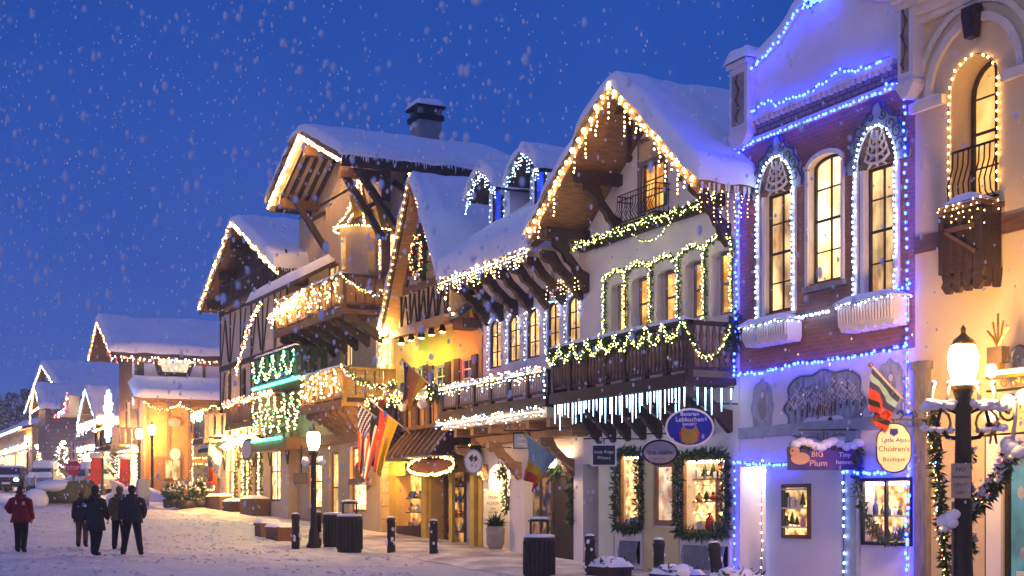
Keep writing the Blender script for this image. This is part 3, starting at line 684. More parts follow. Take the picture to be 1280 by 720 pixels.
    for i in range(n-2): xx = BX0+.05+i*.16; c.box(xx, xx+.08, FY-.12, FY-.051, zd-.09, zd, WHITE2)
    c.build("cornice", root)
    # scrolled parapet
    p = MB(); prof = [(0,Z(945,84)),(.35,Z(945,84)+.05),(.8,Z(962,72)+.1)]
    pts = [W(944,84),W(956,72),W(968,60),W(980,46),W(988,34),W(994,22),W(1003,10),W(1016,1),W(1030,-4),W(1044,-8)]
    top = [(q[0], q[2]) for q in pts]; mx = (BX0+BX1)/2; zz = max(q[1] for q in top)+.1
    left = top; right = [(2*mx-q[0]+.15, q[1]) for q in reversed(top)]
    poly = [(BX0+.02, zd+.081)] + [(BX0+.02, left[0][1])] + left + [(mx-.3,zz),(mx+.45,zz)] + right + [(BX1-.3, zd+.081)]
    p.prism(poly, 'y', FY+.0, FY+.35, PARA)
    edge = [(q[0], FY-.04, q[1]) for q in left+[(mx-.3,zz),(mx+.45,zz)]+right]
    p.tube(edge, .06, WHITE2, 6); p.build("parapet", root)
    s = MB()
    def cap(u, v):
        k = u*(len(edge)-1); i = min(int(k), len(edge)-2); q = Vector(edge[i]).lerp(Vector(edge[i+1]), k-i)
        return (q.x, FY-.1+.6*rounded_par(v,0), q.z+.02)
    snow_sheet(s, cap, 6, .6, .24, 50, 10); s.build("parapet_snow", root)
    # corner piers with carved panels
    for (x0, x1, pc, pt, pb, w) in ((X(912,-.25), X(934,-.25), 922, 84, 166, .6), (X(1122,-.25), X(1141,-.25), 1131, -12, 102, .6)):
        q = MB(); z0, z1 = Z(pc,pb,-.25), Z(pc,pt,-.25); y0 = FY-.25
        q.box(x0, x1, y0, FY+.4, z0, z1, WHITE2); q.box(x0+.1, x1-.1, y0-.02, y0-.001, z0+.15, z1-.15, STONE)
        xm = (x0+x1)/2; q.box(x0-.04, x1+.04, y0-.06, FY+.44, z1, z1+.1, WHITE2)
        q.prism([(x0-.03,z0),(x1+.03,z0),(x1+.03,z0-.08),(x1-.12,z0-.28),(x0+.12,z0-.28),(x0-.03,z0-.08)], 'y', y0-.03, FY-.002, WHITE2)
        for i in range(5):
            zz2 = z0+.3+(z1-z0-.6)*i/4; q.tube([(xm,y0-.03,zz2-.12),(xm+.05*(1 if i % 2 else -1),y0-.03,zz2),(xm,y0-.03,zz2+.12)], [.01,.035,.01], MWOOD, 5)
        pr = q.build("pier", root); s = MB(); snow_strip(s, x0-.08, x1+.1, y0-.12, FY+.48, z1+.1, .3, 8, 8); s.build("snow_cap", pr)
    # ground floor
    dx0, dx1 = X(921), X(957); dz = Z(940,583)
    sw = hole(979, 1014, 605, 673); bw = hole(1077, 1147, 597, 682); bw[1] = BX1-.05; rx = hole(1054, 1061, 585, 700)
    g = MB(); wall(g, BX0, BX1, -.3, zbr-.002, FY, [[dx0,dx1-.0,-.3,dz,0,1.0], sw[:4]+[0,.1], bw[:4]+[0,.3], [X(1052),X(1060),.35,Z(1056,588),0,.5]], .1, WHITE2); shell(g, BX0, BX1, -.3, zbr-.002, FY, 9, WHITE2, False)
    g.face([(dx0,FY+1,-.3),(dx1,FY+1,-.3),(dx1,FY+1,dz),(dx0,FY+1,dz)], WHITE); g.face([(X(1052),FY+.5,.3),(X(1060),FY+.5,.3),(X(1060),FY+.5,3),(X(1052),FY+.5,3)], DWOOD); g.build("ground_floor_wall", root)
    dm = MB(); dm.box(dx0+.05, dx1-.05, FY+.9, FY+.99, ground(BX0), 2.2, WHITE); dm.box(dx0+.2, dx1-.2, FY+.88, FY+.899, 1.0, 2.0, P_SHOP); dr = dm.build("door", root); hd = MB(); hd.ball((dx1-.15,FY+.87,1.0), .04, GOLD, 8, 6); hd.build("handle", dr)
    lp = MB(); lp.rev(((dx0+dx1)/2,FY+.5,dz-.16), [(.10,.15),(.13,.12),(.13,.04),(.08,.0)], emit("porch lamp lit", (1,.86,.66), 26), 12); lp.build("porch_lamp", root)
    w = window(root, sw[0], sw[1], sw[2], sw[3], FY+.02, MWOOD, P_NEAR, 1, 1, .07)
    sh = MB()
    for i in range(3): zz2 = sw[2]+.2+.36*i; sh.box(sw[0]+.08, sw[1]-.08, FY-.10, FY-.021, zz2, zz2+.03, CREAMT)
    sh.build("shelf", w); sh_z = [sw[2]+.23+.36*i for i in range(3)]; goods("small toy on a shelf in the narrow framed window of the brick building", "toys in the narrow framed window", sw[0]+.1, sw[1]-.1, [q for q in sh_z if q < sw[3]-.2], FY-.05, 4, 3)
    ft = MB(); zb2 = Z(1030,541); ft.box(BX0, BX1, FY-.05, FY-.001, zb2, zb2+.22, GREYP); ft.box(X(1062), X(1076), FY-.1, FY-.001, 0, zb2-.002, GREYP); ft.build("fascia", root)
    # display window: an inner box lit by its own lamp, with shelves
    d = MB(); x0, x1, z0, z1 = bw[:4]; y = FY+.3
    d.face([(x0,y,z0),(x1,y,z0),(x1,y,z1),(x0,y,z1)], P_NEAR); goods('toy set out on the shelves of the toy shop display window', 'toys in the toy shop display', x0+.1, x1-.1, [z0+.1, z0+.53], FY+.18, 7, 5); d.box(x0+.02, x1-.02, FY+.1, FY+.29, z0+.07, z0+.1, WHITE); d.box(x0+.02, x1-.02, FY+.12, FY+.29, z0+.5, z0+.53, CREAMT); d.box(x0+.02, x1-.02, FY+.1, FY+.2, z1-.12, z1-.08, emit("display strip lit", (1,.8,.5), 14))
    for xx in (x0, x0+.62, x1-.06): d.box(xx, xx+.05, FY-.02, FY+.04, z0, z1, POST)
    d.box(x0, x1, FY-.018, FY+.038, z0-.0, z0+.06, POST); d.box(x0, x1, FY-.016, FY+.036, z1-.06, z1, POST); d.build("display_window", root)
    # painted murals
    def mural(px0, px1, py0, py1, n, label, c1, c2, wood):
        m = MB(); xc = (X(px0)+X(px1))/2; rx_ = (X(px1)-X(px0))/2; pc = (px0+px1)/2; zt_, zb_ = Z(pc,py0), Z(pc,py1); zc = (zt_+zb_)/2; rz_ = (zt_-zb_)/2
        MU = mat(label+" paint", c1, .9, .5, 4, .1, col2=c2, stretch=(2.5,1,.8), det=7)
        pts = []
        for i in range(64):
            t = 2*math.pi*i/64; q = (abs(math.cos(t))**n + abs(math.sin(t))**n)**(-1/n); lob = 1+.05*math.cos(8*t)+.03*math.cos(12*t); pts.append((xc+rx_*q*lob*math.cos(t)*.95, zc+rz_*q*lob*math.sin(t)*.95))
        m.prism(pts, 'y', FY-.012, FY-.001, MU); m.tube([(p[0],FY-.015,p[1]) for p in pts], .02, GREYP, 5, closed=True)
        rr = random.Random(px0)
        if wood:
            for i in range(34):   # bare snowy trees, trunk and branches
                u = -.88+1.76*(i+rr.random()*.9)/34; b_ = zc-rz_*(.05+.4*rr.random()*(1-.4*abs(u))); t_ = zc+rz_*rr.uniform(.1,.92)*math.sqrt(1-u*u); xx = xc+u*rx_; dark = abs(u) < .35
                m.tube([(xx,FY-.016,b_),(xx+.02,FY-.016,(b_+t_)/2),(xx,FY-.016,t_)], [.018,.012,.005], MWOOD if dark else (GREYP if i % 3 else DWOOD), 4)
                for k in range(7): z = b_+(t_-b_)*(.3+.1*k); e = rr.choice((-1,1))*rr.uniform(.06,.16); m.tube([(xx,FY-.02,z),(xx+e,FY-.02,z+.10)], [.012,.006], WHITE2 if k % 3 else STONE, 4)
            m.prism([(xc-.78*rx_,zc-.6*rz_),(xc+.78*rx_,zc-.55*rz_),(xc+.5*rx_,zc-.3*rz_),(xc+.1*rx_,zc-.36*rz_),(xc-.35*rx_,zc-.26*rz_)], 'y', FY-.024, FY-.0125, GREYP)
            for q in (-.3,.05,.3): m.prism(ellipse(xc+q*rx_, zc-.42*rz_, .22, .07, 12), 'y', FY-.028, FY-.0245, WHITE2)
            m.prism([(xc-.08*rx_,zc-.2*rz_),(xc+.14*rx_,zc-.2*rz_),(xc+.12*rx_,zc+.25*rz_),(xc-.04*rx_,zc+.2*rz_)], 'y', FY-.0155, FY-.0125, TAN)
            m.tube([(p[0]*.97+xc*.03,FY-.02,p[1]*.97+zc*.03) for p in pts], .012, NAVY, 4, closed=True)
        else:
            m.prism(ellipse(xc, zc+.1*rz_, rx_*.35, rz_*.55, 16), 'y', FY-.018, FY-.0125, STONE); m.prism(ellipse(xc, zc+.45*rz_, rx_*.16, rz_*.12, 12), 'y', FY-.02, FY-.0182, WHITE2); 
            for sgn in (-1,1): scroll(m, (xc+sgn*rx_*.55,zc+rz_*.6), rx_*.3, FY-.018, GREYP, 1.3, 0, sgn, .012, 14); scroll(m, (xc+sgn*rx_*.5,zc-rz_*.6), rx_*.3, FY-.018, GREYP, 1.3, 2, sgn, .012, 14)
        m.build("mural", root, label)
    mural(941, 967, 474, 546, 2.2, "narrow grey cartouche painted on the lower wall", (.40,.40,.46), (.26,.27,.33), None)
    mural(981, 1084, 461, 551, 3.2, "wide painted winter grove in a scrolled border", (.34,.37,.46), (.12,.14,.20), MWOOD)
    mural(1097, 1132, 449, 533, 2.4, "painted cartouche half hidden by the flag", (.44,.42,.48), (.30,.30,.38), None)
    # ----- blue light strings
    zl = zct-.1
    lights("blue bulb string under the tiled cornice of the brick building", [(BX0,FY-.16,zl),(BX1-.35,FY-.16,zl)], BLUE, .105, .038, .02, each=True)
    wv = []; n = 40
    for i in range(n+1):
        u = i/n; wv.append((BX0+.05+(BX1-.5-BX0)*u, FY-.16, zd+.12+.16*max(0, math.sin(u*math.pi*4-1.0))**2+.06*mnoise.noise((u*9,0,0))))
    lights("wavy blue bulb string above the tile band of the brick gable", wv, BLUE, .095, .036, .03, each=True)
    lights("blue bulb string following the scrolled edge of the brick gable", [(p[0],p[1]-.1,p[2]-.06) for p in edge[:len(edge)//2+2]], BLUE, .1, .042, .025, each=True)
    xl = BX0-.02
    lights("blue bulb string down the left corner of the brick gable and wall", [(X(937,-.1),FY-.1,Z(937,90,-.1)),(X(940),FY-.1,zct),(BX0+.1,FY-.1,zct-.2),(BX0-.0,FY-.1,zbr+1.2),(BX0-.05,FY-.1,zbr)], BLUE, .11, .038, .03, each=True)
    lights("second blue bulb string beside the left brick pier", [(X(943),FY-.1,Z(943,92)),(X(944),FY-.1,zct)], BLUE, .11, .038, .02, each=True)
    lights("blue bulb string down the right corner of the brick wall", [(BX1-.55,FY-.15,zct+.02),(BX1-.1,FY-.15,zct-.12),(BX1-.04,FY-.12,zbr+1),(BX1-.05,FY-.12,zbr-.2),(BX1-.03,FY-.12,zb2+.2)], BLUE, .13, .038, .02, each=True)
    lights("blue bulb string across the foot of the red bricks", sag((BX0-.05,FY-.1,zbr),(BX0+1.9,FY-.1,zbr+.03),.05)+sag((BX0+1.9,FY-.1,zbr+.05),(BX1-.05,FY-.1,zbr+.08),.06), BLUE, .11, .04, .03, each=True)
    lights("short blue bulb string linking the two window boxes", [(X(986),FY-.12,Z(986,398)),(X(1045),FY-.12,Z(1045,388))], BLUEW, .09, .034, .015, each=True)
    lights("short blue bulb string right of the wider window box", [(X(1120),FY-.12,Z(1120,365)),(X(1147),FY-.12,Z(1147,352))], BLUE, .09, .038, .02, each=True)
    lights("blue bulb string over the bright white doorway", sag((BX0-.02,FY-.12,dz+.12),(X(992,-.12),FY-.12,Z(992,578)),.04), BLUE, .1, .04, .02, each=True)
    lights("blue bulb string down the left jamb of the white doorway", [(BX0-.02,FY-.12,dz+.1),(BX0-.04,FY-.12,.0)], BLUE, .15, .036, .015, each=True)
    lights("blue bulb string down the wall right of the white doorway", [(X(958),FY-.12,dz+.1),(X(958),FY-.12,0)], BLUEW, .16, .022, .015, each=True)
    lights("blue bulb string sagging over the toy shop display window", sag((X(1061),FY-.15,Z(1061,583)),(BX1-.02,FY-.15,Z(1143,578)),.12), BLUE, .09, .042, .03, each=True)
    lights("blue bulb string down the left side of the toy shop display", [(X(1063),FY-.15,Z(1063,590)),(X(1063),FY-.15,0)], BLUEW, .15, .03, .02, each=True)
    lights("blue bulb string down the right side of the toy shop display", [(BX1-.02,FY-.15,Z(1147,560)),(BX1+.0,FY-.15,0)], BLUE, .1, .042, .03, each=True)
    for i, (xc, zb, aw, az, h) in enumerate(arcs):
        lights("cool white bulb string around the %s crested brick window" % ("left" if i == 0 else "right"), [(h[0]-.23,FY-.09,h[2]-.05),(h[0]-.23,FY-.09,zb)] + [(xc-(aw+.02)*math.cos(math.pi*k/10),FY-.12,zb+(az+.02)*math.sin(math.pi*k/10)) for k in range(11)] + [(h[1]+.08,FY-.09,zb),(h[1]+.08,FY-.09,h[2]-.05)], COOL2, .095, .026, .015, each=True)
    # garland around the display window
    gx, gz = X(1068,-.2), Z(1068,603,-.2)
    garland("snowless fir garland looped around the toy shop display window", [(gx,FY-.15,gz+.6),(gx,FY-.15,gz-.1)]+sag((gx,FY-.15,gz-.1),(X(1100,-.2),FY-.2,Z(1100,672,-.2)),.12)+sag((X(1100,-.2),FY-.2,Z(1100,672,-.2)),(BX1-.05,FY-.15,Z(1143,664)),.1), None, .1, 60, .14)
    return zbr
brick_building()

# ================================================================== white gabled inn
IX0, IX1 = X(729), BX0-.02
def inn_building():
    root = thing("gabled_inn", "white stucco inn with a big snowy gable and carved balcony", "building", ((IX0+IX1)/2, FY+3, 0))
    oh = -1.3
    xl, zl = X(662,oh), Z(662,289,oh); xp, zp = X(765,oh), Z(765,98,oh); xr, zr = X(875,oh), Z(875,222,oh)
    def roofz(x): return zl+(zp-zl)*(x-xl)/(xp-xl) if x < xp else zr+(zp-zr)*(xr-x)/(xr-xp)
    # wall with openings
    def hole(pl, pr, pt, pb, ar=0, d=.2): pc = (pl+pr)/2; return [X(pl), X(pr), Z(pc,pb), Z(pc,pt), ar, d]
    up = [hole(763,783,354,418,.12), hole(789,813,345,412,.12), hole(821,844,337,405,.12), hole(856,880,325,398,.12), hole(889,915,313,394,.12)]
    at = hole(803,831,203,262,0,.12)
    base = ground(IX0)
    door = hole(728,749,580,700,0,.5); door[2] = -.3
    w1 = hole(775,803,566,658,0,.16); w2 = hole(819,845,577,657,0,.06); w3 = hole(853,911,570,665,.0,.34)
    zroofL, zroofR = roofz(IX0)-.3, roofz(IX1)-.3
    zsill = min(zroofL, zroofR)
    mb = MB(); zsplit = Z(810,500)
    wall(mb, IX0, IX1, zsplit, zsill, FY, up, .2, WHITE)
    wall(mb, IX0, IX1, -.3, zsplit, FY, [door,w1,w2,w3], .2, WHITE)
    # gable triangle above, built round the attic window
    a0, a1, az0, az1 = at[:4]; gz = lambda x: roofz(x)-.30
    xs = [IX0, a0, a1, IX1]
    mb.face([(IX0,FY,zsill),(a0,FY,zsill),(a0,FY,gz(a0)),(IX0,FY,gz(IX0))], WHITE) if a0 <= xp else mb.face([(IX0,FY,zsill),(a0,FY,zsill),(a0,FY,gz(a0)),(xp,FY,gz(xp)),(IX0,FY,gz(IX0))], WHITE)
    mb.face([(a1,FY,zsill),(IX1,FY,zsill),(IX1,FY,gz(IX1)),(a1,FY,gz(a1))], WHITE)
    mb.face([(a0,FY,zsill),(a1,FY,zsill),(a1,FY,az0),(a0,FY,az0)], WHITE); mb.face([(a0,FY,az1),(a1,FY,az1),(a1,FY,gz(a1)),(a0,FY,gz(a0))], WHITE)
    mb.face([(a0,FY,az0),(a0,FY+.12,az0),(a0,FY+.12,az1),(a0,FY,az1)], WHITE)
    shell(mb, IX0, IX1, -.3, zsill, FY, 8, WHITE, False); mb.build("wall", root)
    ro = gable_roof(root, xl, zl, xp, zp, xr, zr, FY+oh, FY+6.5, .2, LWOOD, .38)
    icicles(ro, (xr+.05,FY+oh,zr-.15), (xr+.05,FY-.1,zr-.15), .08, .3, .1)
    # timbers: barge boards, purlins, carved brackets
    t = MB()
    for (a, za, b, zb) in ((xl,zl,xp,zp),(xp,zp,xr,zr)):
        t.prism([(a,za-.02),(b,zb-.02),(b,zb-.32),(a,za-.32)], 'y', FY+oh-.06, FY+oh-.003, LWOOD)
    t.build("barge_board", ro)
    q = MB()
    for x in (xl+.55, xl+2.1, xp, xr-.9):
        z = roofz(x)-.34; q.box(x-.11, x+.11, FY+oh+.12, FY-.001, z-.26, z-.01, DWOOD)
    q.each("purlin", ro)
    k = MB()
    for x in (xl+.55, xl+2.1, xr-.9):
        z = roofz(x)-.6; bracket(k, x, FY-.002, FY+oh+.35, z-.001, z-1.15, .17, DWOOD)
    x = xp; z = roofz(xp)-.6; k.box(x-.06, x+.06, FY+oh+.35, FY+oh+.47, z-1.0, z+.3, DWOOD); k.ball((x,FY+oh+.41,z-1.08), .1, DWOOD, 8, 6); k.box(x-.7, x+.75, FY+oh+.36, FY+oh+.46, z+.0, z+.14, DWOOD)
    k.each("gable_bracket", root)
    # attic window with panel and balconette
    window(root, a0, a1, az0, az1, FY+.1, MWOOD, P_AMB, 2, 3, .055)
    f = MB(); f.box(a0-.16, a1+.12, FY-.04, FY-.001, az1+.002, az1+.62, GWOOD); f.box(a0-.06, a1+.02, FY-.05, FY-.041, az1+.1, az1+.5, TAN); f.box(a0-.16, a0-.002, FY-.04, FY-.001, az0, az1, GWOOD); f.box(a1+.002, a1+.12, FY-.04, FY-.001, az0, az1, GWOOD); f.build("window_surround", root)
    b = MB(); yb = FY-.4; bx0, bx1 = a0-.42, a1+.25; bz0, bz1 = az0-.18, az0+.42
    b.box(bx0, bx1, yb, FY-.001, bz0-.04, bz0, IRON)
    for zz in (bz1, bz1-.12): b.tube([(bx0,FY-.02,zz),(bx0,yb,zz),(bx1,yb,zz),(bx1,FY-.02,zz)], .014, IRON, 5)
    for i in range(15):
        xx = bx0+(bx1-bx0)*i/14; b.tube([(xx,yb,bz0),(xx,yb-.1,bz0+.12),(xx,yb-.02,bz0+.3),(xx,yb,bz1)], .01, IRON, 4)
    for i in range(3):
        yy = yb+.1+i*.12; 
        for xx in (bx0,bx1): b.tube([(xx,yy,bz0),(xx,yy,bz1)], .01, IRON, 4)
    b.build("balconette", root)
    # five recessed windows
    for i, h in enumerate(up): window(root, h[0]+.16, h[1]-.02, h[2]+.02, h[3]-.03, FY+.19, GWOOD, P_AMB, 1, 2, .05)
    fl = MB()
    for h in up: fl.face([(h[0],FY+.192,h[2]),(h[1],FY+.192,h[2]),(h[1],FY+.192,h[3]),(h[0],FY+.192,h[3])], WHITE)
    fl.build("window_recess", root)
    # timber band behind the garland
    d = MB(); zb = (Z(729,309)+Z(903,252))/2; d.box(IX0+.02, IX1-.5, FY-.12, FY-.001, zb-.12, zb+.13, DWOOD); d.build("timber_band", root)
    # carved balcony
    off = -1.2; cx0, cx1 = X(690,off), X(858,off); rz_ = (Z(688,435,off)+Z(858,401,off))/2; bz = Z(858,470,off)
    ba = balcony(root, cx0, cx1, FY+off, FY-.002, bz, rz_, DWOOD, posts=7, bal=.15, style='vase', bm=mat("turned brown balusters", (.22,.12,.075), .6, .3, 4, .1))
    sk = MB()
    for i in range(9):
        x = cx0+.2+(cx1-cx0-.4)*i/8; bracket(sk, x, FY-.003, FY+off+.1, bz-.145, bz-1.0, .15, DWOOD)
    sk.each("balcony_bracket", root)
    # ground floor fittings
    D = MB(); D.box(door[0], door[0]+.55, FY+.42, FY+.48, -.1, door[3], mat("black lacquered door", (.022,.02,.024), .35, .3, 3, .05)); D.box(door[0]+.55, door[1], FY+.42, FY+.49, -.1, door[3], GWOOD); dd = D.build("door", root)
    hd = MB(); hd.box(door[0]+.42, door[0]+.47, FY+.39, FY+.419, 1.0, 1.35, GOLD); hd.build("handle", dd)
    a = MB(); x0 = door[1]+.02; a.box(x0, w1[0]-.25, FY-.03, FY-.002, base, door[3], mat("pale green panel", (.55,.60,.50), .8, .1, 2, .1)); a.box(w1[1]+.12, w2[0]-.06, FY-.03, FY-.002, .1, w2[3]+.4, mat("lemon wall", (.66,.58,.28), .85, .1, 2, .1)); a.box(w2[0]-.06, w3[0]-.1, FY-.031, FY-.002, .1, w2[2]-.05, mat("lemon wall", (.66,.58,.28), .85, .1, 2, .1)); a.build("wall_panel", root)
    for (h, nm, n) in ((w1,"display_window",1),(w3,"display_window",2)):
        m = MB(); x0, x1, z0, z1 = h[:4]; dp = h[5]
        m.face([(x0,FY+dp,z0),(x1,FY+dp,z0),(x1,FY+dp,z1),(x0,FY+dp,z1)], P_NEAR)
        m.box(x0+.01, x1-.01, FY+.06, FY+dp-.01, z0-.0, z0+.04, LWOOD); m.box(x0, x0+.09, FY-.03, FY+.05, z0, z1, OWOOD); m.box(x1-.06, x1, FY-.03, FY+.05, z0, z1, OWOOD); m.box(x0+.09, x1-.06, FY-.03, FY+.05, z1-.07, z1, OWOOD)
        if n == 2: m.box(x0+(x1-x0)*.55, x0+(x1-x0)*.62, FY+.2, FY+.3, z0+.04, z1-.1, OWOOD)
        m.box(x0+.1, x1-.1, FY+.07, FY+.12, z1-.13, z1-.09, emit("display strip lit", (1,.8,.5), 14))
        m.build(nm, root)
    wf = window(root, w2[0], w2[1], w2[2], w2[3], FY+.04, OWOOD, pane("shop scene pane", (.55,.22,.12), (1,.78,.5), .9, 3.4), 1, 1, .12)
    for (pl, pr, pt, pb) in ((779,803,676,704),(858,913,682,712)):
        v = MB(); x0, x1 = X(pl), X(pr); pc = (pl+pr)/2; z0, z1 = Z(pc,pb), Z(pc,pt); v.box(x0-.08, x1+.05, FY-.06, FY-.002, z0-.12, z1+.16, WHITE); v.box(x0, x1, FY-.08, FY-.061, z0, z1, IRON)
        for i in range(int((x1-x0)/.07)): xx = x0+.035+i*.07; v.tube([(xx,FY-.1,z1),(xx,FY-.16,(z0+z1)/2),(xx,FY-.12,z0)], .017, GREYP, 5)
        v.build("grille", root)
    goods("present laid out in the narrow golden shop window of the inn", "presents in the narrow inn window", w1[0]+.12, w1[1]-.08, [w1[2]+.04], FY+.1, 3, 8)
    x0, x1, z0, z1 = w3[:4]; q = MB(); q.box(x0+.1, x1-.08, FY+.18, FY+.33, z0+.62, z0+.65, LWOOD); q.box(x0+.1, x1-.08, FY+.2, FY+.33, z0+1.1, z0+1.13, LWOOD); q.build("shelf", root); goods("present on a shelf of the wide golden shop window of the inn", "presents in the wide inn window", x0+.15, x1-.12, [z0+.65, z0+1.13], FY+.25, 6, 9)
    # lights on the gable
    rk = [(xl-.05,FY+oh-.1,zl-.1),(xp,FY+oh-.1,zp-.12),(xr+.05,FY+oh-.1,zr-.1)]
    r0 = lights("warm icicle lights down the left slope of the big snowy gable", [rk[1],rk[0]], WARM2, .3, .072, .02, drop=(.2,.8,.3), dsp=.095)
    lights("warm icicle lights down the right slope of the big snowy gable", [rk[1],rk[2]], WARM2, .3, .072, .02, drop=(.2,.8,.3), dsp=.095)
    lights("warm icicle lights under the right eave of the gabled inn", [(xr+.02,FY+oh,zr-.2),(xr+.02,FY-.1,zr-.25)], WARM, .15, .02, .02, drop=(.3,.8,.16))
    garland("straight garland with lime white lights on the dark band below the attic window", [(IX0+.02,FY-.2,zb),(IX1-.5,FY-.2,zb)], LIME, .12, 60, .13, .06, .021)
    lights("short drooping bulb string under the attic balconette", sag((a0-.2,FY-.16,zb-.1),(a1+.5,FY-.16,zb-.1),.3), LIME, .1, .018)
    tops = []
    for i, h in enumerate(up):
        w = h[1]-h[0]; ex = .14; top = h[3]+.10
        arc = [(h[0]-ex,FY-.07,h[2]+.0),(h[0]-ex,FY-.07,top)]+[((h[0]+h[1])/2-(w/2+ex)*math.cos(math.pi*k/8),FY-.07,top+.17*math.sin(math.pi*k/8)) for k in range(1,8)]+[(h[1]+ex*.8,FY-.07,top)]+([(h[1]+ex*.8,FY-.07,h[2])] if i == 4 else [])
        nm = ("first and leftmost","second","third","fourth","fifth and rightmost")[i]
        garland("lit fir garland arching over the %s tall window above the carved balcony" % nm, arc, LIME, .07, 60, .09, .065, .021, group="garland arches over the inn windows")
    n = 9; xs_ = [cx0+(cx1-cx0)*i/n for i in range(n+1)]; pts = []
    for i in range(n): pts += sag((xs_[i],FY+off-.09,rz_-.02),(xs_[i+1],FY+off-.09,rz_-.02),.36,8)
    garland("swagged garland with lime white lights on the front of the carved balcony", pts, LIME, .09, 55, .12, .06, .022)
    garland("lit garland loop on the right end of the carved balcony", sag((cx1+.05,FY+off-.05,rz_-.05),(cx1+.05,FY-.1,rz_-.05),.7,10), LIME, .07, 60, .1, .06, .022)
    gt = garland("dark fir sprig tied to the right corner of the carved balcony", [(cx1+.1,FY-.1,rz_+.1),(cx1+.12,FY-.12,rz_-.5)], None, .2, 130, .2)
    # icicle tubes
    L = MB(); cz = bz-.2; 
    def tubes(label, p, q, n):
        c = MB(); p = Vector(p); q = Vector(q); c.tube([p,q], .012, CORD, 5); rt = tag(c.build("icicle_light"), label, "icicle lights"); 
        for i in range(n):
            u = (i+.5+RND.uniform(-.35,.35))/n; a_ = p.lerp(q,u); ln = RND.uniform(.2,.62); t_ = MB(); t_.tube([a_-Vector((0,0,.02)),a_-Vector((0,0,ln*.5)),a_-Vector((0,0,ln))], [.013,.012,.006], LEDT, 6); t_.build("tube_light", rt)
    tubes("row of glowing ice white tubes under the front of the carved balcony", (cx0+.1,FY+off-.02,cz), (cx1,FY+off-.02,cz), 40)
    tubes("few glowing ice white tubes under the right end of the carved balcony", (cx1+.06,FY+off+.05,cz), (cx1+.06,FY-.1,cz), 5)
    # window garlands
    for (h, nm) in ((w1,"narrow"),(w3,"wide")):
        x0, x1, z0, z1 = h[:4]
        garland("shaggy unlit fir garland framing the %s golden shop window of the inn" % nm, [(x0-.02,FY-.1,z0),(x0-.02,FY-.1,z1),((x0+x1)/2,FY-.12,z1+.06),(x1+.02,FY-.1,z1),(x1+.02,FY-.1,z0),((x0+x1)/2,FY-.12,z0-.06),(x0-.02,FY-.1,z0)], None, .12, 80, .17)
    x0, x1, z0, z1 = w3[:4]
    for i in range(4): lights("tiny white lights strung inside the wide golden shop window, %s strand" % ("topmost","second","third","lowest")[i], sag((x0+.12,FY+.26,z1-.25-.32*i),(x1-.1,FY+.26,z1-.2-.3*i),.08), WARM2, .15, .03, .05)
    for i in range(5):
        g = MB(); gx = x0+.45+i*.28; c = (CREAMT, REDM, FIR2, GREYP, GOLD)[i]
        if i % 2: g.rev((gx,FY+.22,z0+.04), [(.08,0),(.11,.05),(.09,.22),(.04,.3),(.05,.36)], c, 10)
        else: g.box(gx-.1, gx+.1, FY+.13, FY+.3, z0+.04, z0+.22, c); g.box(gx-.02, gx+.02, FY+.125, FY+.305, z0+.04, z0+.225, CREAMT)
        solo(g, "gift", ("cream gift box", "red glass vase", "dark green gift box", "grey vase", "gilded gift box")[i]+" on the floor of the wide golden shop window", "gift")
    return dict(off=off, cx0=cx0, bz=bz, rz=rz_)
REDM = mat("red glaze", (.45,.04,.03), .4, .2, 4, 0)
inn_building()

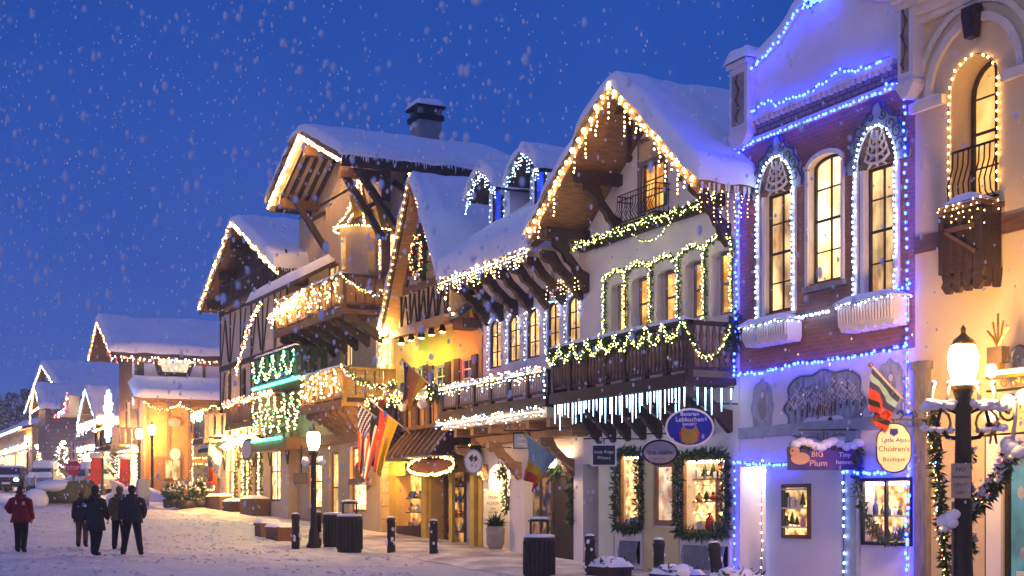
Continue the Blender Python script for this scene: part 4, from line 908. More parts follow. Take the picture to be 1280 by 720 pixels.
# ================================================================== lilac wing with dormers
WX0, WX1 = X(604), IX0-.01
def wing_building():
    root = thing("wing_building", "lilac stucco wing with two dormers, tall narrow windows and low slatted balcony", "building", ((WX0+WX1)/2, FY+3, 0))
    oh = -1.25; ez = 8.02; ex0, ex1 = X(549,oh), X(664,oh)-.02
    wins = [(612,626,399,460),(635,649.5,393,452),(658.6,674,386,447),(684,699,377,435),(709,725,369,430)]
    hs = [[X(a), X(b), Z((a+b)/2,d), Z((a+b)/2,c), .22, .12] for a,b,c,d in wins]
    a1 = [X(611), X(637), ground(-36), Z(624,580), .3, 1.0]; a2 = [X(656), X(717), ground(-33), Z(690,577), .45, .3]
    mb = MB(); zs = Z(660,500); wall(mb, WX0, WX1, zs, ez+.3, FY, hs, .12, WHITE2); wall(mb, WX0, WX1, -.2, zs, FY, [a1,a2], 1, WHITE); shell(mb, WX0, WX1, -.2, ez+.2, FY, 8, WHITE2, False)
    for a in (a1,a2): mb.face([(a[0],FY+a[5],a[2]),(a[1],FY+a[5],a[2]),(a[1],FY+a[5],a[3]),(a[0],FY+a[5],a[3])], WHITE)
    mb.build("wall", root)
    for h in hs: window(root, h[0], h[1], h[2], h[3], FY+.11, DWOOD, P_AMB2, 2, 3, .05, .22)
    o = MB()
    for h in hs:
        xc = (h[0]+h[1])/2; w = (h[1]-h[0])/2+.16; z = h[3]+.1
        P = [(-1,0),(-1.1,.12),(-.85,.2),(-.9,.34),(-.6,.36),(-.5,.55),(-.22,.58),(-.15,.8),(0,.98),(.15,.8),(.22,.58),(.5,.55),(.6,.36),(.9,.34),(.85,.2),(1.1,.12),(1,0),(.6,.14),(.3,.2),(0,.22),(-.3,.2),(-.6,.14)]
        o.prism([(xc+p[0]*w, z+p[1]*.78) for p in P], 'y', FY-.02, FY-.001, mat("painted grey tracery", (.33,.31,.34), .9, .3, 6, .1))
    o.build("painted_tracery", root)
    # roof: eave slab rising back
    pit = math.tan(R(36)); m = MB(); y0, y1 = FY+oh, FY+3.3
    m.prism([(y0,ez),(y1,ez+(y1-y0)*pit),(y1,ez+(y1-y0)*pit-.2),(y0,ez-.2)], 'x', ex0, ex1, MWOOD)
    m.prism([(y1,ez+(y1-y0)*pit),(y1+5,ez+(y1-y0)*pit-5*pit),(y1+5,ez+(y1-y0)*pit-5*pit-.2),(y1,ez+(y1-y0)*pit-.2)], 'x', ex0+.01, ex1-.01, MWOOD); ro = m.build("roof", root)
    s = MB(); snow_sheet(s, lambda u,v: (ex0-.05+(ex1-ex0+.05)*u, y0-.1+(y1-y0+.1)*rounded_par(v,0), ez+.01+(-.1+(y1-y0+.1)*rounded_par(v,0))*pit), ex1-ex0, 6, .5, 26, 26); s.build("roof_snow", ro); icicles(ro, (ex0,y0-.06,ez-.05), (ex1,y0-.06,ez-.05), .08, .35, .09)
    k = MB()
    for i in range(7):
        x = WX0+.35+(WX1-WX0-.4)*i/6; bracket(k, x, FY-.002, FY+oh+.12, ez-.22, ez-1.25, .17, DWOOD)
    k.each("eave_bracket", root)
    # dormers
    for i, (pc, pk, plo, pro, pe, wl, wr, wt, wb) in enumerate(((623,196,602,645,236,627,641,237,277),(676,173,654,699,214,679,692,212,248))):
        of = .35; y = FY+of; xc = X(pc+1,of); zp = Z(pc,pk+10,of); hw = .95; ze = Z(pc,pe,of); zb = ez+(y-y0)*pit
        d = MB(); d.face([(xc-hw*.72,y,zb-.3),(xc+hw*.72,y,zb-.3),(xc+hw*.72,y,ze),(xc,y,zp-.25),(xc-hw*.72,y,ze)], WHITE2)
        for sx in (-1,1): d.face([(xc+sx*hw*.72,y,zb-.3),(xc+sx*hw*.72,y+3,zb+2.0),(xc+sx*hw*.72,y+3,ze),(xc+sx*hw*.72,y,ze)], WHITE2)
        dm = d.build("dormer", root)
        window(root, xc-.28, xc+.30, zb+.25, ze+.02, y-.003, DWOOD, P_BLUE, 1, 1, .06)
        gable_roof(dm, xc-hw, ze-.15, xc, zp, xc+hw, ze-.15, y-.55, y+3, .12, DWOOD, .3, name="dormer_roof")
        nm = ("left","right")[i]
        lights("cool white icicle lights under the %s snowy dormer gable" % nm, [(xc-hw,y-.58,ze-.2),(xc,y-.58,zp-.1),(xc+hw,y-.58,ze-.2)], [COOL,COOL2,BLUEW], .1, .024, .07, drop=(.15,.5,.16))
        lights("cool white lights around the blue window of the %s dormer" % nm, [(xc-.42,y-.08,zb+.2),(xc-.42,y-.08,ze+.1),(xc+.42,y-.08,ze+.1),(xc+.42,y-.08,zb+.2)], [COOL2,BLUEW], .14, .024, .02)
    # low slatted balcony
    off = -1.2; cx0, cx1 = X(552,off), X(684,off)-.05; rz_, bz = 4.92, 4.22
    ba = balcony(root, cx0, cx1, FY+off, FY-.002, bz, rz_, DWOOD, posts=6, bal=.14, bm=mat("pale balusters", (.40,.33,.33), .6, .2, 4, .1))
    b = MB(); b.box(cx0+.02, cx1-.02, FY+off+.02, FY-.003, bz-.45, bz-.195, TAN); b.build("balcony_soffit", ba)
    c = MB()
    for i in range(6): x = cx0+.6+(cx1-cx0-.8)*i/5; c.box(x-.09, x+.09, FY+off+.15, FY-.004, bz-.66, bz-.452, LWOOD)
    c.box(cx0+.3, cx1-.1, FY-.45, FY-.005, bz-.86, bz-.662, LWOOD); c.each("beam", root)
    br = MB()
    for x in (X(604)+.25, X(650), X(716)): bracket(br, x, FY-.003, FY-.95, bz-.87, bz-1.75, .2, LWOOD)
    br.each("timber_bracket", root)
    # lights
    lights("dense warm white icicle lights under the snowy eave of the lilac wing", [(ex0+.05,FY+oh-.06,ez-.12),(ex1-.05,FY+oh-.06,ez-.12)], [WARM2,WARM2,COOL2], .07, .024, .08, drop=(.12,.5,.09), dsp=.085)
    lights("sparse white icicle lights on the eave shadow side beside the big gable", [(ex1-1.1,FY-.25,ez-.75),(IX0+.3,FY-.25,ez-.75)], WARM, .14, .02, .02, drop=(.2,.5,.15))
    lights("dense white icicle lights along the top rail of the slatted balcony", [(cx0,FY+off-.08,rz_+.04),(cx1,FY+off-.08,rz_+.04)], [COOL2,WARM2], .06, .024, .08, drop=(.08,.34,.09), dsp=.085)
    lights("dense cool white icicle lights below the slatted balcony", [(cx0-.2,FY+off-.08,bz-.22),(cx1,FY+off-.08,bz-.22)], [COOL2,COOL,WARM2], .06, .024, .08, drop=(.08,.3,.09), dsp=.085)
    lights("short blue bulb string down the right post of the slatted balcony", [(cx1+.04,FY+off-.08,rz_),(cx1+.04,FY+off-.08,bz)], BLUEW, .12, .03, .02, each=True)
    for i, h in enumerate(hs):
        xc = (h[0]+h[1])/2; a = (h[1]-h[0])/2; zt = h[3]-.22
        nm = ("first from the yellow shop","second from the yellow shop","middle","fourth from the yellow shop","nearest the big gable")[i]
        lights("blue white lights around the narrow wing window %s" % nm, [(h[0]-.03,FY-.05,h[2]),(h[0]-.03,FY-.05,zt)]+[(xc-(a+.03)*math.cos(math.pi*k/8),FY-.05,zt+.25*math.sin(math.pi*k/8)) for k in range(1,9)]+[(h[1]+.03,FY-.05,zt-.25)], [BLUEW,COOL2,BLUEW], .1, .024, .025, group="lights around the wing windows")
    # arcade: door, wall sign, warm lanterns inside
    dz = Z(680,590,.3); d = MB(); yb = FY+a2[5]-.02; z0 = ground(-33)+.02; xa, xb = X(663,.3), X(697,.3)
    d.box(xa-.1, xa+.16, yb-.10, yb, z0, dz+.1, DWOOD); d.box(xb-.16, xb, yb-.10, yb, z0, dz+.1, DWOOD); d.box(xa+.16, xb-.16, yb-.09, yb, dz-.15, dz+.1, DWOOD); d.box(xa+.16, xb-.16, yb-.09, yb, z0, z0+.4, DWOOD); d.box((xa+xb)/2-.04, (xa+xb)/2+.04, yb-.085, yb, z0+.4, dz-.15, DWOOD)
    dr = d.build("door", root); p = MB(); p.box(xa+.13, xb-.13, yb-.05, yb-.02, z0+.35, dz-.15, pane("shop door pane", (.012,.007,.005), (.55,.24,.08), .5, 4.5, lo=.4, hi=.68)); p.build("pane", dr); hd = MB(); hd.box(xb-.1, xb-.05, yb-.13, yb-.082, z0+1.0, z0+1.25, GOLD); hd.build("handle", dr)
    q = MB(); q.box(xb+.05, a2[1]-.02, yb-.1, yb, z0, dz+.05, mat("dark recess boards", (.03,.022,.02), .8, .3, 3, .2)); q.build("shutter_panel", root)
    w = MB(); w.box(a1[0]+1.2, a1[1]-.01, FY+.3, FY+.96, ground(-36), a1[3]-.2, DWOOD); w.build("side_door", root)
    for i, (a, xx) in enumerate(((a1, (a1[0]+a1[1])/2-.1),(a2, a2[1]-.5))):
        lp = MB(); zt = a[3]-.12; yy = FY+(.45 if i == 0 else -.35); zt -= 0 if i == 0 else -.25; lp.tube([(xx,yy,zt+.15),(xx,yy,zt)], .02, IRON, 5); lp.rev((xx,yy,zt-.3), [(.05,0),(.1,.04),(.12,.25),(.04,.3)], emit("arcade lamp lit", (1,.68,.36), 80), 10); lp.rev((xx,yy,zt-.02), [(.15,0),(.05,.1)], IRON, 10)
        lp.build("ceiling_lamp", root)
    garland("leafy unlit garland over the arched doorway of the lilac wing", [(xb+.02,FY+.1,dz-.15),(xb+.25,FY+.05,dz+.12),(a2[1]-.35,FY+.05,dz+.1),(a2[1]-.15,FY+.02,dz-.3),(a2[1]-.12,FY+.02,z0+.9)], None, .13, 80, .2)
    garland("narrow fir garland hanging in the left arch of the lilac wing", [(a1[1]-.75,FY-.08+.1,a1[3]-.3),(a1[1]-.35,FY-.03,a1[3]-.12),(a1[1]-.12,FY-.03,a1[3]-.4),(a1[1]-.14,FY-.03,ground(-36)+1.1)], [WARM], .12, 80, .18, .25, .018)
    pt = MB(); pc = (a1[1]-.3, FY-.28, ground(-35.6)+.12); pt.rev(pc, [(.17,0),(.24,.15),(.26,.55),(.22,.62)], STONE, 12); pr = tag(pt.build("planter"), "grey stone urn planter with fir twigs by the left arch", "planter"); f = MB()
    for i in range(160): dd = Vector((RND.gauss(0,1),RND.gauss(0,1),abs(RND.gauss(0,1)))); f.leaf(Vector(pc)+Vector((0,0,.62)), dd, RND.uniform(.15,.45), .06, FIR)
    f.build("greenery", pr)
wing_building()

# ================================================================== yellow shop with the steep gable
def yellow_shop():
    x0, x1 = X(458), X(603)-.02
    root = thing("yellow_shop", "yellow shop with a steep snowy gable, shingled side roof and dark ribbed awning", "building", ((x0+x1)/2, FY+3, 0))
    of = -1.0; xp, zp = X(515,of), Z(515,216,of); xr, zr = X(549,of), Z(549,340,of); xl, zl = X(478,of), Z(478,408,of)
    base = ground(x1); zt = zr-.6
    def hole(pl, pr, pt, pb, d=.15): pc = (pl+pr)/2; return [X(pl), X(pr), Z(pc,pb), Z(pc,pt), 0, d]
    ws = [hole(519,529,460,487), hole(543,557,457,484), hole(576,590,448,474)]
    sh1 = hole(462,486,577,655,.5); sh2 = hole(499,531,588,672,.4); sh3 = hole(538,590,588,700,.6); sh3[2] = base; sh2[2] = .9; 
    mb = MB(); zsp = Z(530,560); wall(mb, x0, x1, zsp, zt, FY, ws, .15, YELLOW); wall(mb, x0, x1, 0, zsp, FY, [sh1,sh2,sh3], .3, YWOOD, OCHRE); shell(mb, x0, x1, 0, zt, FY, 8, YELLOW)
    for h, m in ((sh1,P_NEAR),(sh2,pane("amber shelf light", (.25,.08,.01), (1,.5,.12), 1.6, 3)),(sh3,pane("deep shop interior", (.05,.018,.005), (.9,.42,.10), 1.2, 2.2, lo=.42, hi=.72))): mb.face([(h[0],FY+h[5],h[2]),(h[1],FY+h[5],h[2]),(h[1],FY+h[5],h[3]),(h[0],FY+h[5],h[3])], m)
    mb.build("wall", root)
    # gable front with small timbers
    yg = FY-.58; g = MB(); zb = Z(535,408,-.6)
    def rx(z): return xl+(xp-xl)*(z-zl)/(zp-zl)+.3, xr-(xr-xp)*(z-zr)/(zp-zr)-.25
    L, Rr = rx(zb); g.prism([(max(L,x0+.1),zb),(Rr+.25,zb),(xr-.2,zr-.2),(xp,zp-.5),(xl+.35,zl-.1)] if False else [(xl+.3,zb),(xr-.15,zb),(xr-.15,zr-.1),(xp,zp-.35),(xl+.3,zl)], 'y', yg, FY-.002, mat("gable cream panel", (.70,.54,.28), .85, .15, 2, .1)); g.build("gable_wall", root)
    t = MB()
    t.box(xl+.25, xr-.0, yg-.28, yg-.002, zb-.12, zb+.14, LWOOD); zm = zb+1.25
    t.box(xl+.9, xr-.15, yg-.12, yg-.003, zm-.1, zm+.1, MWOOD); t.box(xp-.08, xp+.08, yg-.1, yg-.004, zm+.1, zp-.6, MWOOD)
    for i in range(6):
        xx = xl+.6+(xr-xl-.9)*i/5; t.box(xx-.035, xx+.035, yg-.06, yg-.005, zb+.14, zm-.1, DWOOD)
        if i < 5:
            w = (xr-xl-.9)/5; t.bar((xx+.08,yg-.06,zb+.18),(xx+w*.5,yg-.03,zm-.14),.035,.05,DWOOD); t.bar((xx+w-.08,yg-.065,zb+.18),(xx+w*.5,yg-.035,zm-.14),.035,.05,DWOOD)
    t.bar((xl+1.0,yg-.07,zm+.1),(xp-.1,yg-.07,zp-1.3),.1,.14,MWOOD); t.bar((xr-.3,yg-.07,zm+.1),(xp+.1,yg-.07,zp-1.3),.1,.14,MWOOD)
    t.build("timber_frame", root)
    ro = gable_roof(root, xl, zl, xp, zp, xr, zr, FY+of, FY+5.5, .16, mat('golden roof boards', (.56,.33,.11), .6, .3, 3, .3, stretch=(6,1,6)), .34)
    b = MB()
    for (a, za, c, zc) in ((xl,zl,xp,zp),(xp,zp,xr,zr)): b.prism([(a,za-.02),(c,zc-.02),(c,zc-.34),(a,za-.34)], 'y', FY+of-.05, FY+of-.003, DWOOD)
    b.build("barge_board", ro)
    s = MB(); yr0, yr1 = FY-.7, FY+1.5; za = Z(580,388,-.7); s.prism([(yr0,za),(yr1,za+1.6),(yr1,za+1.45),(yr0,za-.15)], 'x', xr+.02, x1, SHING); s.box(xr+.02, x1, FY-.6, FY-.002, za-.42, za-.152, MWOOD); s.build("side_roof", root)
    for i, h in enumerate(ws):
        wn = window(root, h[0], h[1], h[2], h[3], FY+.12, WHITE, GLASSD, 2, 2, .05); sm = MB()
        for (a, c) in ((h[0]-.42,h[0]-.03),(h[1]+.03,h[1]+.42)): sm.box(a, c, FY-.05, FY-.002, h[2]-.03, h[3]+.05, mat("plum shutters", (.09,.03,.05), .6, .3, 4, .1)); sm.box(a+.05, c-.05, FY-.06, FY-.051, h[2]+.05, h[3]-.05, DWOOD)
        sm.each("shutter", wn)
    # balcony box above the awning
    bo = -1.1; bx0, bx1 = X(470,bo), X(548,bo)+.3; bz1 = Z(500,497,bo); bz0 = Z(500,535,bo)
    k = MB(); k.box(bx0, bx1, FY+bo, FY-.003, bz0-.1, bz0, MWOOD); k.box(bx0, bx1, FY+bo-.04, FY+bo+.1, bz1-.1, bz1, LWOOD)
    n = 16
    for i in range(n): xx = bx0+(bx1-bx0)*(i+.5)/n; k.box(xx-.14, xx+.14, FY+bo, FY+bo+.04, bz0, bz1-.101, OWOOD if i % 3 else MWOOD)
    for i in range(7): xx = bx0+(bx1-bx0)*i/6; k.box(xx-.07, xx+.07, FY+bo-.06, FY+bo-.001, bz0, bz1-.1, DWOOD)
    k.build("balcony", root)
    a = MB(); az1 = bz0-.12; az0 = az1-.75; ax1 = x1-.05
    METAL = mat("dark standing seam metal", (.045,.03,.035), .35, .3, 3, .1, metal=.4)
    a.prism([(FY-.004,az1),(FY+bo+.2,az1),(FY+bo-.45,az0),(FY+bo-.4,az0-.06),(FY-.004,az0-.06)], 'x', bx0, ax1, METAL)
    for i in range(14): xx = bx0+(ax1-bx0)*i/13; a.bar((xx,FY+bo+.18,az1+.02),(xx,FY+bo-.45,az0+.02),.05,.05,LWOOD)
    a.build("awning", root)
    # shopfront: posts, fascia, counter
    p = MB()
    for (pl, pr) in ((486,499),(531,537),(592,597)): p.box(X(pl), X(pr), FY-.12, FY-.001, .2, az0-.06, YWOOD)
    p.box(x0+.1, x1-.1, FY-.14, FY-.121, az0-.5, az0-.1, YWOOD); p.box(X(565),X(569),FY-.1,FY-.001,base,az0-.1,YWOOD); p.each("shopfront_post", root)
    q = MB(); q.box(sh2[0], sh2[1], FY-.1, FY+.3, .55, 1.05, DWOOD); q.box(sh1[0]-.1, sh1[1]+.1, FY-.25, FY-.002, .3, sh1[2], OWOOD); q.box(X(543), X(546), FY+.3, FY+.36, base, sh3[3], DWOOD); q.box(X(566),X(569),FY+.35,FY+.41,base,sh3[3],MWOOD); q.box(X(569)+.002,X(586),FY+.36,FY+.4,base,base+2.0,GREYP); q.each("shopfront_panel", root)
    f = MB()
    for xx in (sh1[0], sh1[1]-.08): f.box(xx, xx+.08, FY-.06, FY+.03, sh1[2], sh1[3], OWOOD)
    f.box(sh1[0]+.08, sh1[1]-.08, FY-.06, FY+.03, sh1[3]-.1, sh1[3], OWOOD); f.box(sh1[0]+.08,sh1[1]-.08,FY+.1,FY+.45,sh1[2],sh1[2]+.05,LWOOD); f.box(sh1[0]+.35, sh1[1]-.4, FY+.2, FY+.4, sh1[2]+.05, sh1[2]+1.9, mat("draped red goods", (.25,.06,.05), .9, .6, 6, .2, col2=(.4,.32,.26))); f.build("display_window", root)
    # lights
    lights("warm bulbs along the left edge of the steep snowy gable", [(xp,FY+of-.09,zp-.02),(xl,FY+of-.09,zl-.05),(xl,FY+of-.09,zl-1.6)], WARM, .2, .036, .01, each=True)
    lights("warm bulbs along the right edge of the steep snowy gable", [(xp,FY+of-.09,zp-.02),(xr,FY+of-.09,zr-.05)], WARM2, .15, .036, .01, each=True)
    lights("big warm bulbs along the shingled side roof of the yellow shop", [(xr+.1,FY+of-.05,zr-.1),(xr+.25,FY-.76,za+.02),(x1-.05,FY-.76,za-.02)], WARM2, .3, .05, .01, each=True)
    wr = MB(); wc = (xp+.15, yg-.25, zm+.8); pts = [(wc[0]+.42*math.cos(2*math.pi*i/20), wc[1], wc[2]+.55*math.sin(2*math.pi*i/20)) for i in range(21)]
    garland("green wreath with tiny lights hung on the steep gable", pts, [LIME,WARM,REDB], .14, 120, .16, .07, .024, name="wreath", cat="wreath")
    # coloured floodlights under the jetty
    for i in range(5):
        xx = xl+.9+(xr-xl-1.3)*i/4; cn = ("green","red","green","red","red")[i]; c = (1,.10,.03) if cn == "red" else (.12,1,.06)
        l = thing("floodlight", "%s floodlight under the gable beam, %s from the left" % (cn, ("first","second","third","fourth","fifth")[i]), "floodlight", (xx, yg-.15, zb-.3), "floodlights under the gable beam")
        m = MB(); m.rev((xx,yg-.15,zb-.32), [(.09,0),(.11,.06),(.06,.2)], IRON, 10); m.build("housing", l); e = MB(); e.rev((xx,yg-.15,zb-.335), [(.075,0),(.078,.013)], emit(cn+" flood glass", c, 420), 10); e.build("lens", l)
    lp = MB(); lp.rev((xl+.12,FY+of-.02,zl-.3), [(.1,.12),(.14,.06),(.05,0)], emit("uplight lit", (1,.60,.22), 200), 10); lp.rev((xl+.12,FY+of-.02,zl-.4), [(.05,0),(.06,.1)], IRON, 8); solo(lp, "uplight", "small bright uplight at the foot of the steep gable", "uplight")
    garland("thick fir garland with white lights and ornaments along the yellow shop balcony", [(bx0,FY+bo-.12,bz1-.1),(bx1,FY+bo-.12,bz1-.05)], [LIME,WARM2], .26, 90, .22, .05, .026)
    for (u, c, s_, l) in ((.30,REDM,.2,"red bow on the balcony garland of the yellow shop"),(.62,WHITE,.11,"white snowman head ornament on the yellow shop balcony garland"),(.9,WHITE,.12,"white and red ornament at the right end of the yellow shop garland")):
        o = MB(); xx = bx0+(bx1-bx0)*u; 
        if c is REDM:
            for sx in (-1,1): o.ball((xx+sx*.15,FY+bo-.4,bz1-.1), .13, REDM, 8, 6, (1.2,.5,.8))
            o.ball((xx,FY+bo-.42,bz1-.1), .06, REDM, 7, 5)
            for sx in (-1,1): o.bar((xx,FY+bo-.4,bz1-.12),(xx+sx*.12,FY+bo-.4,bz1-.5),.08,.02,REDM)
        else:
            o.ball((xx,FY+bo-.4,bz1-.05), s_, WHITE, 10, 8); o.ball((xx,FY+bo-.4,bz1-.38), s_*1.15, WHITE, 10, 8); o.rev((xx,FY+bo-.4,bz1+.1), [(s_*1.1,0),(s_*1.1,.04),(s_*.7,.05),(s_*.6,.22)], NAVY if u < .8 else REDM, 10)
        solo(o, "ornament", l, "ornament")
    si = thing("shop_sign", "dark red wooden shop sign ringed with white lights under the awning", "sign", (X(543,-.7), FY-.7, Z(543,582,-.7)))
    m = MB(); sx0, sx1 = X(514,-.7), X(572,-.7); sz = Z(543,582,-.7); m.prism(ellipse((sx0+sx1)/2, sz, (sx1-sx0)/2, .24, 24), 'y', FY-.72, FY-.66, mat("plum sign board", (.16,.05,.04), .6, .3, 5, .1)); m.box((sx0+sx1)/2-.02,(sx0+sx1)/2+.02,FY-.7,FY-.66,sz+.24,az0-.06,IRON); m.build("board", si)
    garland("oval ring of white lights around the dark red shop sign", [((sx0+sx1)/2+(sx1-sx0)/2*math.cos(2*math.pi*i/30),FY-.76,sz+.27*math.sin(2*math.pi*i/30)) for i in range(31)], [LIME,WARM2], .06, 60, .1, .055, .026)
    lights("cluster of white lights hanging right of the dark red shop sign", [(sx1+.4,FY-.5,sz+.5),(sx1+.5,FY-.5,sz-.1),(sx1+1.3,FY-.4,sz-.4)], WARM2, .08, .03, .06)
    goods('wares on the lit shelves of the yellow shop front', 'wares in the yellow shop front', sh2[0]+.1, sh2[1]-.1, [1.06, 1.5, 1.95], FY+.3, 7, 12); goods('wares on the floor shelves beside the yellow shop door', 'wares beside the yellow shop door', sh3[0]+.1, X(566), [base+.5, base+.95, base+1.4, base+1.85], FY+.45, 5, 13)
    q = MB()
    for z in (1.03,1.47,1.92): q.box(sh2[0]+.05, sh2[1]-.05, FY+.2, FY+.39, z, z+.03, DWOOD)
    for z in (.47,.92,1.37,1.82): q.box(sh3[0]+.05, X(566), FY+.36, FY+.58, base+z, base+z+.03, DWOOD)
    q.each('shelf', root)
    for i in range(0):
        g = MB(); c = RND.choice((REDM,GOLD,CREAMT,FIR2)); u = RND.random(); h_ = sh2 if i < 9 else sh3; xx = h_[0]+.2+(h_[1]-h_[0]-.4)*((i % 9)/8); yy = FY+.18 if i < 9 else FY+.25; zz = 1.05 if i < 9 else base+.5
        g.rev((xx,yy,zz), [(.06,0),(.1,.08),(.05,.2),(.07,.26),(.02,.34)], c, 8); solo(g, "ornament", "small ornament set out inside the yellow shop front", "ornament", "goods inside the yellow shop")
yellow_shop()

# ================================================================== tower house
def tower_house():
    x0, x1 = -51.9, -43.25; of = -.4; y0 = FY+of
    root = thing("tower_house", "tall tan chalet with a wide braced roof overhang and corner turret", "building", ((x0+x1)/2, FY+3, 0))
    ro_ = -2.0; xp, zp = X(375,ro_), Z(375,160,ro_); xr, zr = X(426,ro_), Z(426,190,ro_); xl, zl = X(336,ro_), Z(336,250,ro_)
    zt = zr-.2; mb = MB()
    def hole(pl, pr, pt, pb): pc = (pl+pr)/2; return [X(pl,of), X(pr,of), Z(pc,pb,of), Z(pc,pt,of), 0, .2]
    lo = [hole(371,389,598,655), hole(396,404,598,660)]; lo = [[-50.6,-49.2,1.6,3.6,0,.2],[-48.4,-47.4,1.1,3.6,0,.3],[-46.2,-44.6,1.5,3.7,0,.3]]
    up = [[-50.8,-49.8,5.5,7.3,0,.15],[-48.6,-47.4,8.4,10.2,0,.15],[-46.8,-46.0,5.4,7.6,.4,.15]]
    wall(mb, x0, x1, .4, zt, y0, lo+up, .2, TAN); shell(mb, x0, x1, .4, zt, y0, 8, TAN)
    mb.face([(x0,y0,zt),(x1,y0,zt),(x1,y0,zr-.3),((x0+x1)/2+.4,y0,zp-.6),(x0,y0,zl-.3)], TAN); mb.build("wall", root)
    for i, h in enumerate(lo): window(root, h[0], h[1], h[2], h[3], y0+.18, OWOOD, P_SHOP if i != 1 else P_AMB2, 1, 2, .08)
    for i, h in enumerate(up): window(root, h[0], h[1], h[2], h[3], y0+.13, MWOOD, P_AMB2, 2, 2, .07, h[4])
    # side wall fittings: blocks, arched lit windows, timber
    d = MB(); blk = brick_mat("tan block wall", (.40,.29,.18), (.36,.26,.16), (.22,.16,.1), .9, .42, .02, .4)
    d.box(x1+.001, x1+.06, y0+.02, FY+1.3, 4.9, 7.75, blk); d.box(x1+.001, x1+.05, y0+.02, FY+1.2, .8, 3.2, blk); d.each("block_panel", root)
    for (pz0, pz1, yy, nm) in ((5.9,7.5,y0+.35,0),(9.2,10.9,y0+.30,1)):
        w = MB(); pts = [(yy-.2,pz0),(yy+.2,pz0),(yy+.2,pz1-.2)]+[(yy+.2*math.cos(math.pi*i/8),pz1-.2+.2*math.sin(math.pi*i/8)) for i in range(1,8)]+[(yy-.2,pz1-.2)]
        if nm == 0: w.prism(pts, 'x', x1+.07, x1+.12, P_AMB); w.build("niche_window", root)
    yw = WX(489,300,x1)[1]; wz0, wz1 = WX(489,338,x1)[2], WX(489,288,x1)[2]; w = MB(); w.box(x1+.002, x1+.08, yw-.45, yw+.45, wz0, wz1, WHITE); sw = w.build("window", root); pn = MB(); pn.box(x1+.081, x1+.1, yw-.3, yw+.3, wz0+.1, wz1-.15, P_SHOP); pn.build("pane", sw)
    lights("bright warm lights framing the white side window of the tall chalet", [(x1+.15,yw-.45,wz0),(x1+.15,yw-.45,wz1),(x1+.15,yw+.45,wz1+.05),(x1+.15,yw+.45,wz0)], WARM2, .07, .03, .02)
    yw2 = WX(480,500,x1)[1]; w = MB(); w.box(x1+.07, x1+.1, yw2-.3, yw2+.3, 5.2, 7.2, WHITE); w.box(x1+.1, x1+.12, yw2-.2, yw2+.2, 5.2, 7.1, P_SHOP); w.build("side_door", root)
    # wide roof
    m = MB(); ya, yb = FY+ro_, FY+4.6; rt = gable_roof(root, xl, zl, xp, zp, xr, zr, ya, yb, .22, mat("pale roof boards", (.62,.50,.34), .7, .25, 3, .2, stretch=(1,6,1)), .30)
    b = MB()
    for (a, za, c, zc) in ((xl,zl,xp,zp),(xp,zp,xr,zr)): b.prism([(a,za-.01),(c,zc-.01),(c,zc-.2),(a,za-.2)], 'y', ya-.06, ya-.003, MWOOD)
    b.box(xr-.04, xr+.06, ya, yb, zr-.42, zr-.02, DWOOD); b.box(xl-.06, xl+.04, ya, yb, zl-.42, zl-.02, DWOOD); b.build("barge_board", rt)
    icicles(rt, (xr+.1,ya,zr-.02), (xr+.1,yb,zr-.02), .06, .3, .06)
    r = MB()
    for i in range(6):   # rafters under the front overhang follow the slope
        y = ya+.25+i*.32
        for (a, za, c, zc) in ((xl,zl,xp,zp),(xr,zr,xp,zp)): r.bar((a,y,za-.31),(c,y,zc-.36),.09,.16,DWOOD)
    for x, z in ((xl+.8,zl+.2),(xp,zp-.3),(xr-.5,zr-.05)): r.box(x-.13, x+.13, ya+.15, y0, z-.62, z-.3, MWOOD)
    for (px_, ) in ((0,),): pass
    r.each("rafter", root)
    k = MB()
    for (xx, zz) in ((xl+1.6,zl+.3),(xr-.5,zr-.3)):
        k.bar((xx,y0,zz-2.2),(xx,ya+.35,zz-.35),.18,.2,DWOOD); k.bar((xx,y0,zz-.9),(xx,y0-.7,zz-1.35),.12,.14,DWOOD)
    k.bar((x1+.05,y0+.9,zr-2.6),(xr-.05,ya+.6,zr-.5),.2,.2,DWOOD); k.bar((x1+.05,y0+2.2,zr-2.4),(xr-.05,y0+.6,zr-.5),.16,.18,DWOOD); k.bar((x1+.06,y0+.4,zr-.6),(xr-.06,y0+1.9,zr-1.6),.14,.16,DWOOD)
    k.box(x1+.001, x1+.12, y0, y0+.3, 8.8, zt, MWOOD); k.box(x1+.001, x1+.1, FY+1.7, FY+2.0, 8.8, zt, TAN); k.each("roof_brace", root)
    c = MB(); cx, cy, cz = WX(532, 152, -44.5); cy = FY+3.2; cx = -45.3; cz = zr+.5
    px_c = 532; 
    q = Vector(GP(532, 51)); cx, cy = q.x, q.y; zb_, zt_ = CZ+(HY-168)/FPX*51, CZ+(HY-143)/FPX*51
    c.box(cx-.45, cx+.45, cy-.42, cy+.42, zb_-1.2, zt_-.3, STONE); c.box(cx-.52, cx+.52, cy-.5, cy+.5, zt_-.299, zt_-.12, IRON); 
    for sx in (-1,1):
        for sy in (-1,1): c.box(cx+sx*.4-.07, cx+sx*.4+.07, cy+sy*.37-.07, cy+sy*.37+.07, zt_-.12, zt_+.12, STONE)
    c.box(cx-.56, cx+.56, cy-.54, cy+.54, zt_+.12, zt_+.2, IRON); ch = c.build("chimney", rt); s = MB(); snow_strip(s, cx-.6, cx+.6, cy-.58, cy+.58, zt_+.2, .26, 10, 10); s.build("snow_cap", ch)
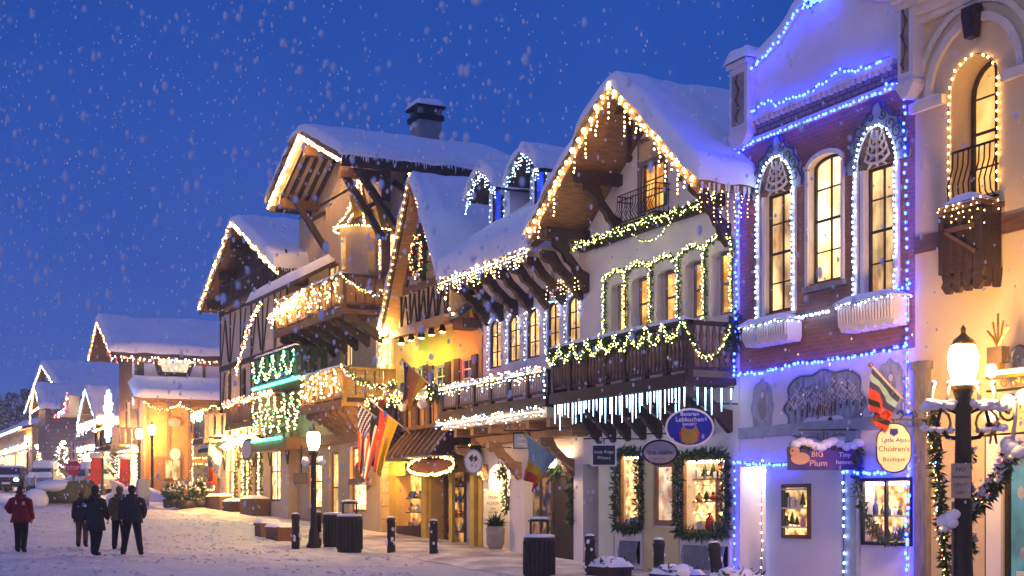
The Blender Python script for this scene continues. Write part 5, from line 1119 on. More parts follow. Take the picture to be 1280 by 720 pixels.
    # corner turret with pointed roof
    tx, ty = -44.15, FY-.75; tr = .72; tz0, tz1 = 8.6, 10.72; t = MB(); t.rev((tx,ty,tz0), [(tr*.6,-.5),(tr,0),(tr,tz1-tz0)], TAN, 8, False); t.rev((tx,ty,tz1), [(tr+.14,0),(tr*.62,.45),(tr*.25,1.05),(.03,1.75)], MWOOD, 8, False)
    tt = t.build("turret", root); n = MB(); n.box(tx+.1, tx+.4, ty-tr-.0, ty-tr+.06, tz0+.75, tz1-.35, P_AMB); a_ = math.pi/8
    n.build("niche_window", tt)
    lights("warm bulbs ringing the eave of the little turret roof", [(tx+(tr+.17)*math.cos(2*math.pi*i/16),ty+(tr+.17)*math.sin(2*math.pi*i/16),tz1) for i in range(17)], WARM2, .1, .035, .01)
    lights("warm bulbs climbing the pointed turret roof", [p for i in range(4) for p in ([(tx+(tr+.17)*math.cos(-.2-i*.75),ty+(tr+.17)*math.sin(-.2-i*.75),tz1+.02),(tx+tr*.64*math.cos(-.2-i*.75),ty+tr*.64*math.sin(-.2-i*.75),tz1+.5),(tx+.02,ty-.04,tz1+1.8)] if i % 2 == 0 else [(tx+.02,ty-.04,tz1+1.8),(tx+tr*.64*math.cos(-.2-i*.75),ty+tr*.64*math.sin(-.2-i*.75),tz1+.5),(tx+(tr+.17)*math.cos(-.2-i*.75),ty+(tr+.17)*math.sin(-.2-i*.75),tz1+.02)])], WARM2, .085, .034, .03)
    # balconies
    bo = -1.8; bx1 = -42.95; bx0 = X(345,bo)
    b1 = balcony(root, bx0, bx1, FY+bo, y0-.003, 7.95, 9.06, MWOOD, posts=6, style='board', bal=.3, bm=OWOOD)
    b2x0 = X(378,bo); b2 = balcony(root, b2x0, bx1, FY+bo, y0-.003, 5.0, 6.1, OWOOD, posts=4, style='board', bal=.3, bm=LWOOD)
    for (nm, zr_, xa) in (("upper",9.06,bx0),("lower",6.1,b2x0)):
        sd = MB(); sd.box(bx1-.03, bx1+.03, y0+.0, FY+.6, zr_-1.05, zr_-.002, OWOOD); sd.box(bx1-.02, x1+.02, y0+.4, FY+.65, zr_-1.2, zr_-1.06, MWOOD); sd.box(x1+.06, bx1+.04, FY+.55, FY+.65, zr_-1.05, zr_, MWOOD); sd.build("balcony_return", root)
        garland("swagged lit garland on the right return of the %s chalet balcony" % nm, sag((bx1+.1,FY+bo,zr_-.05),(bx1+.1,FY+.6,zr_-.05),.55,10), [LIME,WARM2], .1, 60, .13, .08, .03)
        z = []; n = 7 if nm == "upper" else 5
        for i in range(n):
            u0, u1 = i/n, (i+1)/n; A = xa+(bx1-xa)*u0; B = xa+(bx1-xa)*u1; z += [(A,FY+bo-.12,zr_-.85),((A+B)/2,FY+bo-.12,zr_+.0),(B,FY+bo-.12,zr_-.85)]
        lights("zigzag of dense warm white lights on the front of the %s chalet balcony" % nm, z, [WARM2,LIME,WARM2,WARM2,LIME,WARM2,BLAZE], .10, .034, .07, cord=False)
    lights("blazing warm white lights along the left of the upper chalet balcony", [(bx0-.5,FY+bo-.1,8.6),(bx0+3.4,FY+bo-.1,9.0)], [WARM2,WARM2,WARM,BLAZE], .05, .034, .09, drop=(.1,.4,.14))
    br = MB()
    for i in range(7):
        for (zz, xa) in ((7.8,bx0),(4.85,b2x0)): x = xa+.2+(bx1-xa-.4)*i/6; bracket(br, x, y0-.002, FY+bo+.1, zz, zz-.8, .18, DWOOD if zz > 6 else MWOOD)
    br.each("balcony_bracket", root)
    lights("blazing warm light strip down the left slope of the wide chalet roof", [(xp,ya-.02,zp-.26),(xl,ya-.02,zl-.24)], [WARM2,BLAZE], .06, .045, .04)
    lights("blazing warm light strip down the right slope of the wide chalet roof", [(xp,ya-.02,zp-.26),(xr,ya-.02,zr-.24)], [WARM2,BLAZE], .05, .045, .04)
    f = MB(); f.face([(x1+.16,y0-.3,zr-1.2),(x1+.16,y0+.35,zr-1.3),(x1+.16,y0+.1,zr-2.6)], mat("mustard cloth", (.5,.33,.03), .8, .2, 4, 0)); 
    f.prism([(y0-.9,zr-1.0),(y0-.25,zr-1.25),(y0-.55,zr-2.6)], 'x', x1-.5, x1-.44, mat("mustard cloth", (.5,.33,.03), .8, .2, 4, 0)); solo(f, "banner", "mustard yellow pennant hanging under the braced roof", "pennant")
    # ground-floor boards and signs
    w = MB(); w.box(-49.0, -46.4, y0-.12, y0-.001, .75, 1.45, OWOOD); w.box(-51.8,-43.4,y0-.2,y0-.002,3.85,4.2,OWOOD); w.build("timber_cladding", root)
    for i, (px_, pt, pb, wd_, lab) in enumerate(((377,590,606,1.6,"long orange wooden sign over the chalet shopfront"),(452,578,602,1.1,"oval golden wooden sign beside the street lamp"))):
        sg = MB(); xx, zz = X(px_,-1.0), (Z(px_,pt,-1.0)+Z(px_,pb,-1.0))/2
        if i == 0: sg.box(xx-wd_/2, xx+wd_/2, FY-1.05, FY-.98, zz-.2, zz+.2, OWOOD); sg.box(xx-wd_/2+.05, xx+wd_/2-.05, FY-1.06, FY-1.051, zz-.14, zz+.14, LWOOD)
        else: sg.prism(ellipse(xx, zz, .6, .36, 20), 'y', FY-1.05, FY-.98, GOLD); sg.prism(ellipse(xx, zz, .5, .27, 20), 'y', FY-1.06, FY-1.051, OWOOD)
        sg.box(xx-.02, xx+.02, FY-1.03, FY-.99, zz+.2, 3.9, IRON); solo(sg, "shop_sign", lab, "sign")
    p = MB(); p.box(-45.4, -44.0, y0-.35, y0-.003, 2.4, 2.6, OWOOD); p.build("window_box", root)
    lp = MB(); lx, lz = X(482,-.8), Z(482,562,-.8); lp.rev((lx,FY-.8,lz-.3),[(.06,0),(.14,.08),(.16,.35),(.05,.45)], emit("wall lantern lit", (1,.52,.15), 330), 10); lp.rev((lx,FY-.8,lz+.15),[(.2,0),(.04,.15)], IRON, 10); lp.bar((lx,FY-.8,lz+.3),(lx,FY-.05,lz+.3),.03,.03,IRON); solo(lp, "wall_lantern", "bright wall lantern between the chalet and the yellow shop", "lantern")
tower_house()

# ================================================================== half-timbered house
def timber_house():
    x0, x1 = -62.0, -51.95; of = -.8; y0 = FY+of
    root = thing("timber_house", "half timbered house with a broad snowy gable and green lit balcony", "building", ((x0+x1)/2, FY+3, 0))
    ro_ = -1.6; xp, zp = X(292,ro_), Z(292,274,ro_); xr, zr = X(346,ro_), Z(346,332,ro_); xl, zl = X(251,ro_), Z(251,384,ro_)
    zt = 10.2; mb = MB(); g0 = 1.2
    lo = [[-60.9,-59.6,2.2,4.2,0,.2],[-59.0,-57.8,1.6,4.2,0,.3],[-56.8,-55.4,2.0,4.3,0,.2],[-54.6,-53.0,1.9,4.2,0,.2]]
    up = [[-60.9,-60.1,6.0,7.5,.3,.15],[-58.6,-57.8,6.0,7.5,.3,.15],[-56.3,-55.3,5.6,7.4,0,.15]]
    wall(mb, x0, x1, g0-.6, zt, y0, lo+up, .2, mat("pale half timber plaster", (.68,.54,.38), .9, .15, 1.5, .2)); shell(mb, x0, x1, g0-.6, zt, y0, 9, TAN)
    mb.face([(x0,y0,zt),(x1,y0,zt),(x1,y0,zr-.4),(xp,y0,zp-.7),(x0,y0,zl-.2)], DWOOD); mb.build("wall", root)
    for i, h in enumerate(lo): window(root, h[0], h[1], h[2], h[3], y0+.18, MWOOD, P_SHOP if i % 2 else P_AMB2, 2, 2, .08)
    for h in up: window(root, h[0], h[1], h[2], h[3], y0+.13, MWOOD, GLASSD, 1, 2, .07, h[4])
    t = MB()
    def B(xa, za, xb, zb, w=.18): t.bar((xa,y0-.015,za),(xb,y0-.015,zb),.028,w,DWOOD)
    for z in (4.6, 7.7, 10.1): t.box(x0, x1, y0-.05, y0-.001, z-.11, z+.11, DWOOD)
    for i in range(7): x = x0+.1+(x1-x0-.2)*i/6; t.box(x-.07, x+.07, y0-.035, y0-.002, 4.71, 7.59, DWOOD); t.box(x-.07, x+.07, y0-.035, y0-.002, 7.81, 9.99, DWOOD)
    w = (x1-x0-.2)/6
    for i in range(6):
        x = x0+.1+w*i; B(x+.1,7.9,x+w*.5,9.9,.12)
        if i in (0,3): B(x+w*.9,7.9,x+w*.5,9.9,.12); B(x+.1,4.8,x+w*.5,7.5,.12)
    for i in range(5): x = x0+.3+i*2.3; B(x,4.5,x+.5,3.3,.12); B(x+1.0,4.5,x+.5,3.3,.12)
    t.build("timber_frame", root)
    rt = gable_roof(root, xl, zl, xp, zp, xr, zr, FY+ro_, FY+6, .22, MWOOD, .42)
    b = MB()
    for (a, za, c, zc) in ((xl,zl,xp,zp),(xp,zp,xr,zr)): b.prism([(a,za-.01),(c,zc-.01),(c,zc-.34),(a,za-.34)], 'y', FY+ro_-.06, FY+ro_-.003, DWOOD)
    b.box(xr-.05, xr+.05, FY+ro_, FY+5.9, zr-.7, zr-.03, DWOOD); b.build("barge_board", rt)
    q = MB()
    for k in (.15,.5,.85): 
        x, z = xl+(xp-xl)*k, zl+(zp-zl)*k-.34; q.box(x-.12, x+.12, FY+ro_+.1, y0, z-.3, z-.01, DWOOD)
    q.each("purlin", rt)
    icicles(rt, (xr+.1,FY+ro_,zr-.05), (xr+.1,FY+5.8,zr-.05), .1, .5, .12)
    # dark picket gallery under the gable
    p = MB(); gz = zl-.25; p.box(xl+1.6, xr-.2, FY+ro_+.4, FY+ro_+.48, gz-.1, gz+.05, DWOOD); p.box(xl+1.6, xr-.2, FY+ro_+.4, FY+ro_+.48, gz+.75, gz+.85, DWOOD)
    for i in range(26): x = xl+1.7+(xr-xl-2.0)*i/25; p.box(x-.08, x+.08, FY+ro_+.42, FY+ro_+.46, gz+.051, gz+1.0, DWOOD)
    p.box(xl+1.6, xr-.2, FY+ro_+.49, y0-.003, gz-.12, gz, DWOOD); p.build("gallery", root)
    # pent roof with snow
    s = MB(); sx0, sx1 = X(312,-2.0), x1+2.4; za, zb = Z(312,390,-2.0), Z(420,344,-2.0); zc = 9.55; s.prism([(FY-2.1,zc-.15),(y0-.005,zc+.55),(y0-.005,zc+.4),(FY-2.1,zc-.3)], 'x', sx0, -46.5, MWOOD); pr = s.build("pent_roof", root); sn = MB(); snow_sheet(sn, lambda u,v: (sx0-.05+(-46.4-sx0)*u, FY-2.15+(y0-FY+2.1)*v, zc-.15+.7*v), 7, 1.3, .3, 40, 8); sn.build("snow_cap", pr)
    # green balcony
    bo = -2.0; bx0, bx1 = X(319,bo), X(418,bo); bz = Z(320,462,bo); rz_ = bz+1.15
    bz = 7.05; rz_ = 8.1
    b1 = balcony(root, bx0, -47.2, FY+bo, y0-.003, bz-.9, rz_-.9, mat("dark green boards", (.03,.06,.045), .6, .3, 4, .2), posts=6, style='board', bal=.28)
    z = []; n = 4; xa, xb = bx0, X(372,bo)
    for i in range(n):
        A = xa+(xb-xa)*i/n; Bx = xa+(xb-xa)*(i+1)/n; z += [(A,FY+bo-.12,rz_-1.0)]+sag((A,FY+bo-.12,rz_-1.0),(Bx,FY+bo-.12,rz_-.95),.85,6)
    lights("looping green and lime lights on the dark green balcony", z, [GRN,LIME,LIME], .075, .04, .04)
    tb = MB(); tb.tube([(xa,FY+bo-.1,bz-1.0),(xb+.2,FY+bo-.1,bz-1.0)], .055, TEAL, 7); solo(tb, "tube_light", "long glowing teal tube along the foot of the green balcony", "tube light")
    lights("big teal and yellow bulbs right of the long teal tube", [(xb+.5,FY+bo-.1,bz-.95),(-47.3,FY+bo-.1,bz-.9)], [TEAL,WARM], .65, .09, .0, each=True)
    tb = MB(); t0, t1 = W(315,553,-1.6), W(351,546,-1.6); zz = (t0[2]+t1[2])/2; tb.tube([(t0[0],t0[1],zz),(t1[0],t1[1],zz)], .05, TEAL, 7); solo(tb, "tube_light", "shorter lower teal tube above the shop entrance", "tube light")
    m = MB(); m.box(t0[0]-.3, t1[0]+.5, FY-1.55, y0-.004, zz-.4, zz+.0, OWOOD); m.build("canopy", root)
    mix = [WARM2,WARM,REDB,LIME]
    lights("mixed warm and red lights down the left slope of the timber house gable", [(xp,FY+ro_-.12,zp-.1),(xl,FY+ro_-.12,zl-.1)], [WARM2,WARM2,WARM2,WARM,REDB], .075, .042, .05)
    lights("mixed warm and red lights down the right slope of the timber house gable", [(xp,FY+ro_-.12,zp-.1),(xr+.5,FY+ro_-.12,zr-.35)], [WARM2,WARM2,WARM2,LIME,REDB], .06, .045, .06)
    lights("red and white garland lights curling down left of the green balcony", [(X(325,bo),FY+bo,9.3),(X(308,bo),FY+bo,8.3),(X(294,bo),FY+bo,6.9)], mix, .06, .045, .07)
    # lower balconies and light curtains
    b2 = balcony(root, X(283,-1.5), X(345,-1.5), FY-1.5, y0-.003, 5.0, 5.85, OWOOD, posts=4, style='board', bal=.3, bm=LWOOD)
    lights("warm and red lights over the flower rail of the timber house", [(X(283,-1.5),FY-1.6,5.9),(X(345,-1.5),FY-1.6,5.95)], mix, .05, .042, .14)
    b3 = balcony(root, x0-.3, x0+1.6, FY-1.9, y0-.003, 4.55, 5.7, GWOOD, posts=2, style='board', bal=.25)
    lights("green and white icicle lights on the far left corner balcony", [(x0-.35,FY-2,5.75),(x0+1.7,FY-2,5.75)], [BLUEW,GRN,WARM2], .1, .04, .04, drop=(.1,.5,.15))
    xa, xb = X(316,-1.7), X(376,-1.7); z = []
    for i in range(6): A = xa+(xb-xa)*i/6; Bx = xa+(xb-xa)*(i+1)/6; z += [(A,FY-1.7,5.7),((A*.6+Bx*.4),FY-1.7,4.4),(Bx,FY-1.7,5.75)]
    lights("zigzag of lime and warm lights above the lower teal tube", z, [LIME,WARM2,GRN], .10, .042, .05)
    # trimmed doorways
    for i, h in enumerate((lo[1],lo[2])):
        garland("lit garland framing the %s tall shop window of the timber house" % ("left" if i == 0 else "right"), [(h[0]-.1,y0-.1,h[2]),(h[0]-.1,y0-.1,h[3]+.1),(h[1]+.1,y0-.1,h[3]+.1),(h[1]+.1,y0-.1,h[2])], [LIME,WARM2], .12, 50, .18, .09, .035)
    for i, x in enumerate((-60.2,-59.3,-57.3)):
        lp = MB(); lp.rev((x,y0-.25,4.15), [(.07,0),(.15,.1),(.16,.4),(.05,.5)], emit("wall lantern lit", (1,.52,.15), 330), 10); lp.bar((x,y0-.25,4.6),(x,y0-.01,4.6),.03,.03,IRON); solo(lp, "wall_lantern", "%s glowing wall lantern on the timber house front" % ("leftmost","middle","rightmost")[i], "lantern")
    for i, (xa, xb, h) in enumerate(((-61.8,-59.4,.6),(-58.9,-57.6,.5),(-56.2,-54.2,.7))):
        p = MB(); g = ground(xa); p.box(xa, xb, y0-.7, y0-.05, g-.05, g+h, DWOOD if i == 1 else MWOOD); pr = tag(p.build("planter_box"), ("long snowy wooden planter below the leftmost shop window","short dark wooden planter by the timber house door","brown wooden planter beside the chalet shopfront")[i], "planter"); s = MB(); snow_strip(s, xa, xb, y0-.72, y0-.05, g+h, .12); s.build("snow_cap", pr)
    sg = MB(); sx, sz = X(310,-1.4), Z(310,562,-1.4); sg.prism(ellipse(sx,sz,.85,.45,20),'y',FY-1.45,FY-1.37,GWOOD); sg.prism(ellipse(sx,sz,.72,.34,20),'y',FY-1.46,FY-1.451,CREAMT); sg.box(sx-.03,sx+.03,FY-1.43,FY-1.4,sz+.45,5.0,IRON); solo(sg, "shop_sign", "oval pale wooden sign hanging over the timber house door", "sign")
    ga = MB(); ga.prism([(FY-1.9,4.15),(y0-.01,4.7),(y0-.01,4.6),(FY-1.9,4.0)], 'x', -61.5, -59.2, mat("dark green canvas", (.03,.09,.07), .8, .3, 4, .1)); aw = ga.build("awning", root); s = MB(); snow_strip(s, -61.5, -59.2, FY-1.9, FY-1.5, 4.18, .12); s.build("snow_cap", aw)
timber_house()

# ================================================================== far houses beyond the side street
def corner_house():
    ro_ = -1.6; xp, zp = X(123,ro_), Z(123,398,ro_); xr, zr = X(139,ro_), Z(139,438,ro_); xl, zl = X(112,ro_), Z(112,447,ro_)
    x0, x1 = xl+1.0, xr-.6; g = ground(x1)
    root = thing("corner_house", "dark timber corner house with lilac side wall and orange boarded ground floor", "building", ((x0+x1)/2, FY+3, 0))
    zt = zr-.1; D = 12
    mb = MB(); wall(mb, x0, x1, g-.5, zt, FY, [[x0+2,x0+3.4,6.2,8.0,0,.2]], .2, MWOOD); shell(mb, x0, x1, g-.5, zt, FY, D, MWOOD); mb.face([(x0,FY,zt),(x1,FY,zt),(xp,FY,zp-.5)], DWOOD); mb.build("wall", root)
    window(root, x0+2, x0+3.4, 6.2, 8.0, FY+.18, CREAMT, P_AMB2, 2, 2, .1)
    pl = MB(); ya = WX(165,450,x1)[1]; pl.box(x1+.001, x1+.08, ya, FY+D, WX(200,510,x1)[2], zt-.3, WHITE2); pl.build("plaster_panel", root)
    sg = MB(); y_a, y_b = WX(190,455,x1)[1], WX(243,455,x1)[1]; z_a, z_b = WX(215,470,x1)[2], WX(215,447,x1)[2]
    sg.prism([(y_a,z_b),(y_b,z_b),(y_b-.35,z_a),(y_a+.35,z_a)], 'x', x1+.081, x1+.35, DWOOD); sn = sg.build("sign_board", root); li = MB(); li.prism([(y_a+.3,z_b-.15),(y_b-.3,z_b-.15),(y_b-.55,z_a+.2),(y_a+.55,z_a+.2)], 'x', x1+.351, x1+.37, pane("lit sign face", (.55,.42,.25), (.95,.8,.55), .9, 6)); li.build("lit_panel", sn); s = MB(); snow_strip(s, x1+.0, x1+.45, y_a-.2, y_b+.2, z_b, .18, 4, 20); s.build("snow_cap", sn)
    rt = gable_roof(root, xl, zl, xp, zp, xr, zr, FY+ro_, FY+D, .25, DWOOD, .5)
    sd = MB(); yy0, yy1 = WX(208,420,x1)[1], FY+D-.5; zz = zp-1.0; sd.box(xp+.6, xr-1.6, yy0, yy1, zp-2.4, zz-.2, DWOOD); sd.prism([(xp+.2,zz),(xr-1.0,zz-.35),(xr-1.0,zz-.55),(xp+.2,zz-.2)], 'y', yy0-.3, yy1+.3, DWOOD); do = sd.build("dormer", rt); s = MB(); snow_sheet(s, lambda u,v: (xp+.1+(xr-1.0-xp)*u, yy0-.35+(yy1-yy0+.7)*v, zz-.35*u), 3, 7, .4, 12, 24); s.build("roof_snow", do)
    lights("teal and white lights under the shed dormer of the corner house", [(xr-.9,yy0,zz-.6),(xr-.9,yy1-2,zz-.6)], [BLUEW,TEAL,BLUE,COOL], .2, .06, .08)
    ba = balcony(root, x0+.2, x1+.1, FY-1.5, FY-.003, 5.2, 6.3, DWOOD, posts=3, style='board', bal=.3)
    # orange ground floor wing along the side street
    ow = MB(); xo = x1+1.6; yo = WX(180,560,xo)[1]; zo = WX(225,500,xo)[2]; ow.box(x1+.09, xo, yo, FY+D, g-.4, zo, OWOOD); 
    for k in range(9): y = yo+.2+k*1.2; ow.box(xo+.001, xo+.06, y-.09, y+.09, g, zo-.05, MWOOD)
    ow.box(xo+.001, xo+.08, yo, FY+D, zo-.35, zo-.15, MWOOD); w = ow.build("timber_wing", root); s = MB(); snow_sheet(s, lambda u,v: (x1+.1+(xo+.7-x1-.1)*u, yo-.7+(FY+D-yo+.7)*v, zo+1.1-1.1*u), 2.6, 9, .45, 14, 30); s.build("roof_snow", w)
    rs = MB(); rs.prism([(x1+.1,zo+1.1),(xo+.7,zo),(xo+.7,zo-.12),(x1+.1,zo+.9)], 'y', yo-.7, FY+D, MWOOD); rs.build("roof", w)
    y1 = WX(253,560,xo)[1]; 
    for (pt, pb, nm) in ((548,572,"upper"),(580,612,"lower")):
        za, zb = WX(256,pb,xo)[2], WX(256,pt,xo)[2]; wf = MB(); wf.box(xo+.07, xo+.12, y1-.55, y1+.55, za, zb, MWOOD); wn = wf.build("window", w); p = MB(); p.box(xo+.121, xo+.13, y1-.42, y1+.42, za+.12, zb-.12, P_DIM); p.build("pane", wn)
        lights("lime lights framing the %s orange side wall window of the corner house" % nm, [(xo+.2,y1-.62,za),(xo+.2,y1-.62,zb),(xo+.2,y1+.62,zb),(xo+.2,y1+.62,za),(xo+.2,y1-.62,za)], [LIME,WARM2], .12, .045, .03)
    for (px_, py_, rx_, rz_, c, l) in ((218,528,.36,.28,GWOOD,"small grey plaque"),(219,590,.22,.5,CREAMT,"tall cream oval sign"),(219,568,.3,.34,CREAMT,"hanging cream shield sign")):
        q = WX(px_,py_,xo+.1); m = MB(); m.prism([(q[1]+rx_*math.cos(2*math.pi*i/16), q[2]+rz_*math.sin(2*math.pi*i/16)) for i in range(16)], 'x', xo+.07, xo+.14, c); solo(m, "sign", l+" on the orange boards of the corner house", "sign")
    dr = MB(); q = WX(200,600,xo); dr.box(xo+.005, xo+.05, q[1]-.5, q[1]+.5, g, g+2.3, MWOOD); dr.build("door", w)
    lights("warm and orange lights up the gable of the dark corner house", [(xl,FY+ro_-.1,zl-.15),(xp,FY+ro_-.1,zp-.2),(xr,FY+ro_-.1,zr-.15)], [WARM2,WARM,REDB], .2, .06, .04)
    lights("white and pink icicle lights under the long eave of the corner house", [(xr+.05,FY+ro_,zr-.35),(xr+.05,FY+5,zr-.35)], [COOL,WARM2,REDB], .14, .06, .1, drop=(.15,.4,.3))
    lights("orange bulbs on the balcony rail of the dark corner house", [(x0+.1,FY-1.6,6.35),(x1+.2,FY-1.6,6.4)], [WARM,REDB,WARM2], .18, .06, .08)
    tb = MB(); zb_ = WX(200,512,x1)[2]
    for k in range(4): y = ya+.2+k*(FY+D-ya-.4)/3; tb.box(x1+.085, x1+.16, y-.08, y+.08, zb_, zt-.3, MWOOD)
    tb.box(x1+.085, x1+.17, ya, FY+D, zb_, zb_+.2, MWOOD); tb.box(x1+.085, x1+.17, ya, FY+D, zt-.5, zt-.3, MWOOD); tb.box(x1-.1, x1+.12, FY-.02, FY+.35, g, zt-.2, DWOOD); tb.each("timber_post", root)
    for k in range(3):
        y = yo+1.6+k*2.6; wf = MB(); wf.box(xo+.06, xo+.13, y-.5, y+.5, g+1.0, g+2.2, MWOOD); wn = wf.build("window", w); p = MB(); p.box(xo+.131, xo+.14, y-.4, y-.03, g+1.1, g+2.1, P_AMB2); p.box(xo+.131, xo+.14, y+.03, y+.4, g+1.1, g+2.1, P_AMB2); p.build("pane", wn)
    garland("lit garland swagged under the snowy eave of the orange side wing", [q for i in range(5) for q in sag((xo+.5,yo+i*2,zo-.25),(xo+.5,yo+i*2+2,zo-.25),.4,6)], [LIME,WARM2], .1, 30, .16, .14, .05)
    # shopfront, glowing
    fr = MB(); fr.box(x0+.2, x1-.1, FY-.1, FY-.02, g+.5, g+2.6, P_SHOP); fr.build("display_window", root)
    lights("dense white and gold lights over the corner house shopfront", [(x0+.2,FY-.3,g+2.9),(x1+.3,FY-.3,g+2.9),(x1+1.6,FY-.3,g+2.7)], [WARM2,COOL,LIME], .05, .05, .15, drop=(.6,2.2,.22), dsp=.2)
corner_house()
def porch_house():
    x0, x1 = -103.0, -92.8; g = ground(-97); root = thing("porch_house", "low house with a white lit gable porch left of the corner house", "building", ((x0+x1)/2, FY+3, 0))
    of = -1.2; xp, zp = X(108,of), Z(108,484,of); xr, zr = X(122,of), Z(122,528,of); xl, zl = X(98,of), Z(98,532,of)
    mb = MB(); mb.box(x0, x1, FY, FY+9, g-.5, zr, mat("plum plaster", (.16,.12,.15), .9, .2, 2, .2)); mb.face([(xl+.3,FY-.01,zl),(xr-.3,FY-.01,zr),(xp,FY-.01,zp-.3)], TAN); mb.build("wall", root)
    gable_roof(root, xl, zl, xp, zp, xr, zr, FY+of, FY+9, .2, MWOOD, .4); 
    w = MB(); w.box(x0+.5, x1-.5, FY-.08, FY-.01, g+.6, g+2.7, P_SHOP); w.build("display_window", root); w = MB(); w.box(xp-.7, xp+.7, FY-.1, FY-.02, zl-.8, zl+.3, P_AMB); w.build("window", root)
    lights("white outline lights on the gable porch of the low house", [(xl,FY+of-.1,zl),(xp,FY+of-.1,zp-.1),(xr,FY+of-.1,zr)], COOL, .09, .055, .02)
    lights("white icicle lights below the gable porch of the low house", [(xl,FY+of-.1,zl),(xr,FY+of-.1,zl)], [COOL,LIME], .2, .06, .05, drop=(.3,.8,.3))
    st = MB(); c = (X(135,-2), FY-2, Z(135,520,-2))
    for i in range(14): a = 2*math.pi*i/14; st.tube([c,(c[0]+1.5*math.cos(a),c[1],c[2]+1.5*math.sin(a))],[.16,.03],BLUEW,5)
    solo(st, "star_light", "large glowing icy blue star hanging between the far houses", "star light")
    lights("white lights over the shopfront of the low porch house", [(x0,FY-.4,g+3.0),(x1,FY-.4,g+3.0)], [WARM2,COOL], .07, .06, .2, drop=(.4,1.8,.3), dsp=.2)
porch_house()
def blue_house():
    of = -1.2; xp, zp = X(53,of), Z(53,455,of); xr, zr = X(75,of), Z(75,489,of); xl = 2*xp-xr-1; zl = zr-.3
    x0, x1 = xl+1, xr-.7; g = ground(xp); root = thing("plum_house", "tall dusky plum house with a snowy roof far down the street", "building", (xp, FY+3, 0))
    P = brick_mat("plum boards", (.15,.12,.18), (.13,.10,.16), (.06,.05,.07), 5, .3, .025); mb = MB(); mb.box(x0, x1, FY, FY+12, g-.5, zr, P); mb.face([(x0,FY-.01,zr-.01),(x1,FY-.01,zr-.01),(xp,FY-.01,zp-.4)], P); mb.build("wall", root)
    gable_roof(root, xl, zl, xp, zp, xr, zr, FY+of, FY+12, .25, DWOOD, .5)
    w = MB(); ya = FY+2.2; w.box(x1+.002, x1+.1, ya-.9, ya+.9, zr-3.6, zr-1.9, WHITE2); wn = w.build("window", root); q = MB(); q.box(x1+.101, x1+.12, ya-.7, ya+.7, zr-3.4, zr-2.1, GLASSD); q.build("pane", wn)
    lights("white and violet lights along the eave of the plum house", [(xl,FY+of-.1,zl-.1),(xp,FY+of-.1,zp-.1),(xr,FY+of-.1,zr-.1),(xr,FY+7,zr-.1)], [COOL,WARM2,BLUEW], .28, .065, .03)
    bx = X(45,-3); bw = MB(); bz = Z(45,478,-3); hz = Z(45,508,-3); bw.box(bx-1.8, bx+1.6, FY-2.6, FY-.02, g-.4, hz, P); b = bw.build("gabled_bay", root); gable_roof(b, bx-2.2, hz-.2, bx, bz, bx+2.0, hz-.2, FY-3, FY, .15, MWOOD, .3, name="bay_roof")
    lights("bright white outline lights on the narrow gabled bay of the plum house", [(bx-2.2,FY-3.1,hz-1.0),(bx-2.2,FY-3.1,hz-.2),(bx,FY-3.1,bz),(bx+2,FY-3.1,hz-.2),(bx-2.2,FY-3.1,hz-.3)], WARM2, .09, .06, .02)
    bl = MB(); bl.box(X(76,-2), X(86,-2), FY-2, FY-.02, Z(80,520,-2), Z(80,497,-2), TAN); bl.build("oriel", root)
    lights("red and blue lights curling round the small oriel of the plum house", [(X(70,-2.2),FY-2.2,Z(70,520,-2.2)),(X(80,-2.2),FY-2.2,Z(80,513,-2.2)),(X(85,-2.2),FY-2.2,Z(85,492,-2.2))], [REDB,BLUE,COOL], .15, .07, .1)
    w = MB(); w.box(x0+.5, x1-.3, FY-.1, FY-.01, g+.6, g+3, P_SHOP); w.build("display_window", root)
    lights("dense warm lights over the shopfront of the plum house", [(x0,FY-.4,g+3.4),(x1+2,FY-.4,g+3.4)], [WARM2,WARM,COOL], .1, .08, .25, drop=(.4,2.0,.4), dsp=.3)
blue_house()
def long_shop():
    x1, x0 = X(40), X(-40); x0 = max(x0, -185); g = ground(x1)+.2; zt = Z(38,534); root = thing("long_shop", "long low shop row with white rope lights at the far left", "building", ((x0+x1)/2, FY+3, 0))
    mb = MB(); mb.box(x0, x1, FY, FY+9, g-1, zt, TAN); mb.build("wall", root); r = MB(); r.prism([(FY-.8,zt),(FY+9,zt+2.2),(FY+9,zt+2),(FY-.8,zt-.25)], 'x', x0, x1+.4, MWOOD); ro = r.build("roof", root); s = MB(); snow_sheet(s, lambda u,v: (x0+(x1+.5-x0)*u, FY-.9+9.8*v, zt+2.2*v), 40, 9, .5, 60, 16); s.build("roof_snow", ro)
    w = MB()
    for i in range(6): a = x0+1+(x1-x0-2)*i/6; w.box(a, a+(x1-x0)/6-2, FY-.1, FY-.01, g+.6, g+2.8, P_SHOP)
    w.build("window", root)
    lights("white rope lights along the eave of the long low shop row", [(x0,FY-.95,zt-.05),(x1+.4,FY-.95,zt-.05)], COOL, .4, .1, .03); lights("white lights above the windows of the long low shop row", [(x0,FY-.3,g+3.4),(x1,FY-.3,g+3.4)], [WARM2,COOL], .3, .09, .15, drop=(.2,.8,.5), dsp=.3)
long_shop()

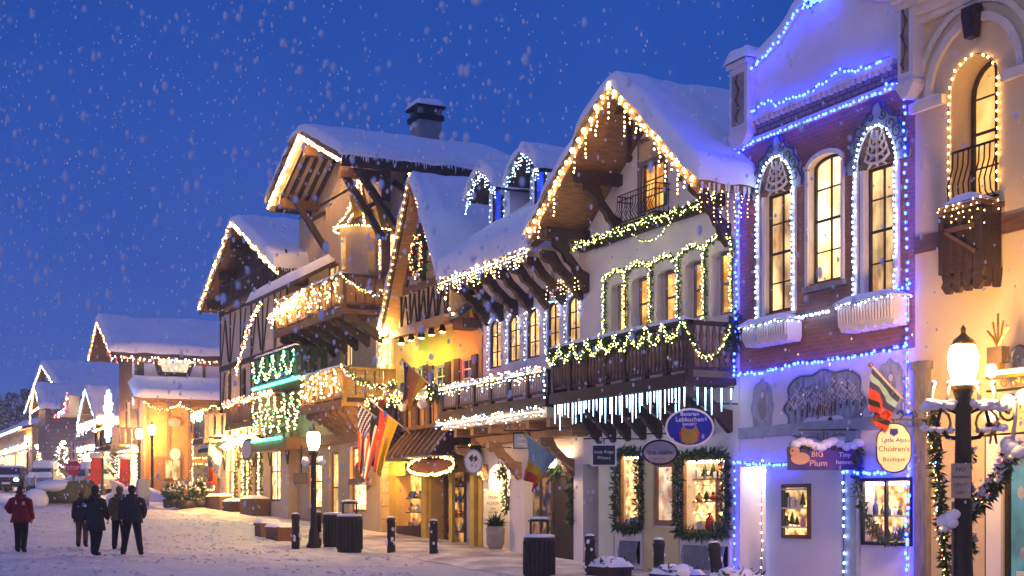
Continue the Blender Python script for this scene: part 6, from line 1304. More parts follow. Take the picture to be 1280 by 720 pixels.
def added_lit_fir(px, t, H, label, mats_):  # firs added only to carry dense points of light before the far shops
    x, y = GP(px, t); g = ground(x, y); r = thing("added_lit_fir", label, "christmas tree", (x, y, g), "added lit firs before the far shops"); k = MB(); k.tube([(x,y,g),(x,y,g+H*.9)], [.07,.02], DWOOD, 6); k.build("trunk", r)
    f = MB(); b = MB()
    for i in range(260):
        u = RND.random(); a = RND.uniform(0,6.28); R_ = H*.3*(1-u)*RND.uniform(.6,1)+.05; p = Vector((x+R_*math.cos(a), y+R_*math.sin(a), g+.25+u*(H-.3))); f.leaf(p, (math.cos(a),math.sin(a),-.3), .3, .14, FIR if RND.random() < .7 else SNOW)
        if i % 3 == 0: b.octa(p+Vector((math.cos(a),math.sin(a),0))*.1, .045, RND.choice(mats_))
    f.build("crown", r); o = b.build("bulbs", r); o["kind"] = "stuff"
for px, t, H, l, ms in ((118,90,2.4,"added lit fir with white lights left of the red stockings",[WARM2,COOL]),(133,90,2.8,"added lit fir with gold lights between the two stocking banners",[WARM2,WARM]),(160,88,2.2,"added lit fir with mixed lights right of the red stockings",[WARM2,REDB,BLUEW]),(78,94,3.4,"added lit fir with white lights before the plum house",[WARM2,COOL]),(50,100,2.6,"added lit fir with warm lights behind the snow buried car",[WARM2,WARM])): added_lit_fir(px, t, H, l, ms)

# ================================================================== trees beyond the street
def conifer(px, t, H, lab):
    x, y = GP(px, t); g = ground(x)*.8; root = thing("pine_tree", lab, "tree", (x, y, g), "snowy pines at the end of the street")
    k = MB(); k.tube([(x,y,g),(x,y,g+H*.5),(x,y,g+H*.97)], [H*.02,H*.012,.03], DWOOD, 7); k.build("trunk", root)
    c = MB(); rr = random.Random(px*7+int(t)); n = int(H*42); cen = []
    for i in range(n):
        u = rr.random()**.8; z = g+H*(.08+.9*u); Rm = H*.22*(1-u)**.85+.15; a = rr.uniform(0,6.283); q = rr.uniform(.25,1)**.6*(.8+.35*mnoise.noise((a*1.5,z*.8,px)))
        p = Vector((x+Rm*q*math.cos(a), y+Rm*q*math.sin(a), z-.25*q*Rm)); d = Vector((math.cos(a),math.sin(a),-.35+rr.uniform(-.2,.2)))
        L = H*.045*rr.uniform(.7,1.5); c.leaf(p, d, L, L*.5, FIR); c.leaf(p+Vector((0,0,.05)), d+Vector((rr.uniform(-.5,.5),rr.uniform(-.5,.5),0)), L, L*.45, SNOW if rr.random() < .7 else FIR)
    c.build("crown", root)
for i, (px, t, H) in enumerate(((4,190,12),(14,215,16),(24,200,13),(33,230,18),(44,240,16),(52,225,12),(-6,220,17))):
    conifer(px, t, H, "snowy pine tree above the far shops, %s" % ("smallest at the very left","second from the left edge","broad one near the long shop row","tallest of the group","just left of the plum house","half hidden by the plum house","partly outside the picture")[i])

# ================================================================== street lamps
def lamp(px, t, H, label, big=True, glass=LAMPG, arms=False, k=1.0):
    x, y = GP(px, t); g = ground(x, y); r = thing("street_lamp", label, "street lamp", (x, y, g))
    kk = k**3; p = MB(); p.rev((x,y,g-.05), [(.20*kk,0),(.20*kk,.12),(.15*kk,.2),(.13*kk,.5),(.095*kk,.62),(.085*kk,1.0),(.072*kk,H-.95*k),(.09*kk,H-.93*k),(.075*kk,H-.86*k),(.1*k,H-.78*k),(.13*k,H-.70*k)], POST, 14); p.build("pole", r)
    z = g+H-.74*k; c = MB(); Q = lambda pr: [(a_*k, b_*k) for a_, b_ in pr]
    c.rev((x,y,z), Q([(.12,0),(.15,.03),(.15,.07),(.1,.09)]), GOLD, 12); c.build("collar", r)
    gl = MB(); gl.rev((x,y,z+.07*k), Q([(.115,0),(.17,.18),(.185,.36),(.16,.46),(.12,.52)]), glass, 14); gl.build("lamp_glass", r)
    h = MB(); h.rev((x,y,z+.575*k), Q([(.16,0),(.13,.06),(.05,.12),(.03,.16),(.04,.2),(.0,.26)]), GOLD, 12)
    for i in range(4): a = math.pi/4+i*math.pi/2; h.tube([(x+.12*k*math.cos(a),y+.12*k*math.sin(a),z+.07*k),(x+.185*k*math.cos(a),y+.185*k*math.sin(a),z+.3*k),(x+.13*k*math.cos(a),y+.13*k*math.sin(a),z+.6*k)], .009, GOLD, 4)
    h.build("lamp_cap", r); return r, x, y, g, z
r, lx, ly, lg, lz = lamp(1204, 20.6, 4.15, "big glowing street lamp wound with snowy garland at the right", k=1.15)
def lamp_decor():
    # ornate arms: curled brackets with candle shaped finials and snow covered balls
    d = Vector((ST, -CT, 0))*-1; u = Vector((-CT*-1, 0, 0)); u = Vector((ST, CT, 0))  # across the picture
    for sgn in (-1, 1):
        a = MB(); o = Vector((lx, ly, lz-.12))
        def P(s, z, e=0): return o+(u*(sgn*s)+Vector((0,0,z))+d*e)*1.14
        a.tube([P(.06,-.5),P(.2,-.48),P(.33,-.32),P(.28,-.1),P(.12,-.16)], [.03,.035,.03,.03,.02], IRON, 6); a.tube([P(.05,-.2),P(.25,-.08),P(.46,-.10)], .02, IRON, 6); a.tube([P(.30+.14*math.cos(t_*.63),-.30+.17*math.sin(t_*.63)) for t_ in range(10)], .02, GOLD, 6, closed=True)
        ar = a.build("bracket_arm", r); s = MB(); [s.ball(P(.10+.40*q_/15,-.07+.03*math.sin(q_*1.7)-(.30 if q_ % 4 == 3 else 0),RND.uniform(-.04,.05)), RND.uniform(.045,.085), SNOW, 9, 7, (1.2,1.2,.8), .14) for q_ in range(16)]; s.build("snow_cap", ar)
        c = MB()
        for q in (.2, .40): c.tube([P(q,-.08),P(q,.06),P(q-.02,.17)], [.034,.024,.028], CREAMT, 8); c.ball(P(q-.02,.2), .045, CREAMT, 9, 7)
        c.build("finial", r)
    a = MB(); P2 = lambda s, z: Vector((lx,ly,lz))+(u*s+Vector((0,0,z)))*1.14; a.tube([P2(.62,-.62),P2(.66,-.35),P2(.65,-.12)], [.03,.026,.03], CREAMT, 7); a.ball(P2(.65,-.1), .04, CREAMT, 8, 6); a.build("finial", r)
    for q_, l_ in ((P2(.62,-.72),"round snow clump at the upper end of the lamp garland"),(P2(-.17,-1.62),"round snow clump at the lower end of the lamp garland")):
        s = MB(); s.ball(q_, .11, SNOW, 12, 8, jit=.08); [s.ball(Vector(q_)+Vector((RND.uniform(-.12,.12),RND.uniform(-.06,.06),RND.uniform(-.12,.1))), RND.uniform(.06,.11), SNOW, 9, 7, jit=.1) for k_ in range(7)]; solo(s, "snow_clump", l_, "snow")
    f = Vector((-.0, -.0, 0)) + d*.1
    garland("snow dusted garland spiralling down the big right street lamp", [P2(.66,-.7)+f, P2(.5,-.95)+f, P2(.36,-1.2)+f, P2(.2,-1.42)+f, P2(.02,-1.58)+f, P2(-.12,-1.7)+f], [WARM,LIME,REDB], .12, 190, .15, .14, .012, snowy=True)
    garland("thin garland with coloured bulbs hanging left of the big street lamp", [P2(-.42,-.2)+f, P2(-.4,-.7)+f, P2(-.33,-1.2)+f, P2(-.3,-1.7)+f, P2(-.2,-2.6)+f], [WARM,LIME,REDB,BLUEW,LIME], .10, 150, .13, .1, .014)
    garland("lit garland rising behind the lower post of the big street lamp", [P2(.13,-3.7)-f, P2(.14,-2.9)-f, P2(.1,-2.4)-f], [BLUEW,LIME,WARM,REDB], .07, 80, .1, .08, .015)
    garland("gold and green garland wound round the post of the big street lamp", [P2(.085*math.cos(i*.8),-.75-.075*i)+d*(.11+.09*math.sin(i*.8)) for i in range(34)], [WARM,LIME], .06, 110, .11, .14, .012, snowy=True)
    for i, (q, z) in enumerate(((-.36,-.5),(.34,-.42))):
        b = MB(); c = P2(q,z)+f*1.3
        for k in (-1,1): b.ball(c+u*(.06*k), .055, REDM, 8, 6, (1.1,1,.8)); b.bar(c, c+u*(.05*k)+Vector((0,0,-.28)), .035, .012, REDM)
        solo(b, "bow", "red ribbon bow %s of the big street lamp post" % ("on the left arm" if i == 0 else "on the right arm"), "bow")
    s = thing("lamp_sign", "small tan notice on the big right street lamp", "sign", tuple(P2(-.02,-1.2)+d*.1)); b = MB(); c = P2(-.03,-1.14)+d*.0; rz = R(64)
    n = Vector((0,0,0))-Vector((lx,ly,0)); n.normalize(); e = Vector((-n.y,n.x,0)); F_ = c+n*.17
    q = [F_+e*sx*.135+Vector((0,0,sz*.25))+n*k for k in (0,.012) for sx, sz in ((-1,-1),(1,-1),(1,1),(-1,1))]
    b.add(q, [(0,1,2,3),(7,6,5,4),(0,4,5,1),(1,5,6,2),(2,6,7,3),(3,7,4,0)], mat("tan notice board", (.45,.36,.25), .7, .15, 5, .05)); bo = b.build("board", s)
    ang = math.atan2(n.x, -n.y)
    for i, (w, hh) in enumerate((("NO",.085),("SMOKING",.055),("ON IT",.07),("ASH",.06))): text(bo, w, F_+n*.016+Vector((0,0,.16-.11*i)), hh, DWOOD, ang, .001, maxw=.23)
    v = MB(); v.tube([P2(-.13,-1.4),P2(-.13,-3.9)], .022, GWOOD, 7); solo(v, "pole", "thin pale metal pole beside the big street lamp post", "pole")
lamp_decor()
r2, l2x, l2y, l2g, l2z = lamp(392, 40, 3.4, "black street lamp glowing in front of the chalet shopfront", arms=True)
a = MB()
for s_ in (-1,1): a.ball((l2x+ST*s_*.22,l2y+CT*s_*.22,l2z-.25), .13, SNOW, 9, 7, jit=.05); a.tube([(l2x,l2y,l2z-.3),(l2x+ST*s_*.22,l2y+CT*s_*.22,l2z-.33)], .03, IRON, 5)
a.build("bracket_arm", r2)
for i, (px, t, H, lab) in enumerate(((190,78,4.2,"bright far street lamp before the orange corner house"),(174,80,4.0,"far street lamp carrying the right red stocking banner"),(128,86,4.0,"far street lamp carrying the left red stocking banner"),(68,104,4.4,"distant street lamp above the parked cars"),(34,125,4.4,"farthest street lamp at the left"),(98,110,4.6,"distant street lamp before the plum house"))):
    lamp(px, t, H, lab, glass=LAMPF)
def banner(px, t, zt_py, side, lab):
    x, y = GP(px, t); u = Vector((ST,CT,0)); z = CZ+(HY-zt_py)/FPX*t; o = Vector((x,y,z)); r = thing("stocking_banner", lab, "banner", tuple(o))
    b = MB(); b.tube([o-u*.4+Vector((0,0,.08)), o+u*1.2+Vector((0,0,.08))], .05, GOLD, 6); b.build("banner_pole", r)
    k = MB(); pr = [(.1,0),(.66,0),(.68,-1.3),(.62,-1.8),(.35,-2.0),(-.2,-2.0),(-.38,-1.8),(-.3,-1.5),(.05,-1.3)]
    f = [o+u*p[0]+Vector((0,0,p[1])) for p in pr]; dd = Vector((-CT,ST,0))*.06; n = len(f)
    k.add([p for p in f]+[p+dd for p in f], [list(range(n)), list(range(2*n-1,n-1,-1))]+[(i,(i+1)%n,n+(i+1)%n,n+i) for i in range(n)], mat("red felt", (.26,.022,.018), .9, .5, 3, .3)); k.build("stocking", r)
    c = MB(); c.tube([o+u*.04+dd*.5+Vector((0,0,-.15)), o+u*.72+dd*.5+Vector((0,0,-.15))], .17, CREAMT, 10); c.ball(o+u*-.12+dd*.5+Vector((0,0,-1.8)), .24, CREAMT, 9, 7, (1,.5,.8)); c.build("cuff", r)
banner(112, 84, 566, 1, "dull red stocking banner, the left of the two"); banner(148, 80, 568, 1, "bright red stocking banner, the right of the two")

# ================================================================== bollards, bins, planters
def bollard_at(px, t):
    x, y = GP(px, t); return x, y, ground(x, y)
x, y, g = bollard_at(369.5, 39.6)
bo = thing("bollard", "black wooden bollard just left of the far street lamp", "bollard", (x, y, g), "black bollards along the kerb")
m = MB(); m.rev((x,y,g-.05), [(.11,0),(.115,.1),(.11,.84),(.125,.86),(.125,.96),(.09,1.0)], POST, 12); m.build("post", bo)
m = MB(); m.ball((x,y,g+.96), .10, SNOW, 10, 6, (1,1,.35), .05)
for k in range(14): a = RND.uniform(0,6.28); zz = RND.uniform(.1,.9); m.ball((x+.108*math.cos(a),y+.108*math.sin(a),g+zz), RND.uniform(.02,.05), SNOW, 6, 4, (1,1,1.3), .2)
m.build("snow_cap", bo)
for (px, t, lab) in ((397,41,"black bollard directly behind the far lamp post"),(489,38.6,"black bollard between the litter bins and the yellow shop"),(542,37.4,"black bollard before the yellow shop entrance"),(737.5,30.6,"snow plastered bollard left of the first snowy planter"),(823.5,28.6,"snow plastered bollard between the two snowy planters"),(899,26.8,"leaning snow capped bollard by the brick building corner")):
    c = copy_tree(bo); x, y, g = bollard_at(px, t); c.location = (x, y, g); c["label"] = lab; c.rotation_euler.z = px
    if px == 899: c.rotation_euler = (0, R(-9), .2)
def bin_at(px, t, lab, canopy=True, w=.33, H=1.0):
    x, y = GP(px, t); g = ground(x, y); r = thing("litter_bin", lab, "litter bin", (x, y, g)); b = MB(); b.rev((x,y,g-.04), [(w*.92,0),(w,.06),(w,H-.1),(w*1.05,H-.08),(w*1.05,H)], POST, 20)
    for i in range(20): a = 2*math.pi*i/20; b.box(x+w*math.cos(a)-.02, x+w*math.cos(a)+.02, y+w*math.sin(a)-.02, y+w*math.sin(a)+.02, g+.08, g+H-.12, POST)
    b.build("bin_body", r); s = MB(); s.rev((x,y,g+H-.02), [(w*1.04,-.02),(w*1.04,.03),(w*.7,.05),(w*.3,.03)], SNOW, 18); 
    if canopy:
        q = MB()
        for sx in (-1,1): q.box(x+sx*w*.55*ST-.02, x+sx*w*.55*ST+.02, y+sx*w*.55*CT-.02, y+sx*w*.55*CT+.02, g+H, g+H+.3, POST)
        q.rev((x,y,g+H+.3), [(w*.75,0),(w*.75,.03),(w*.2,.06)], POST, 16); q.build("rain_hood", r); s.ball((x,y,g+H+.37), w*.72, SNOW, 12, 6, (1,1,.16), .04)
    s.build("snow_cap", r)
bin_at(437, 38.6, "slatted black litter bin left of the bollard by the yellow shop"); bin_at(417, 40.6, "black litter bin half behind the slatted one", False, .28, .95); bin_at(674, 31.0, "big black litter bin before the arched doorway", True, .33, .93)
def planter(px, t, lab, L, H, lump=True):
    x, y = GP(px, t); g = ground(x, y); r = thing("planter_box", lab, "planter", (x, y, g), None); b = MB(); b.box(x-L/2, x+L/2, y-.3, y+.3, g-.05, g+H, MWOOD if t > 35 else DWOOD)
    b.box(x-L/2-.03, x+L/2+.03, y-.33, y+.33, g+H-.09, g+H-.02, MWOOD if t > 35 else DWOOD); b.build("box", r); s = MB(); snow_strip(s, x-L/2-.04, x+L/2+.04, y-.34, y+.34, g+H-.03, .12, 14, 8)
    if lump:
        for k in range(9): s.ball((x-L*.4+L*.8*k/8, y+RND.uniform(-.15,.15), g+H+.03), RND.uniform(.1,.2), SNOW, 9, 6, (1.2,1,.8), .12)
    s.build("snow_cap", r)
    if lump:
        f = MB()
        for k in range(60): f.leaf((x+RND.uniform(-.5,.5)*L,y+RND.uniform(-.3,.3),g+H), (RND.gauss(0,1),RND.gauss(0,1),.6), .25, .05, FIR)
        f.build("greenery", r)
planter(760, 30.4, "low dark planter heaped with snow right of the first bollard", .95, .34); planter(846, 28.0, "low dark planter heaped with snow right of the second bollard", .95, .32); planter(920, 26.2, "snow heaped planter at the brick building corner", .75, .34)
planter(352, 43, "wide weathered wooden tub on the snow left of the bollards", 1.3, .42, False); planter(334, 44.5, "smaller weathered wooden tub behind the wide one", .7, .45, False)
def shrub(px, t, rad, lab, tall=False):
    x, y = GP(px, t); g = ground(x, y); r = thing("potted_shrub", lab, "shrub", (x, y, g)); p = MB(); p.rev((x,y,g-.03), [(.3,0),(.42,.1),(.45,.42),(.4,.45)], POST, 12); p.build("pot", r)
    f = MB(); s = MB()
    for k in range(420):
        d = Vector((RND.gauss(0,1),RND.gauss(0,1),RND.gauss(0,1))).normalized(); q = rad*RND.uniform(.4,1)
        if tall: zz = RND.random(); c = Vector((x,y,g+.4+zz*rad*2.6)); pp = c+Vector((d.x,d.y,0))*rad*(1-zz)*RND.uniform(.3,1)
        else: pp = Vector((x,y,g+.4+rad*.8))+Vector((d.x,d.y,d.z*.85))*q
        sn = d.z > .1 and RND.random() < .5; (s if sn else f).leaf(pp, d+Vector((0,0,.1)), RND.uniform(.12,.25), .1, SNOW if sn else FIR)
    f.build("foliage", r); s.build("snow_cap", r)
shrub(216, 64, .38, "potted shrub dusted with snow, left of the pair"); shrub(232, 62, .5, "biggest round potted shrub with a snowy top"); shrub(250, 63, .36, "small pointed potted conifer heavy with snow", True)

# ================================================================== hanging signs
def arm(mb, x, z, y0, y1, sc=.2):
    mb.bar((x,y0,z),(x,y1,z),.03,.03,IRON); mb.tube([(x,y1-.02,z),(x,y1-.25,z+.2),(x,y1-.5,z+.05)], .012, IRON, 5)
def facing(root, pts): pass
SIGN_RZ = R(34)      # shop signs hang across the pavement, turned towards the street
def hang_sign(px, py, off, label, shape, w, h, face, rim, words, arm_up=.12, extra=None):
    c = Vector(W(px, py, off)); ph = R(0); e = Vector((math.cos(R(58)), math.sin(R(58)), 0)); n = Vector((math.sin(R(58)), -math.cos(R(58)), 0))
    root = thing("hanging_sign", label, "shop sign", tuple(c)); b = MB()
    def slab(mb, poly, t0, t1, m):
        k = len(poly); v = [c+e*p[0]+Vector((0,0,p[1]))+n*t0 for p in poly]+[c+e*p[0]+Vector((0,0,p[1]))+n*t1 for p in poly]
        mb.add(v, [list(range(k-1,-1,-1)), list(range(k,2*k))]+[(i,(i+1)%k,k+(i+1)%k,k+i) for i in range(k)], m)
    if shape == 'oval': po = ellipse(0,0,w/2,h/2,28); pi_ = ellipse(0,0,w/2-.04,h/2-.04,28)
    elif shape == 'rect': po = [(-w/2,-h/2),(w/2,-h/2),(w/2,h/2),(-w/2,h/2)]; pi_ = [(p[0]*.88,p[1]*.86) for p in po]
    else:
        po = []; 
        for i in range(48): t = 2*math.pi*i/48; q = (abs(math.cos(t))**3.2+abs(math.sin(t))**3.2)**(-1/3.2)*(1-.07*max(0,math.cos(4*t+math.pi))**6); po.append((w/2*q*math.cos(t)*.93, h/2*q*math.sin(t)*(.93+.07*math.sin(t)**8)))
        pi_ = [(p[0]*.93,p[1]*.94) for p in po]
    slab(b, po, -.025, .025, rim); bd = b.build("board", root); f = MB(); slab(f, pi_, .026, .032, face); slab(f, pi_, -.032, -.026, face); f.build("sign_face", bd)
    for (s, dx, dz, hh, mm, mw) in words: text(bd, s, c+e*dx+Vector((0,0,dz))+n*.036, hh, mm, R(58), .002, maxw=mw)
    a = MB(); zt = c.z+h/2+arm_up; a.tube([c+Vector((0,0,h/2)), c+Vector((0,0,h/2+arm_up))], .012, IRON, 5)
    A = c+Vector((0,0,h/2+arm_up)); wallp = Vector((c.x+ .0, FY, zt)); a.bar(A-e*.45, A+e*.45, .025, .025, IRON); a.bar(A+e*.2, Vector((A.x+.25, FY-.005, zt)), .025, .025, IRON)
    for k in range(0 if w > 1.2 else 4): t = k*1.6; q = A+e*(-.35+.22*k); a.tube([q, q+e*.07+Vector((0,0,.07)), q+e*.02+Vector((0,0,.15)), q-e*.04+Vector((0,0,.09))], .009, IRON, 4)
    a.build("sign_arm", root)
    if extra: extra(c, e, n, slab, bd)
    return root, c, e, n
INK = mat("ink black", (.02,.018,.02), .7, .1, 5, 0); CHAR = mat("charcoal board", (.045,.045,.06), .6, .2, 5, .05, spec=.03); GREYB = mat("warm grey board", (.34,.29,.27), .7, .15, 5, .05, spec=.03); BLUEB = mat("royal blue board", (.03,.04,.30), .5, .3, 3, .05, spec=.03); PURP = mat("violet board", (.10,.06,.28), .6, .3, 4, .05, spec=.03); CREAMB = mat("cream sign board", (.74,.68,.56), .7, .1, 4, .05); LIGHTL = mat("pale lettering", (.8,.8,.82), .7, .05, 4, 0); SALM = mat("salmon lettering", (.8,.5,.36), .7, .05, 4, 0)
hang_sign(755, 569, -.9, "square charcoal hanging sign with a white frame by the dark inn door", 'rect', .56, .5, CHAR, WHITE, [("Icicle Ridge",0,.07,.1,LIGHTL,.42),("Winery",0,-.06,.1,LIGHTL,.32)])
hang_sign(825, 565.5, -.9, "oval warm grey hanging sign with black lettering", 'oval', .76, .54, GREYB, IRON, [("tre vialle",0,.0,.15,INK,.54),("gifts & crafts",0,-.13,.05,INK,.34)])
def bear(c, e, n, slab, bd):
    m = MB(); slab(m, [(-.17,-.27),(-.17,-.03),(-.12,.04),(-.05,-.04),(.05,-.04),(.12,.04),(.17,-.03),(.17,-.27),(.06,-.33),(-.06,-.33)], .033, .04, GOLD); slab(m, [(-.15,-.22),(-.19,-.22),(-.21,-.1),(-.17,-.06)], .0405, .045, REDM); slab(m, [(.15,-.22),(.19,-.22),(.21,-.1),(.17,-.06)], .0405, .045, REDM); m.build("emblem", bd)
hang_sign(862, 534.5, -1.0, "large blue oval hanging sign with a golden emblem below the icicle tubes", 'oval', .98, .78, BLUEB, CREAMB, [("Bavarian",0,.27,.11,LIGHTL,.5),("Lebkuchen",0,.16,.13,LIGHTL,.72),("BAKERY",0,.06,.08,LIGHTL,.4)], .1, bear)
hang_sign(1117, 560, -.7, "scalloped cream hanging sign for a childrens shop", 'cart', .62, .84, CREAMB, IRON, [("Little Alps",0,.13,.1,BLUEB,.42),("Children's",0,-.02,.14,DWOOD,.5),("Boutique",0,-.19,.1,DWOOD,.38)], .05, lambda c,e,n,slab,bd: (lambda m: (slab(m, [(-.06,.32),(.06,.32),(.07,.24),(0,.19),(-.07,.24)], .033, .04, BLUEB), m.build("emblem", bd)))(MB()))
def plum_sign(c, e, n, slab, bd):
    m = MB(); slab(m, ellipse(-.42,.0,.17,.11,14), .033, .045, mat("peach paint", (.65,.38,.22), .7, .2, 5, 0)); slab(m, ellipse(-.52,.13,.09,.1,12), .046, .055, mat("peach paint", (.65,.38,.22), .7, .2, 5, 0)); m.build("emblem", bd)
    s = MB()
    for k in range(11): s.ball(c+e*(-.5+.11*k)+Vector((0,0,.25+.05*math.sin(k*1.3))), .1, SNOW, 9, 6, (1.3,1,.8), .1)
    s.build("snow_cap", bd); f = MB()
    for k in range(220): f.leaf(c+e*RND.uniform(-.6,.62)+Vector((0,0,.22+RND.uniform(-.05,.1))), (RND.gauss(0,1),RND.gauss(0,1),-.5), .13, .05, FIR)
    f.build("greenery", bd)
hang_sign(1030, 573, -.6, "long violet hanging sign under snow and fir twigs on the brick building", 'rect', 1.3, .42, PURP, NAVY, [("BIG",-.12,.07,.14,SALM,.24),("Plum",-.10,-.09,.16,SALM,.34),("Tiny",.36,.06,.12,LIGHTL,.26),("heaven",.36,-.07,.11,LIGHTL,.36)], .3, plum_sign)
def tree_mark(c, e, n, slab, bd):
    m = MB(); slab(m, [(-.06,-.02),(-.13,.1),(-.02,.2),(.0,.05)], .033, .037, FIR); slab(m, [(.03,-.02),(.0,.12),(.08,.17),(.12,.05)], .033, .037, FIR); slab(m, [(-.06,-.14),(-.02,-.14),(-.02,-.06),(-.06,-.06)], .033, .037, STONE); slab(m, [(.05,-.16),(.08,-.16),(.08,-.08),(.05,-.08)], .033, .037, STONE); m.build("emblem", bd)
hang_sign(592, 577, -1.0, "round white hanging sign with a green tree mark by the yellow shop", 'oval', .5, .66, WHITE, GREYP, [], .05, tree_mark)
hang_sign(652, 551, -.9, "small slate blue hanging sign under the slatted balcony", 'rect', .42, .4, GREYP, IRON, [("INN",0,.05,.11,CREAMB,.25),("suites",0,-.07,.09,CREAMB,.28)], .06)
ws = thing("wall_sign", "small cream framed notice on the left arcade pier", "sign", W(613,632,.5)); yy = FY-.012; b = MB(); q = W(612,632,0); 
b.box(WX0+.45, WX0+.47, FY+.15, FY+.65, q[2]-.45, q[2]+.45, OWOOD) if False else None
xw = X(611)+.012; cw = WX(616,631,xw); b.box(xw-.008, xw+.02, cw[1]-.28, cw[1]+.28, cw[2]-.42, cw[2]+.42, CREAMB); bw_ = b.build("board", ws); ws.location = (xw, cw[1], cw[2]); 
bw_.location = Vector((0,0,0)) if False else bw_.location
# the notice's board is rebuilt under its moved root so that both share one place
bpy.data.objects.remove(bw_); b = MB(); b.box(xw-.008, xw+.02, cw[1]-.28, cw[1]+.28, cw[2]-.42, cw[2]+.42, CREAMB)
for (dy, dz) in ((-.24,.38),(.24,.38),(-.24,-.38),(.24,-.38)): b.ball((xw+.012,cw[1]+dy,cw[2]+dz), .07, CREAMB, 8, 6, (.3,1,1))
bw_ = b.build("board", ws)
for (s, dz, h, mw) in (("MAIN",.2,.12,.36),("FLOOR",.04,.12,.4),("shops",-.1,.07,.3),("open daily",-.2,.07,.4)): text(bw_, s, (xw+.024, cw[1], cw[2]+dz), h, DWOOD, R(90), .001, maxw=mw)

# stop sign
sx, sy = GP(92, 72); sg_ = ground(sx, sy); st = thing("stop_sign", "red octagonal stop sign on a thin post at the crossing", "stop sign", (sx, sy, sg_))
b = MB(); b.tube([(sx,sy,sg_-.05),(sx,sy,sg_+2.9)], .045, GWOOD, 7); b.build("post", st)
zc = CZ+(HY-585)/FPX*72; e = Vector((ST,CT,0)); n = Vector((CT,-ST,0)); b = MB(); c = Vector((sx,sy,zc))+n*.06
v = [c+e*.40*math.cos(R(22.5+45*i))+Vector((0,0,.40*math.sin(R(22.5+45*i)))) for i in range(8)]; b.add(v+[p-n*.02 for p in v], [list(range(8)),list(range(15,7,-1))]+[(i,8+i,8+(i+1)%8,(i+1)%8) for i in range(8)], mat("stop red", (.50,.03,.04), .5, .1, 4, 0)); sb = b.build("sign_plate", st)
text(sb, "STOP", c+n*.01, .27, LIGHTL, R(64), .002, maxw=.64)
s = MB(); s.ball((c.x,c.y,c.z+.38), .2, SNOW, 9, 6, (1,1,.25), .05); s.build("snow_cap", st)

# ================================================================== flags
def flag(base, tip, cols, label, drop, kind='v', canton=None, seed=0, fold=.12, widths=None, name="flag"):
    base, tip = Vector(base), Vector(tip); r = thing(name, label, "flag", tuple(base)); p = MB(); p.tube([base, tip], .022, mat("pale flag pole", (.5,.42,.32), .5, .2, 5, 0), 6); p.ball(tip, .04, GOLD, 8, 6); p.build("flag_pole", r)
    d = (base-tip); L = d.length*.62; d.normalize(); m = MB(); nu, nv = 26, 20; rr = random.Random(seed); ph = rr.uniform(0,6)
    def P(u, v):   # u along the pole from the tip, v down the fly
        q = tip+d*(.04+L*u); s = math.sin(u*9+ph+v*2.2)*fold*v+math.sin(u*17+ph)*fold*.4*v
        sh = -.92*v*L*u*(1-.25*v)
        return q+Vector((0,0,-drop*v*(1-.15*u)))+Vector((d.x,d.y,0))*sh+Vector((d.y,-d.x,0)).normalized()*s
    G = [[P(i/nu,j/nv) for j in range(nv+1)] for i in range(nu+1)]
    for i in range(nu):
        for j in range(nv):
            k = (i+.5)/nu if kind == 'u' else (j+.5)/nv; mm = cols[min(len(cols)-1, int(k*len(cols)))]
            if canton and (i+.5)/nu < .5 and (j+.5)/nv < .42: mm = canton if (i+j) % 3 else LIGHTL
            m.face([G[i][j],G[i+1][j],G[i+1][j+1],G[i][j+1]], mm)
    m.sm = [True]*len(m.f); m.build("flag_cloth", r); return r
FB, FR, FG = mat("black cloth", (.02,.02,.025), .9, .2, 5, 0), mat("red orange cloth", (.50,.06,.03), .9, .2, 5, 0), mat("golden cloth", (.62,.38,.02), .9, .2, 5, 0)
FW, FBL, FLB, FO = mat("white cloth", (.7,.68,.64), .9, .1, 5, 0), mat("navy cloth", (.03,.04,.14), .9, .2, 5, 0), mat("pale blue cloth", (.25,.40,.52), .9, .2, 5, 0), mat("orange cloth", (.6,.2,.05), .9, .2, 5, 0)
flag(W(518,545,-.9), W(462,500,-2.0), [FB,FB,FR,FR,FG,FG], "black red and gold flag hanging in front of the chalet shop", 1.9, 'u', seed=1)
flag(W(505,548,-1.0), W(446,503,-2.4), [FR,FW]*4, "red and white striped flag with a starry blue canton", 2.0, 'u', FBL, seed=2)
flag(W(548,490,-1.1), W(503,450,-2.2), [FBL,FO,FO,FG], "blue orange and gold flag on a pole above the fir garland", 1.1, 'u', seed=3)
flag(W(718,588,-.1), W(657,543,-1.7), [FLB,FLB,FG,FR], "pale blue flag with red and gold ends by the arched doorway", 1.0, 'v', seed=4)
flag(W(1146,518,-.1), W(1088,456,-1.1), [FBL,FLB,FBL,FR,FR,FB,FR], "small flag with blue field and red fly above the cream childrens sign", .72, 'v', seed=5)
flag(W(288,580,-1.0), W(261,552,-2.6), [FLB,FBL,FR], "blue flag with a red end hanging before the timber house", 1.5, 'v', seed=6)

